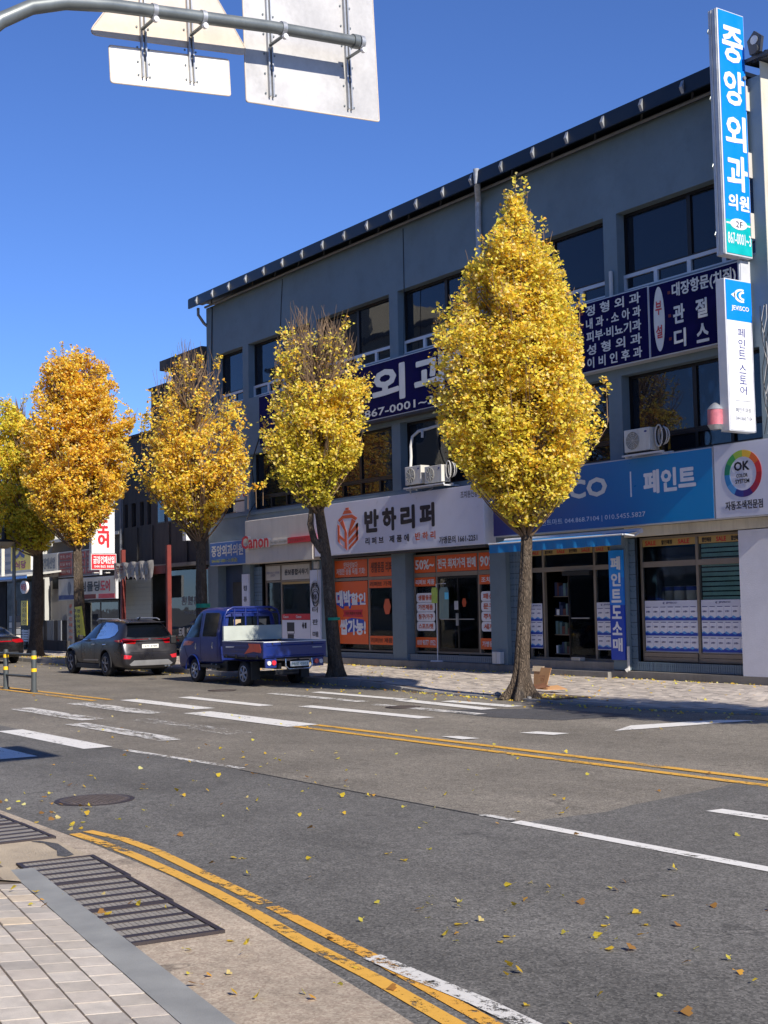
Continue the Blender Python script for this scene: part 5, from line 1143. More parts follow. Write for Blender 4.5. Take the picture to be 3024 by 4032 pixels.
V = [(-21.2, 18.2, .11), (-20.6, 18.15, .1), (-20.35, 18.45, .11), (-20.8, 18.6, .16)]; MB().add(V + [(a, b_, c + .01) for a, b_, c in V], FB).build('flat_flap', m_card, t)
V = [(-21.2, 18.1, .13), (-20.85, 18.05, .12), (-20.7, 18.3, .15), (-21.0, 18.4, .21)]; MB().add(V + [(a, b_, c + .008) for a, b_, c in V], FB).build('folded_flap', M('dark_card', lin(110, 72, 48), .8), t)
# ------------------------------------------------------------------ ginkgo trees
def bark(name, c):
    m, n, l, b, o, tc = nodes(name); v = tc.outputs['Object']
    n1 = noise(n, l, v, 6, 6, .7, mapping=(3.2, 3.2, .55)); n2 = noise(n, l, v, 30, 4, .7, mapping=(1, 1, .3)); n3 = noise(n, l, v, 1.6, 3)
    w = n.new('ShaderNodeTexVoronoi'); w.feature = 'DISTANCE_TO_EDGE'; w.inputs['Scale'].default_value = 13; mp = n.new('ShaderNodeMapping'); mp.inputs['Scale'].default_value = (2.4, 2.4, .42)
    ds = n.new('ShaderNodeTexNoise'); ds.inputs['Scale'].default_value = 3; l.new(v, ds.inputs['Vector']); ad = n.new('ShaderNodeVectorMath'); ad.operation = 'MULTIPLY_ADD'; l.new(ds.outputs['Color'], ad.inputs[0]); ad.inputs[1].default_value = (.25, .25, .25); l.new(v, ad.inputs[2]); l.new(ad.outputs[0], mp.inputs[0]); l.new(mp.outputs[0], w.inputs['Vector'])
    cr = mrange(n, l, w.outputs[0], 0, .22, .35, 1)
    base = mixc(n, l, mrange(n, l, n1, .35, .65, 0, 1), tuple(x * .62 for x in c[:3]) + (1,), c)
    base = mixc(n, l, mrange(n, l, n3, .5, .7, 0, .4), base, lin(150, 142, 128))
    base = mixc(n, l, cr, (.018, .014, .012, 1), base); base = mixc(n, l, mrange(n, l, n2, .3, .7, 0, .35), base, tuple(x * 1.3 for x in c[:3]) + (1,))
    l.new(base, b.inputs['Base Color']); b.inputs['Roughness'].default_value = .9; b.inputs['Specular IOR Level'].default_value = .2
    mu = n.new('ShaderNodeMath'); mu.operation = 'ADD'; l.new(cr, mu.inputs[0]); l.new(n1, mu.inputs[1]); bump(n, l, b, mu.outputs[0], .9, .035); return m
m_bark = bark('ginkgo_bark', lin(108, 94, 80)); m_twig = M('twig_brown', lin(124, 102, 80), .85, var=.2)
def leafmat(name):
    m, n, l, b, o, tc = nodes(name)
    at = n.new('ShaderNodeAttribute'); at.attribute_name = 'tint'; at.attribute_type = 'GEOMETRY'
    l.new(at.outputs['Color'], b.inputs['Base Color']); b.inputs['Roughness'].default_value = .55; b.inputs['Specular IOR Level'].default_value = .35
    tl_ = n.new('ShaderNodeBsdfTranslucent'); l.new(at.outputs['Color'], tl_.inputs[0]); mx = n.new('ShaderNodeMixShader'); mx.inputs[0].default_value = .5
    l.new(b.outputs[0], mx.inputs[1]); l.new(tl_.outputs[0], mx.inputs[2]); l.new(mx.outputs[0], o.inputs[0]); return m
m_leaf = leafmat('ginkgo_leaf')
rng = np.random.default_rng(11)
# fan shaped leaf: stalk tip, left lobe, notch, right lobe
LEAF = np.array([[0, 0, 0], [-.5, .62, .10], [-.22, .95, .02], [0, .80, -.06], [.22, .95, .02], [.5, .62, .10]])
LF = np.array([[0, 1, 2], [0, 2, 3], [0, 3, 4], [0, 4, 5]])
def leaf_arrays(P, up, size, flat=False):
    n = len(P); a = rng.uniform(0, 2 * np.pi, n)
    d = np.stack([np.cos(a), np.sin(a), rng.normal(0, .5, n)], 1) + up * .35
    if flat: d[:, 2] = rng.normal(0, .12, n)
    d /= np.linalg.norm(d, axis=1)[:, None]
    nr = rng.normal(0, 1, (n, 3)) * (.55 if not flat else .12) + np.array([.55, -.15, .75]) * (1 if not flat else 1.6); nr -= (nr * d).sum(1)[:, None] * d; nr /= np.linalg.norm(nr, axis=1)[:, None]
    s = np.cross(d, nr); sz = size * rng.uniform(.7, 1.25, n)
    V = P[:, None, :] + sz[:, None, None] * (LEAF[None, :, 0:1] * s[:, None, :] + LEAF[None, :, 1:2] * d[:, None, :] + LEAF[None, :, 2:3] * nr[:, None, :] * (1 if not flat else rng.uniform(-.6, 1.6, n)[:, None, None]))
    F = (LF[None] + (np.arange(n) * 6)[:, None, None]).reshape(-1, 3)
    return V.reshape(-1, 3), F
def leaf_mesh(name, V, F, tint, mat, parent, org):
    me = bpy.data.meshes.new(name); V = V - np.array(org)
    me.vertices.add(len(V)); me.vertices.foreach_set('co', V.ravel().astype(np.float32))
    me.loops.add(len(F) * 3); me.loops.foreach_set('vertex_index', F.ravel().astype(np.int32))
    me.polygons.add(len(F)); me.polygons.foreach_set('loop_start', np.arange(0, len(F) * 3, 3, dtype=np.int32)); me.polygons.foreach_set('loop_total', np.full(len(F), 3, dtype=np.int32))
    me.update(calc_edges=True); me.materials.append(mat)
    ca = me.color_attributes.new('tint', 'FLOAT_COLOR', 'POINT'); c = np.ones((len(V), 4), np.float32); c[:, :3] = np.repeat(tint, 6, 0); ca.data.foreach_set('color', c.ravel())
    return link(name, me, parent, org)
def L3(r, g, b): return np.array(lin(r, g, b)[:3])
PAL = dict(gold=L3(250, 206, 66), orange=L3(246, 186, 78), lemon=L3(246, 228, 92), green=L3(208, 204, 62), dgreen=L3(160, 168, 56), brown=L3(176, 130, 70), pale=L3(252, 228, 150))
def tints(n, wts, P=None, greenbias=None):
    keys = list(wts); w = np.array([wts[k] for k in keys], float); idx = rng.choice(len(keys), n, p=w / w.sum()); c = np.stack([PAL[k] for k in keys])[idx]
    if greenbias is not None:
        g = np.clip(greenbias, 0, 1)[:, None]; c = c * (1 - g) + np.stack([PAL['green'], PAL['dgreen'], PAL['lemon']])[rng.integers(0, 3, n)] * g
    return np.clip(c * rng.uniform(.78, 1.15, (n, 1)), 0, .95)

def ginkgo(base, prof, trunk, r0, label, nb, wts, leafn, size, bare=0., airy=.0, wid=.16, slim=1., low_green=.5, flare=1.0, seed=1, stems=(), sprigs=()):
    global rng
    rng = np.random.default_rng(seed); rr = random.Random(seed)
    bx, by, bz = base; t = thing('ginkgo_tree', base, label, 'tree', 'ginkgo trees along the far kerb')
    u = np.array([bx, by]); u = u / np.linalg.norm(u); lat = np.array([u[1], -u[0]])    # across the line of sight
    zs_ = np.array([p[0] for p in prof][::-1]); Ls = np.array([-p[1] for p in prof][::-1]) * slim; Rs = np.array([p[2] for p in prof][::-1]) * slim
    tz = np.array([p[1] for p in trunk]); tl = np.array([p[0] for p in trunk])
    tx = lambda z: np.interp(z, tz, tl)
    ztop = zs_.max(); zbot = zs_.min()
    # trunk
    N = 28; K = 46; V = []; F = []; zt = ztop - .4
    ph = [rr.uniform(0, 6.28) for _ in range(6)]
    for k in range(K + 1):
        f = k / K; z = bz - .05 + (zt - bz) * f ** 1.25; h = z - bz
        rad = r0 * (1 - .32 * min(1, h / 4)) if h < 4 else r0 * .68 * max(.05, 1 - (h - 4) / (zt - bz - 3.6))
        fl = flare * r0 * 1.15 * math.exp(-max(0, h) / .22)
        cx_ = bx + lat[0] * tx(z); cy_ = by + lat[1] * tx(z)
        for i in range(N):
            a = 2 * math.pi * i / N
            rb = 1 + .07 * math.sin(5 * a + ph[0] + h * .8) + .05 * math.sin(9 * a + ph[1] - h * 1.7) + .035 * math.sin(14 * a + ph[2] + h * 3)
            root = fl * max(0, .45 + .55 * math.sin(5 * a + ph[3])) + .0
            kn = .22 * math.exp(-((h - 2.35) / .09) ** 2) * max(0, math.cos(a + .6)) + .3 * math.exp(-((h - 1.4) / .1) ** 2) * max(0, math.cos(a - 2.4)) ** 3
            q = rad * (rb + kn * .7) + root
            V.append((cx_ + q * math.cos(a), cy_ + q * math.sin(a), z))
    for k in range(K):
        for i in range(N): F.append((k * N + i, k * N + (i + 1) % N, (k + 1) * N + (i + 1) % N, (k + 1) * N + i))
    F.append(tuple(range(K * N, K * N + N))); mk('trunk', V, F, m_bark, t, smooth=True)
    for st in stems:
        b = MB(); b.tube([(bx + lat[0] * q[0], by + lat[1] * q[0] - q[3], q[1]) for q in st], [q[2] for q in st], 12); b.build('secondary_stem', m_bark, t, True)
    tw = MB(); P = []; G = []
    def env(z, ang):
        L_ = np.interp(z, zs_, Ls) + tx(z); R_ = np.interp(z, zs_, Rs) - tx(z); L_ = max(L_, .15); R_ = max(R_, .15)
        c, s = math.cos(ang), math.sin(ang); a = R_ if c > 0 else L_; d = (R_ + L_) / 2
        wob = .97 + .17 * math.sin(3 * ang + 2.1 * z + ph[4]) * math.sin(2.7 * z + ph[5]) + .10 * math.sin(7 * ang - 1.7 * z + ph[0]) + .05 * math.sin(5.3 * z + 4 * ang)
        return wob / math.sqrt((c / a) ** 2 + (s / d) ** 2)
    wz = (Ls + Rs); wz = wz / wz.sum()
    for i in range(nb):
        z = rr.uniform(zbot, ztop); 
        if rr.random() > (np.interp(z, zs_, Ls + Rs) / (Ls + Rs).max()) + .12: continue
        ang = rr.uniform(0, 2 * math.pi); r = env(z, ang) * (rr.uniform(.4, .95) if rr.random() < .5 else rr.uniform(.75, 1.0))
        zs0 = max(bz + 3.0 if bz < 1 else 3, z - r * rr.uniform(.75, 1.3) - .15); zs0 = max(zs0, zbot - .25)
        c0 = Vector((bx + lat[0] * tx(zs0), by + lat[1] * tx(zs0), zs0))
        cz_ = Vector((bx + lat[0] * tx(z), by + lat[1] * tx(z), z)); dirv = Vector((lat[0] * math.cos(ang) + u[0] * math.sin(ang), lat[1] * math.cos(ang) + u[1] * math.sin(ang), 0))
        tip = cz_ + dirv * r; mid = c0.lerp(tip, .55) + dirv * r * .12 - Vector((0, 0, .08 * r))
        n = 7; pts = []
        for k in range(n):
            f = k / (n - 1); p = c0 * (1 - f) ** 2 + mid * 2 * f * (1 - f) + tip * f * f; pts.append(p)
        d = (pts[-1] - pts[-2]).normalized(); ext = rr.uniform(.0, .28) if rr.random() < .75 else rr.uniform(.2, .55)
        pts.append(pts[-1] + (d + Vector((0, 0, 1.0))).normalized() * ext)
        tw.tube(pts, [max(.004, .028 * (1 - k / 8) * (r0 / .18)) for k in range(len(pts))], 4, False)
        isbare = (bare > 0) and z > ztop - bare * (ztop - zbot) and rr.random() < .92
        if isbare: 
            for q in range(4):
                s0 = pts[rr.randrange(3, 7)]; tw.tube([s0, s0 + Vector((rr.uniform(-.2, .2), rr.uniform(-.2, .2), rr.uniform(.3, .8)))], [.009, .004], 3, False)
            if rr.random() < .8: continue
        nc = leafn * (.3 if isbare else 1)
        L_tot = (tip - c0).length; ncl = max(3, int(5 + L_tot * 5))
        side = Vector((rr.uniform(-1, 1), rr.uniform(-1, 1), rr.uniform(-.2, .8)))
        for q in range(ncl):
            f = rr.uniform(.28, 1.0) ** .7 * (len(pts) - 1); k = min(int(f), len(pts) - 2); p = pts[k].lerp(pts[k + 1], f - k)
            off = Vector((rr.gauss(0, .13), rr.gauss(0, .13), rr.gauss(0, .08)))
            m_ = int(nc * rr.uniform(.5, 1.5))
            if m_ < 1: continue
            C_ = np.array(p + off); P.append(C_ + rng.normal(0, 1, (m_, 3)) * np.array([.085, .085, .055])); G.append(np.full(m_, rr.gauss(0, .3)))
    P = np.concatenate(P); G = np.concatenate(G)
    # keep inside an uneven outline
    rel = P - np.array([bx, by, 0]); la = rel[:, 0] * lat[0] + rel[:, 1] * lat[1]
    D0 = math.hypot(bx, by); dep = P[:, 0] * u[0] + P[:, 1] * u[1]; kk = D0 / dep; la2 = la * kk; z2 = 1.95 + (P[:, 2] - 1.95) * kk
    lim_r = np.interp(z2, zs_, Rs) + wid; lim_l = np.interp(z2, zs_, Ls) + wid; ok = (la2 < lim_r) & (-la2 < lim_l) & (z2 < ztop + .5) & (z2 > zbot)
    # hollows where the inside of the crown and the sky show through
    q_ = P * 2.1 + ph[1]; vo = np.sin(q_[:, 0] + 1.3 * np.sin(q_[:, 2])) * np.sin(q_[:, 1] * 1.1 + .7 * np.sin(q_[:, 0])) * np.sin(q_[:, 2] * 1.35 + np.sin(q_[:, 1])) + .35 * np.sin(q_[:, 0] * 3.1 + q_[:, 2] * 2.3) * np.sin(q_[:, 1] * 2.7 - q_[:, 2] * 1.9)
    ok &= vo < (.62 - airy)
    P = P[ok]; G = G[ok]
    for q in range(34):                               # shoots that break the outline
        z = rr.uniform(zbot + .5, ztop - .1); ang = rr.uniform(0, 6.283); r = env(z, ang) * .8
        dv = Vector((lat[0] * math.cos(ang) + u[0] * math.sin(ang), lat[1] * math.cos(ang) + u[1] * math.sin(ang), 0)); p0 = Vector((bx + lat[0] * tx(z), by + lat[1] * tx(z), z)) + dv * r
        p1 = p0 + (dv * rr.uniform(.1, .5) + Vector((0, 0, 1))) * rr.uniform(.25, .5); tw.tube([p0 - dv * .4 - Vector((0, 0, .3)), p0, p0.lerp(p1, .6), p1], [.014, .009, .006, .003], 4, False)
        for f in (.15, .35, .5, .7, .85, 1.0):
            if rr.random() < .75: m_ = rr.randrange(3, 9); P = np.concatenate([P, np.array(p0.lerp(p1, f)) + rng.normal(0, 1, (m_, 3)) * np.array([.05, .05, .045])]); G = np.concatenate([G, np.zeros(m_)])
    for (sl_, sz_, sh_) in sprigs:                    # thin leaders standing clear of the crown
        p0 = Vector((bx + lat[0] * sl_, by + lat[1] * sl_, sz_)); p1 = p0 + Vector((rr.uniform(-.05, .05), 0, sh_)); tw.tube([p0 - Vector((0, 0, .5)), p0.lerp(p1, .6), p1], [.012, .008, .004], 4, False)
        for f, m_ in ((1.0, 9), (.8, 4), (.55, 5), (.3, 9)): P = np.concatenate([P, np.array(p0.lerp(p1, f)) + rng.normal(0, 1, (m_, 3)) * np.array([.05, .05, .045])]); G = np.concatenate([G, np.zeros(m_)])
    V, F = leaf_arrays(P, np.array([0, 0, 1.0]), size)
    zz = (P[:, 2] - zbot) / (ztop - zbot)
    blot = np.sin(P[:, 0] * 1.3 + 1) * np.sin(P[:, 1] * 1.9) * np.sin(P[:, 2] * 1.1 + seed)
    gb = low_green * (1 - zz * 1.6) + G * .5 + blot * .35
    leaf_mesh('crown', V, F, tints(len(P), wts, greenbias=gb), m_leaf, t, base)
    o = tw.build('branches', m_twig, t, fix=False)
    return t, len(P)
W_gold = dict(gold=5, lemon=3, orange=2, pale=1.3, brown=.3); W_or = dict(gold=5.5, orange=2.2, pale=1.5, lemon=1.5, brown=.4); W_mix = dict(gold=3.0, lemon=5.2, green=.5, orange=.4, pale=1.7, brown=.4)
tot = []
tot.append(ginkgo((-20.0, 17.05, .06), [(9.9, .02, .16), (9.77, -.0, 0.2), (9.33, -0.40, 0.45), (8.96, -0.65, 0.82), (8.6, -0.99, 0.94), (8.23, -1.18, 1.03), (7.86, -1.35, 1.15), (7.5, -1.66, 1.23), (7.13, -1.76, 1.33), (6.76, -1.86, 1.32), (6.29, -1.9, 1.3), (5.91, -1.79, 1.64), (5.63, -1.68, 1.82), (5.25, -1.62, 1.72), (4.88, -1.44, 1.5), (4.59, -1.22, 1.25), (4.22, -1.0, 1.14), (3.89, -0.69, 0.9), (3.65, -0.37, 0.58), (3.37, -0.11, 0.3)],
    [(-0.1, 0.0), (-0.04, 1.0), (0.06, 2.36), (0.13, 3.64), (0.13, 5.57), (0.14, 8.36), (0.08, 10.05)], .145, 'tallest ginkgo with a full yellow crown and flared roots, cardboard lying behind its trunk', 620, W_mix, 13, .072, low_green=.30, airy=.14, wid=.05, slim=.94, flare=2.0, seed=5, sprigs=((.05, 9.6, .75), (.2, 9.4, .6), (.62, 8.9, .55), (-.6, 8.9, .3), (-1.5, 7.5, .3), (1.25, 7.6, .3), (1.75, 5.9, .35), (-.1, 9.5, .35))))
tot.append(ginkgo((-28.3, 17.9, .14), [(9.07, -0.84, 0.28), (8.71, -1.2, 0.45), (8.36, -1.26, 0.62), (8.0, -1.44, 0.91), (7.53, -1.45, 1.02), (7.06, -1.63, 0.89), (6.59, -1.7, 0.88), (6.17, -1.68, 0.99), (5.82, -1.65, 0.69), (5.41, -1.6, 0.45), (5.05, -1.43, 0.15), (4.69, -0.91, -0.03), (4.39, -0.62, -0.21)],
    [(.04, .1), (-0.08, 1.65), (-0.17, 3.16), (-0.33, 4.33), (-0.37, 6.69), (-0.34, 9.4)], .17, 'leaning ginkgo with bare twiggy top and green tape on its trunk, behind the truck tailgate', 380, W_mix, 11, .078, bare=.33, airy=.22, wid=.1, low_green=.55, flare=.7, seed=8,
    stems=[[(-.22, 3.25, .09, .05), (-.36, 3.55, .09, .12), (-.44, 3.95, .075, .14), (-.42, 4.5, .05, .1)]]))
tot.append(ginkgo((-35.4, 17.9, .15), [(9.39, -0.66, 0.16), (8.97, -0.93, 0.43), (8.42, -1.28, 0.84), (7.86, -1.49, 1.18), (7.31, -1.69, 1.24), (6.9, -1.83, 1.17), (6.35, -1.9, 1.23), (5.52, -1.91, 1.28), (5.11, -1.51, 0.8), (4.69, -0.97, 0.39), (4.27, -0.64, 0.11), (4.0, -0.44, -0.03)],
    [(-.1, 0), (-0.09, 1.94), (-0.1, 3.72), (-0.09, 4.82), (-0.27, 6.89), (-0.32, 9.25)], .19, 'thin gold ginkgo rising behind the blue cab, a white sign showing through it', 330, W_gold, 8.5, .085, bare=.24, airy=.30, low_green=.25, flare=.5, seed=12, sprigs=((1.3, 5.3, .1), (1.55, 5.35, .15), (1.75, 5.4, .2), (-1.8, 7.0, .6), (-1.5, 7.6, .7), (-1.0, 8.3, .6)),
    stems=[[(-.1, 3.6, .1, 0), (-.4, 4.15, .07, .1), (-.62, 4.5, .05, .1)], [(-.1, 3.7, .09, 0), (.15, 4.3, .07, .05), (.3, 4.75, .05, .05)]]))
tot.append(ginkgo((-45.0, 18.0, .15), [(10.97, -1.14, 0.39), (10.46, -1.39, 0.88), (9.62, -1.63, 1.12), (8.79, -2.03, 1.69), (7.96, -2.11, 1.44), (7.14, -2.11, 1.68), (6.31, -1.95, 1.59), (5.49, -1.72, 1.1), (4.99, -1.16, 0.61), (4.66, -0.84, 0.28), (4.17, -0.53, 0.12)],
    [(-.12, 0), (-0.14, 0.55), (-0.18, 2.03), (-0.24, 3.83), (-0.27, 7.14), (-0.34, 10.82)], .21, 'dense orange gold ginkgo with a yellow banner tied low on its pale trunk', 560, W_or, 11, .095, airy=.18, low_green=.2, flare=.5, seed=15))
tot.append(ginkgo((-51.3, 18.6, .16), [(10.3, -2.2, -1.2), (9.74, -2.43, -0.83), (9.01, -2.78, -0.14), (7.73, -2.95, 0.21), (6.64, -2.77, 0.21), (5.55, -2.43, 0.56), (4.82, -1.38, 0.56), (4.27, -0.86, 0.2)],
    [(-.12, 0), (-0.11, 0.35), (-0.02, 2.25), (-0.01, 4.07), (-0.32, 7.75), (-0.68, 9.96)], .27, 'farthest ginkgo with a dark thick trunk and olive yellow leaves, cut by the left edge', 460, dict(lemon=4, gold=2, green=3, orange=.5), 10, .1, low_green=.6, flare=.4, seed=19))
tot.append(ginkgo((-8.6, 16.5, .08), [(7.4, -.1, .2), (6.9, -.9, .9), (6.0, -1.4, 1.5), (5.2, -1.7, 1.6), (4.3, -1.2, 1.2), (3.6, -.4, .4)], [(0, 0), (0, 7.4)], .17, 'ginkgo past the right edge whose crown shades the pavement', 260, W_mix, 9, .085, seed=23))
print('LEAVES', [q[1] for q in tot])
# green tape and the yellow banner
T2, T3, T4 = tot[1][0], tot[2][0], tot[3][0]
MB().tube([(-28.32, 17.88, 1.53), (-28.32, 17.88, 1.60)], .185, 20).build('green_tape', m_green_tie, T2, True)
MB().tube([(-35.45, 17.86, 1.9), (-35.45, 17.86, 2.02)], .215, 20).build('green_tape', m_green_tie, T3, True)
s = thing('yellow_banner', (-44.6, 17.5, 1.0), 'yellow notice banner tied to the trunk behind the grey car', 'banner')
MB().add([(-45.1, 17.66, 2.0), (-44.3, 17.6, 2.03), (-43.95, 17.6, 1.0), (-44.85, 17.66, .95), (-45.1, 17.68, 2.0), (-44.3, 17.62, 2.03), (-43.95, 17.62, 1.0), (-44.85, 17.68, .95)], [(3, 2, 1, 0), (4, 5, 6, 7), (0, 1, 5, 4), (1, 2, 6, 5), (2, 3, 7, 6), (3, 0, 4, 7)]).build('banner_cloth', M('bright_yellow_cloth', lin(236, 222, 60), .6), s)
column('주정차금지', -44.95, -44.68, 1.05, 1.95, 17.58, m_ink, s, gap=.3, bold=.03); column('현수막게시', -44.55, -44.3, 1.05, 1.95, 17.56, m_ink, s, gap=.3, bold=.03)
# planting pit at the big tree
b = MB(); b.box(-20.95, -19.1, 17.0 - .02, 17.0 + .05, .0, .07); pit = sheet('tree_pit', [(-21.0, 16.98), (-19.05, 16.98), (-19.05, 18.0), (-21.0, 18.0)], zp(-20, 17.4) + .012, m_soil, fp)
for i, (x, y, s_) in enumerate(((-20.75, 16.95, .09), (-20.35, 16.9, .07), (-19.75, 16.92, .05))):
    me = bmesh.new(); bmesh.ops.create_icosphere(me, subdivisions=2, radius=s_)
    for v in me.verts: v.co.z *= .6; v.co += Vector((rnd.uniform(-.01, .01), rnd.uniform(-.01, .01), rnd.uniform(-.01, .01)))
    V = [tuple(v.co + Vector((x, y, zp(x, y) + s_ * .4))) for v in me.verts]; F = [tuple(q.index for q in f.verts) for f in me.faces]; me.free()
    tag(mk('stone', V, F, m_kerb), ('pale stone at the kerb, largest of the three by the big trunk', 'pale stone at the foot of the big trunk, between two others', 'small pale stone at the trunk foot nearest the cardboard')[i], 'stone', 'stones round the big trunk')

# ------------------------------------------------------------------ fallen leaves
rng = np.random.default_rng(77)
fal = []   # (x, y, z)
def scatter(n, fx, fy, z): return [(fx(), fy(), z) for _ in range(n)]
U = rng.uniform
near = [(U(-7.2, -3.6), U(3.6, 7.2), .006) for _ in range(62)] + [(rng.normal(-5.6, .7), rng.normal(5.6, .7), .006) for _ in range(30)] + [(U(-14.5, -8), U(4.6, 8.2), .006) for _ in range(64)] + [(U(-9, -5), U(3.1, 3.8), .018) for _ in range(22)] + [(U(-13, -10.5), U(3.9, 5.0), .02) for _ in range(6)] + [(U(-12, -8), U(2.9, 3.4), .03) for _ in range(10)] + [(U(-13, -6), U(8, 12), .006) for _ in range(22)] + [(U(-17, -13), U(5, 9), .006) for _ in range(26)] + [(-5.0, 4.2, .01), (-4.9, 4.6, .01), (-5.4, 5.3, .01), (-5.6, 5.4, .01), (-5.2, 5.6, .01)]
V0, F0 = leaf_arrays(np.zeros((8, 3)), np.array([0, 0, 0.]), .046, True); lm = []
for k in range(8):
    me = bpy.data.meshes.new('fallen_leaf'); v = V0[k * 6:k * 6 + 6]; v[:, 2] -= v[:, 2].min() - .002
    st = v[0] - (v[3] - v[0]) * .55; sd_ = np.array([.0015, .0015, 0])
    vv = list(map(tuple, v)) + [tuple(st + sd_), tuple(st - sd_ + np.array([0, 0, .004]))]
    me.from_pydata(vv, [], [tuple(int(i) for i in f) for f in LF] + [(0, 6, 7)]); me.materials.append(m_leaf); me.update()
    ca = me.color_attributes.new('tint', 'FLOAT_COLOR', 'POINT'); c = tints(1, dict(gold=4, lemon=4, pale=2, orange=.6, brown=.7))[0] * .82
    for q in range(len(vv)): ca.data[q].color = (*np.clip(c, 0, .95), 1)
    lm.append(me)
for i, (x, y, z) in enumerate(near):
    if y < yR(x) - .05 and x > -9.7: z = .06
    if y < yL(x) and x > -9.7: z = .05 + .07 * (yL(x) - y) + .004
    o = bpy.data.objects.new('fallen_leaf', lm[i % 8]); COL.objects.link(o); o.location = (x, y, z + .002); o.rotation_euler = (U(-.15, .15), U(-.15, .15), U(0, 6.28)); s_ = U(.7, 1.25); o.scale = (s_, s_, s_)
    lb = 'fallen ginkgo leaf on the near paving blocks' if (y < yL(x) and x > -9.7) else 'fallen ginkgo leaf on the grey kerb band' if (y < yR(x) and x > -9.7) else 'fallen ginkgo leaf in the pale gutter' if y < 4.0 else 'fallen ginkgo leaf in the drift beside the yellow lines' if (x < -10 and y < 5.1) else 'fallen ginkgo leaf beyond the white lane line' if y > 7.65 else 'fallen ginkgo leaf on the dark asphalt close to the yellow lines' if y < 5.2 else 'fallen ginkgo leaf out on the open dark asphalt'
    tag(o, lb, 'leaf', 'fallen leaves scattered over the near half of the road')
P = []
def add(n, f):
    for _ in range(n): P.append(f())
add(560, lambda: (lambda x: (x, yk(x) - abs(rng.normal(0, .13)) + .02, .012))(U(-46, -11)))
add(120, lambda: (U(-46, -12), U(15.5, 17), .012)); add(26, lambda: (U(-30, -6), U(8, 15), .012)); add(60, lambda: (U(-50, -14), U(5, 12), .012))
add(900, lambda: (lambda x, y: (x, y, zp(x, y) + .016))(U(-60, -46), U(17.4, 19.5)))
add(500, lambda: (lambda x, y: (x, y, zp(x, y) + .016))(U(-46, -11), 22.9 - abs(rng.normal(0, .22))))
add(130, lambda: (lambda x, y: (x, y, zp(x, y) + .018))(-20 + rng.normal(0, .7), 17.35 + rng.normal(0, .25)))
add(260, lambda: (lambda x, y: (x, y, zp(x, y) + .016))(U(-46, -11), U(17.4, 22.6)))
add(24, lambda: (U(-15, -11.3), 4.34 + abs(rng.normal(0, .2)), .012))
P = np.array(P); V, F = leaf_arrays(P, np.array([0, 0, 0.]), .058, True)
o = leaf_mesh('leaf_litter', V, F, tints(len(P), dict(gold=4, lemon=4, pale=2, orange=.6, brown=1)) * .82, m_leaf, None, (-25, 12, 0)); tag(o, 'drifts of yellow leaves along kerbs and shop fronts', 'leaf litter', kind='stuff')
# ------------------------------------------------------------------ vehicles
def carpaint(name, c, metal=.35, rough=.28):
    m, n, l, b, o, tc = nodes(name); nf = noise(n, l, tc.outputs['Object'], 3, 4)
    l.new(mixc(n, l, mrange(n, l, nf, .4, .75, 0, .12), c, lin(96, 92, 88)), b.inputs['Base Color'])
    b.inputs['Metallic'].default_value = metal; l.new(mrange(n, l, nf, .3, .7, rough - .05, rough + .12), b.inputs['Roughness']); b.inputs['Coat Weight'].default_value = .22; b.inputs['Coat Roughness'].default_value = .08; return m
m_suv = carpaint('graphite_paint', lin(56, 55, 60), .7, .28); m_truck = carpaint('royal_blue_paint', lin(0, 30, 104), .0, .34); m_sedan = carpaint('black_paint', lin(24, 22, 24), .3, .2)
m_carglass = M('tinted_glass', lin(10, 13, 18), .14, var=.02, spec=.2); m_tyre = M('tyre_rubber', lin(34, 33, 34), .85, var=.1, bmp=.2); m_alloy = M('alloy_wheel', lin(176, 178, 182), .4, .4, var=.08); m_alloy_d = M('dark_alloy', lin(112, 112, 118), .4, .5)
m_chrome = M('chrome_trim', lin(200, 204, 210), .15, .95, var=.02); m_clad = M('black_cladding', lin(30, 30, 33), .7, var=.1); m_tail = M('tail_lamp_red', lin(150, 8, 20), .12, coat=.8, var=.02); m_silver = M('silver_skid', lin(150, 150, 152), .35, .5)
m_plate_w = M('number_plate', lin(224, 224, 216), .5, var=.02); m_lampw = M('lamp_clear', lin(210, 205, 205), .2, coat=.6); m_seam = M('panel_gap', lin(8, 8, 10), .9)

def loft(rings, name, mat, parent, sub=2, cuts=()):
    n = len(rings[0]); V = [p for r_ in rings for p in r_]; F = []
    for i in range(len(rings) - 1):
        for k in range(n): F.append((i * n + k, i * n + (k + 1) % n, (i + 1) * n + (k + 1) % n, (i + 1) * n + k))
    F.append(tuple(range(n - 1, -1, -1))); F.append(tuple((len(rings) - 1) * n + k for k in range(n)))
    o = mk(name, V, F, mat, parent)
    bm = bmesh.new(); bm.from_mesh(o.data); bmesh.ops.recalc_face_normals(bm, faces=bm.faces); bm.to_mesh(o.data); bm.free()
    s = o.modifiers.new('s', 'SUBSURF'); s.levels = sub; s.render_levels = sub
    tmp = []
    for (x, y0, y1, z, r) in cuts:
        b = MB(); N = 28; b.prism([(x + r * math.cos(2 * math.pi * q / N), z + r * math.sin(2 * math.pi * q / N)) for q in range(N)], 'y', y0, y1)
        c = b.build('cut', mat, parent); tmp.append(c); bo = o.modifiers.new('b', 'BOOLEAN'); bo.operation = 'DIFFERENCE'; bo.object = c; bo.solver = 'EXACT'
    dg = bpy.context.evaluated_depsgraph_get(); me = bpy.data.meshes.new_from_object(o.evaluated_get(dg)); o.modifiers.clear(); o.data = me
    for c in tmp: bpy.data.objects.remove(c)
    me.polygons.foreach_set('use_smooth', [True] * len(me.polygons))
    try: me.set_sharp_from_angle(angle=R(42))
    except Exception: pass
    return o

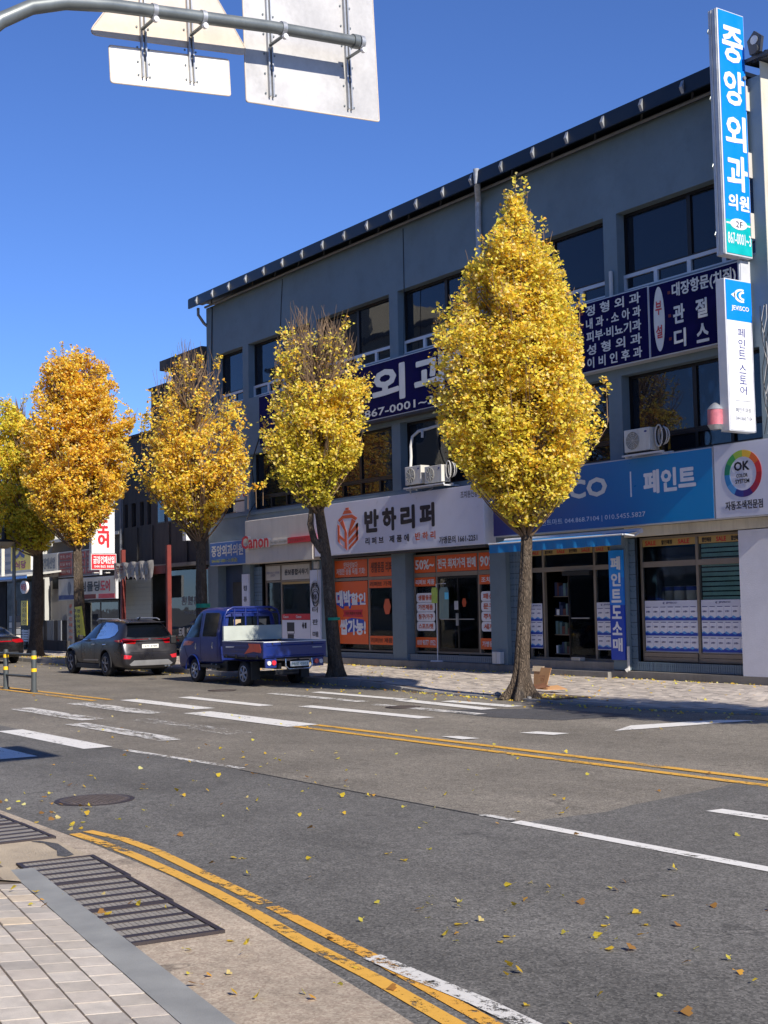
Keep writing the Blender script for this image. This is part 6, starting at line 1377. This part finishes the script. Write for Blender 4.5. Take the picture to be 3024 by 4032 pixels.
def skin(o, poly, axis, side, mat, name, off=.006, cuts=5, depth=3.0):
    """panel lying on a body: polygon across axis, dropped onto the surface along that axis"""
    og = Vector(ORG[o.name]); me = o.data; bv = BVHTree.FromPolygons([v.co + og for v in me.vertices], [tuple(p.vertices) for p in me.polygons])
    bm = bmesh.new(); vs = []
    for u, v in poly: vs.append(bm.verts.new((u, v, 0)))
    bm.faces.new(vs); bmesh.ops.triangulate(bm, faces=bm.faces); 
    for _ in range(cuts): bmesh.ops.subdivide_edges(bm, edges=[e for e in bm.edges if e.calc_length() > .09], cuts=1); bmesh.ops.triangulate(bm, faces=bm.faces)
    V = []; last = None
    ai = 'xyz'.index(axis); d = Vector((0, 0, 0)); d[ai] = -side
    cen = sum((v.co + og for v in me.vertices), Vector()) / len(me.vertices)
    for v in bm.verts:
        u, w = v.co.x, v.co.y; p = Vector((0, u, w)) if axis == 'x' else Vector((u, 0, w)); p[ai] = cen[ai] + side * depth
        h = bv.ray_cast(p, d)
        if h[0] is None: q = p.copy(); q[ai] = last if last is not None else cen[ai]
        else: q = h[0] - d * off; last = q[ai]
        V.append(tuple(q))
    F = [tuple(x_.index for x_ in f.verts) for f in bm.faces]; bm.free()
    k = mk(name, V, F, mat, o if not o.parent or not o.parent.parent else o.parent, smooth=True)
    bm = bmesh.new(); bm.from_mesh(k.data); bmesh.ops.recalc_face_normals(bm, faces=bm.faces); a = sum((f.normal[ai] * side for f in bm.faces))
    if a < 0: bmesh.ops.reverse_faces(bm, faces=bm.faces)
    bm.to_mesh(k.data); bm.free(); return k

def wheel(x, y, z, r, w, side, parent, spokes, mat, name='wheel'):
    """side -1: the outer face looks towards -y"""
    b = MB(); prof = [(r * .66, w * .5), (r * .9, w * .5), (r * .97, w * .42), (r, w * .25), (r, -w * .25), (r * .97, -w * .42), (r * .9, -w * .5), (r * .66, -w * .5)]; N = 40; V = []; F = []
    for i in range(N):
        a = 2 * math.pi * i / N
        for rr_, yy in prof: V.append((x + rr_ * math.cos(a), y + yy, z + rr_ * math.sin(a)))
    n = len(prof)
    for i in range(N):
        for k in range(n): F.append((i * n + k, i * n + (k + 1) % n, ((i + 1) % N) * n + (k + 1) % n, ((i + 1) % N) * n + k))
    t = b.add(V, F).build(name, m_tyre, parent, True)
    yo = y + side * w * .36
    MB().disc((x, yo - .01 if side < 0 else yo, z), r * .66, 'y', .01, 28).build('rim_back', m_black, t)
    s = MB(); s.tube([(x + r * .62 * math.cos(a), yo + side * .02, z + r * .62 * math.sin(a)) for a in np.linspace(0, 2 * math.pi, 29)], r * .05, 6, False)
    for k in range(spokes):
        a = 2 * math.pi * k / spokes + .3
        for da in (-.12, .12): s.tube([(x + r * .12 * math.cos(a), yo + side * .03, z + r * .12 * math.sin(a)), (x + r * .6 * math.cos(a + da), yo + side * .025, z + r * .6 * math.sin(a + da))], [r * .06, r * .045], 6)
    s.tube([(x, yo, z), (x, yo + side * .04, z)], r * .16, 14); s.build('rim', mat, t, True); return t

def ring(x, w, zb, zm, zbelt, zt, wr, y0, lip=.96):
    """closed section at station x: half width w at zm, wr at the top"""
    h = [(0, zb), (w * .8, zb), (w * lip, zb + .07), (w, zm), (w * .985, zbelt - .04), (w * .95, zbelt), (wr, zt - .05), (wr * .82, zt), (0, zt + .012)]
    return [(x, y0 + a, b_) for a, b_ in h] + [(x, y0 - a, b_) for a, b_ in h[-2:0:-1]]

# --- grey SUV; rear bumper at x = -34.72
def suv():
    X0, yc = -34.72, 15.86
    t = thing('parked_suv', (X0 - 2.2, yc, 0), 'graphite grey SUV parked at the kerb ahead of the blue truck, its rear sunlit', 'car', 'vehicles parked along the far kerb')
    st = [  # u, half width, zb, zm, belt, top, top half width
        (0.00, .70, .34, .46, .60, .66, .66), (.03, .80, .27, .50, .66, .74, .72), (.10, .845, .24, .52, .90, 1.0, .76), (.17, .86, .23, .55, 1.02, 1.12, .74), (.30, .87, .22, .60, 1.06, 1.34, .66), (.44, .875, .22, .62, 1.07, 1.50, .61),
        (.62, .88, .22, .62, 1.07, 1.555, .60), (1.0, .875, .22, .62, 1.06, 1.595, .61), (1.5, .87, .21, .62, 1.05, 1.61, .62), (2.0, .87, .21, .62, 1.04, 1.60, .62), (2.4, .87, .21, .62, 1.02, 1.54, .61), (2.75, .87, .21, .62, 1.00, 1.36, .63), (3.05, .875, .22, .62, .99, 1.16, .70), (3.25, .875, .22, .62, .96, 1.05, .74), (3.8, .87, .22, .60, .90, .99, .72), (4.2, .85, .23, .56, .82, .92, .68), (4.42, .80, .25, .5, .72, .8, .62), (4.52, .66, .3, .46, .6, .66, .52)]
    rings = [ring(X0 - u, w, zb, zm, zl, zt, wr, yc) for u, w, zb, zm, zl, zt, wr in st]
    xr, xf, r = X0 - 1.22, X0 - 3.87, .345
    body = loft(rings, 'body', m_suv, t, 2, [(xr, yc - 1.2, yc - .55, .36, .40), (xf, yc - 1.2, yc - .55, .36, .40), (xr, yc + .55, yc + 1.2, .36, .40), (xf, yc + .55, yc + 1.2, .36, .40)])
    for x_ in (xr, xf):
        for s in (-1, 1): wheel(x_, yc + s * .755, r, r, .23, s, t, 5, m_alloy_d)
    B('underbody', X0 - 4.3, X0 - .25, yc - .6, yc + .6, .2, .4, m_black, t)
    # arch trims, sills
    for x_ in (xr, xf):
        MB().tube([(x_ + .41 * math.cos(a), yc - .865, .36 + .41 * math.sin(a)) for a in np.linspace(R(-12), R(192), 18)], .022, 6).build('arch_trim', m_clad, t, True)
    B('sill', xf + .42, xr - .42, yc - .865, yc - .80, .2, .33, m_clad, t, .01)
    P_ = lambda *a: [(X0 - u, z) for u, z in a]
    for s in (-1, 1):
        skin(body, P_((3.0, 1.05), (2.55, 1.36), (2.2, 1.47), (1.75, 1.50), (1.2, 1.485), (.85, 1.42), (.66, 1.30), (.72, 1.19), (1.0, 1.11), (2.0, 1.07)), 'y', s, m_carglass, 'side_window', .004)
        skin(body, P_((2.06, 1.06), (2.02, 1.495), (1.96, 1.495), (2.0, 1.06)), 'y', s, m_black, 'window_pillar', .009); skin(body, P_((1.26, 1.08), (1.22, 1.49), (1.14, 1.49), (1.18, 1.08)), 'y', s, m_black, 'window_pillar', .009)
        skin(body, P_((3.1, 1.02), (2.0, 1.045), (1.0, 1.09), (.70, 1.17), (.62, 1.30), (.85, 1.45), (1.2, 1.515), (1.75, 1.53), (1.75, 1.51), (1.2, 1.495), (.86, 1.432), (.645, 1.30), (.715, 1.185), (1.0, 1.105), (2.0, 1.062), (3.1, 1.038)), 'y', s, m_chrome, 'chrome_strip', .010, 6)
        for u in (3.02, 2.03, 1.16): skin(body, P_((u, 1.02), (u + .008, 1.02), (u + .006, .34), (u - .008, .34)) if u != 1.16 else P_((1.22, 1.05), (1.23, 1.05), (1.55, .72), (1.62, .34), (1.60, .34), (1.53, .72)), 'y', s, m_seam, 'door_gap', .003)
        for u in (2.2, 1.38): MB().tube([(X0 - u, yc + s * .875, .90), (X0 - u + .22, yc + s * .885, .91)], .016, 6).build('door_handle', m_chrome if s < 0 else m_suv, t, True)
        MB().box(X0 - 3.0, X0 - 2.82, yc + s * .86, yc + s * 1.0, 1.03, 1.17, .03).build('wing_mirror', m_black, t)
        MB().tube([(X0 - .75, yc + s * .60, 1.585), (X0 - .9, yc + s * .6, 1.625), (X0 - 2.3, yc + s * .6, 1.63), (X0 - 2.45, yc + s * .6, 1.57)], .018, 8).build('roof_rail', m_bracket, t, True)
        skin(body, [(yc + s * a, z) for a, z in ((.40, 1.0), (.44, 1.05), (.86, 1.09), (.86, .95), (.46, .925))], 'x', 1, m_tail, 'tail_lamp', .010)
        skin(body, P_((.0, 1.06), (.62, 1.03), (.5, .99), (.0, .96)), 'y', s, m_tail, 'tail_lamp', .008)
        skin(body, [(yc + s * a, z) for a, z in ((.58, .60), (.84, .64), (.86, .52), (.64, .51))], 'x', 1, M('fog_lamp_red', lin(190, 40, 50), .2, coat=.8) if s < 0 else bpy.data.materials['fog_lamp_red'], 'rear_fog_lamp', .010)
        skin(body, P_((2.9, .42), (1.75, .44), (1.72, .48), (2.86, .46)), 'y', s, m_silver, 'lower_trim', .006)
    skin(body, [(yc - .66, 1.13), (yc - .62, 1.22), (yc - .55, 1.42), (yc - .48, 1.455), (yc + .48, 1.455), (yc + .55, 1.42), (yc + .62, 1.22), (yc + .66, 1.13), (yc + .4, 1.10), (yc - .4, 1.10)], 'x', 1, m_carglass, 'rear_window', .006)
    skin(body, [(yc - .60, .5), (yc - .46, .45), (yc - .42, .34), (yc + .62, .34), (yc + .66, .45), (yc + .60, .5)][0:0] or [(yc - .66, .36), (yc - .52, .47), (yc + .52, .47), (yc + .66, .36), (yc + .6, .32), (yc - .6, .32)], 'x', 1, m_silver, 'skid_plate', .014)
    skin(body, [(yc - .40, 1.0), (yc + .40, 1.0), (yc + .40, .99), (yc - .40, .99)], 'x', 1, m_seam, 'tailgate_gap', .004); skin(body, [(yc - .62, .70), (yc + .62, .70), (yc + .62, .69), (yc - .62, .69)], 'x', 1, m_seam, 'tailgate_gap', .004)
    B('spoiler', X0 - .50, X0 - .30, yc - .56, yc + .56, 1.50, 1.54, m_suv, t, .012)
    np_ = B('number_plate', X0 - .052, X0 - .035, yc - .26, yc + .24, .80, .91, m_plate_w, t); text('12가 3789', yc - .22, yc + .2, .825, .885, X0 - .035, m_conduit, np_, face='x', bold=.02, th=.003)
    MB().disc((X0 - .115, yc, 1.055), .04, 'x', .02, 16, .028).build('badge', m_chrome, t); MB().tube([(X0 - .85, yc, 1.585), (X0 - .75, yc, 1.66), (X0 - .9, yc, 1.60)], .02, 8).build('antenna_fin', m_suv, t, True)
    MB().tube([(X0 - .02, yc + .45, .30), (X0 - .2, yc + .45, .30)], .04, 12).build('exhaust', m_chrome, t, True); MB().tube([(X0 - .02, yc + .55, .30), (X0 - .2, yc + .55, .30)], .04, 12).build('exhaust', m_chrome, t, True)
suv()

def sedan():
    X0, yc = -47.4, 15.85
    t = thing('parked_sedan', (X0 - 2.2, yc, 0), 'black sedan with red tail lamps, cut by the left edge behind the guard posts', 'car', 'vehicles parked along the far kerb')
    st = [(0, .66, .36, .5, .66, .74, .6), (.04, .8, .28, .5, .8, .92, .7), (.14, .86, .23, .55, .88, 1.0, .7), (.5, .88, .22, .58, .92, 1.03, .68), (.8, .88, .22, .6, .93, 1.12, .64), (1.3, .88, .21, .6, .93, 1.32, .58), (1.8, .88, .21, .6, .93, 1.38, .58), (2.4, .88, .21, .6, .92, 1.36, .58), (2.9, .88, .21, .6, .9, 1.2, .62), (3.3, .88, .21, .58, .86, .98, .7), (3.9, .86, .22, .55, .8, .88, .7), (4.35, .8, .25, .5, .66, .74, .6), (4.5, .66, .3, .46, .55, .62, .5)]
    xr, xf, r = X0 - 1.0, X0 - 3.7, .32
    body = loft([ring(X0 - u, w, zb, zm, zl, zt, wr, yc) for u, w, zb, zm, zl, zt, wr in st], 'body', m_sedan, t, 2, [(xr, yc - 1.2, yc - .55, .33, .37), (xf, yc - 1.2, yc - .55, .33, .37), (xr, yc + .55, yc + 1.2, .33, .37), (xf, yc + .55, yc + 1.2, .33, .37)])
    for x_ in (xr, xf):
        for s in (-1, 1): wheel(x_, yc + s * .755, r, r, .22, s, t, 7, m_alloy)
    for s in (-1, 1):
        skin(body, [(yc + s * a, z) for a, z in ((.36, .82), (.36, .88), (.84, .92), (.86, .78), (.5, .76))], 'x', 1, m_tail, 'tail_lamp', .01)
        skin(body, [(X0 - u, z) for u, z in ((.9, .98), (1.3, 1.22), (1.9, 1.29), (2.5, 1.26), (3.0, 1.0))], 'y', s, m_carglass, 'side_window', .005)
    skin(body, [(yc - .34, .84), (yc + .34, .84), (yc + .34, .80), (yc - .34, .80)], 'x', 1, m_tail, 'tail_lamp_strip', .01)
    skin(body, [(yc - .5, 1.08), (yc - .46, 1.25), (yc + .46, 1.25), (yc + .5, 1.08)], 'x', 1, m_carglass, 'rear_window', .006)
    np_ = B('number_plate', X0 - .05, X0 - .02, yc - .26, yc + .26, .58, .69, m_plate_w, t); text('34나 5120', yc - .2, yc + .2, .6, .67, X0 - .02, m_conduit, np_, face='x', th=.003)
    B('bumper_insert', X0 - .03, X0 + .005, yc - .6, yc + .6, .32, .44, m_clad, t, .01)
sedan()

# --- blue double-cab truck; tailgate at x = -27.45
def truck():
    t = thing('parked_truck', (-29.8, 16.25, 0), 'royal blue double cab pickup truck with pale board behind its cab and empty bed', 'truck', 'vehicles parked along the far kerb')
    y0, y1, yc = 15.38, 17.1, 16.24; hw = .86
    xc = -29.66
    st = [(0, .80, .50, .8, 1.3, 1.72, .70), (.04, .83, .48, .8, 1.32, 1.80, .72), (.15, .84, .46, .8, 1.33, 1.87, .72), (.6, .845, .45, .8, 1.33, 1.905, .73), (1.15, .845, .45, .8, 1.32, 1.905, .73), (1.38, .845, .42, .78, 1.26, 1.85, .73), (1.60, .845, .38, .76, 1.18, 1.66, .75), (1.95, .845, .36, .74, 1.08, 1.33, .78), (2.20, .84, .33, .72, 1.0, 1.1, .80), (2.34, .83, .30, .66, .92, .99, .79), (2.43, .78, .30, .58, .8, .88, .74), (2.47, .6, .34, .56, .7, .76, .56)]
    rw, rf, r = -28.58, -31.17, .30
    cab = loft([ring(xc - u, w, zb, zm, zl, zt, wr, yc, .98) for u, w, zb, zm, zl, zt, wr in st], 'cab', m_truck, t, 2, [(rf, yc - 1.2, yc - .45, .32, .37), (rf, yc + .45, yc + 1.2, .32, .37)])
    for s in (-1, 1):
        wheel(rf, yc + s * .70, r, r, .19, s, t, 6, m_alloy); wheel(rw, yc + s * .68, r * .98, r * .98, .20, s, t, 6, m_alloy)
        sgn = lambda pts: [(a, b_) for a, b_ in pts]
        skin(cab, sgn([(-31.72, 1.14), (-31.42, 1.48), (-31.15, 1.70), (-30.98, 1.76), (-30.80, 1.77), (-30.80, 1.16)]), 'y', s, m_carglass, 'side_window', .004)
        skin(cab, sgn([(-30.62, 1.18), (-30.62, 1.77), (-29.92, 1.77), (-29.86, 1.72), (-29.86, 1.2), (-29.92, 1.18)]), 'y', s, m_carglass, 'side_window', .004)
        skin(cab, sgn([(-31.78, 1.10), (-31.45, 1.50), (-31.18, 1.73), (-31.0, 1.79), (-31.01, 1.765), (-31.17, 1.71), (-31.43, 1.48), (-31.74, 1.10)]), 'y', s, m_chrome, 'door_visor', .02)
        for a in (-30.74, -29.83): skin(cab, sgn([(a, 1.8), (a + .012, 1.8), (a + .012, .52), (a, .52)]), 'y', s, m_seam, 'door_gap', .003)
        skin(cab, sgn([(-31.70, .98), (-31.69, .99), (-31.55, .75), (-31.45, .6), (-31.46, .59), (-31.57, .74)]), 'y', s, m_seam, 'door_gap', .003)
        skin(cab, sgn([(-31.75, .93), (-31.70, 1.05), (-31.45, 1.06), (-31.1, 1.04), (-31.3, .95)]), 'y', s, M('cab_sticker', lin(160, 90, 84), .3, var=.4, scale=8) if s < 0 else bpy.data.materials['cab_sticker'], 'side_decal_reflection', .005)
        for a, z in ((-30.95, .93), (-30.02, .96)): MB().tube([(a, yc + s * .87, z - .08), (a, yc + s * .885, z), (a, yc + s * .87, z + .08)], .014, 6).build('door_handle', m_chrome, t, True)
        MB().box(-31.98, -31.86, yc + s * .96, yc + s * 1.12, .98, 1.2, .03).build('wing_mirror', m_black, t); MB().tube([(-31.8, yc + s * .84, 1.14), (-31.9, yc + s * 1.0, 1.12)], .014, 6).build('mirror_arm', m_black, t)
        MB().tube([(rf + .385 * math.cos(a), yc + s * .85, .32 + .385 * math.sin(a)) for a in np.linspace(R(0), R(180), 14)], .018, 6).build('arch_lip', m_truck, t, True)
    skin(cab, [(yc - .62, 1.36), (yc - .58, 1.66), (yc + .58, 1.66), (yc + .62, 1.36)], 'x', 1, m_carglass, 'rear_window', .006)
    for s in (-.35, .38): MB().box(-29.87, -29.80 + .14, yc + s - .13, yc + s + .13, 1.4, 1.62, .03).build('head_rest', M('beige_upholstery', lin(170, 150, 120), .8) if s < 0 else bpy.data.materials['beige_upholstery'], t)
    skin(cab, [(yc - .7, 1.12), (yc - .66, 1.7), (yc + .66, 1.7), (yc + .7, 1.12)], 'x', -1, m_carglass, 'windscreen', .006)
    B('cab_step', -30.9, -29.7, y0 + .02, y0 + .1, .40, .47, m_black, t)
    # guard frame
    zt, zb = 1.90, 1.08; xg = -29.52; c_ = .1
    MB().tube([(xg, y0 + .06, zb), (xg, y0 + .08, 1.68), (xg, y0 + .16, 1.83), (xg, y0 + .32, zt), (xg, y1 - .32, zt - .01), (xg, y1 - .16, 1.83), (xg, y1 - .08, 1.68), (xg, y1 - .06, zb)], .028, 10).build('guard_frame', m_truck, t, True)
    for y in (15.74, 16.05, 16.4): MB().tube([(xg, y, 1.42), (xg, y, 1.875)], .022, 8).build('guard_bar', m_truck, t, True)
    MB().tube([(xg, 15.5, 1.76), (xg, 17.0, 1.76)], .018, 8).build('guard_bar', m_truck, t, True)
    MB().box(xg - .02, xg + .045, y0 + .03, y1 - .03, zb, 1.44).build('head_board', M('pale_green_board', lin(172, 178, 170), .6, var=.06, dirt=lin(120, 124, 118), dirt_amt=.4), t)
    # bed
    B('bed_floor', -29.5, -27.48, y0 + .03, y1 - .03, .66, .72, m_clad, t)
    def side(ya, yb, nm):
        s = B(nm, -29.5, -27.47, ya, yb, .71, 1.06, m_truck, t, .008); yo = ya - .008 if ya < yc else yb
        for k in range(3): B('pressed_rib', -29.48, -27.49, yo, yo + .008, .75 + k * .1, .78 + k * .1, m_truck, s, .003)
        B('top_rim', -29.5, -27.47, ya - .006, yb + .006, 1.061, 1.085, m_frame_white, s, .004)
        for x in (-29.3, -28.8, -28.3, -27.75): MB().box(x, x + .05, ya - .02 if ya < yc else yb, ya - .009 if ya < yc else yb + .02, .68, .76).build('hinge', m_black, s)
        return s
    s1 = side(y0, y0 + .04, 'drop_side'); side(y1 - .04, y1, 'drop_side')
    m_or = M('orange_reflection', lin(200, 84, 60), .35, var=.2, scale=6)  # red-orange reflections on the drop side, painted as a flat coloured patch
    MB().prism([(-28.35, .78), (-28.1, .95), (-28.15, 1.03), (-27.6, 1.03), (-27.52, .9), (-27.55, .82), (-27.9, .84)], 'y', y0 - .012, y0 - .009).build('side_decal_reflection', m_or, s1); MB().prism([(-29.3, .92), (-28.9, .93), (-28.85, .95), (-29.3, .945)], 'y', y0 - .012, y0 - .009).build('side_decal_reflection', m_white, s1)
    tg = B('tailgate', -27.46, -27.42, y0, y1, .70, 1.055, m_truck, t, .008)
    for k, z in enumerate((.74, .99)): MB().tube([(-27.416, y0 + .08, z), (-27.416, y1 - .08, z)], .014, 8).build('pressed_rib', m_truck, tg, True)
    B('top_rim', -27.47, -27.41, y0, y1, 1.056, 1.082, m_frame_white, tg, .004)
    for y in (15.6, 15.85, 16.7): B('latch', -27.419, -27.405, y, y + .03, 1.0, 1.05, m_black, tg)
    B('maker_mark', -27.42, -27.415, 16.72, 16.98, .905, .925, m_bracket, tg)
    MB().box(-27.48, -27.43, y0 - .008, y0 + .05, .69, 1.07).build('corner_post', m_truck, t); MB().box(-27.48, -27.43, y1 - .05, y1 + .008, .69, 1.07).build('corner_post', m_truck, t)
    # chassis
    for y in (15.85, 16.55): B('chassis_rail', -31.5, -27.55, y, y + .08, .42, .56, m_black, t)
    B('axle', -28.64, -28.5, 15.6, 16.9, .24, .34, m_black, t); B('fuel_tank', -30.35, -29.5, 15.5, 15.85, .32, .58, m_black, t, .02); MB().tube([(-30.25, 15.46, .5), (-30.25, 15.46, .36), (-30.0, 15.46, .36), (-30.0, 15.46, .5)], .014, 6).build('guard_loop', m_frame_white, t, True)
    for y in (15.46, 16.84): B('mud_flap', -28.2, -28.18, y, y + .24, .16, .6, m_black, t); B('inner_guard', -28.98, -28.2, y, y + .24, .64, .655, m_clad, t)
    for s in (-1, 1):
        ya = 15.44 if s < 0 else 16.74; lb = B('lamp_bracket', -27.5, -27.44, ya, ya + .3, .46, .68, m_truck, t, .01)
        ys_ = (ya + .085, ya + .215) if s < 0 else (ya + .215, ya + .085)
        MB().disc((-27.44, ys_[0], .575), .052, 'x', .03, 20).build('reversing_lamp', m_lampw, lb, True); MB().disc((-27.44, ys_[1], .58), .058, 'x', .03, 20).build('tail_lamp', M('tail_lamp_round', lin(200, 30, 50), .2, coat=.8) if s < 0 else bpy.data.materials['tail_lamp_round'], lb, True)
    pl = B('number_plate', -27.40, -27.385, 16.08, 16.6, .48, .60, m_plate_w, t, .003); text('98로 0503', 16.12, 16.56, .505, .575, -27.385, M('plate_green', lin(96, 130, 110), .5), pl, face='x', bold=.01, th=.003)
    MB().tube([(-27.44, 15.98, .66), (-27.42, 15.97, .50), (-27.41, 16.05, .42), (-27.41, 16.63, .42), (-27.42, 16.71, .50), (-27.44, 16.70, .66)], .02, 10).build('bumper_bar', m_chrome, t, True)
    MB().box(-27.56, -27.5, 15.75, 16.4, .28, .41, .03).build('spare_cross_member', m_clad, t); MB().tube([(-27.44, 16.3, .66), (-27.4, 16.34, .64), (-27.44, 16.38, .62)], .015, 6).build('gate_hook', m_black, t)
truck()
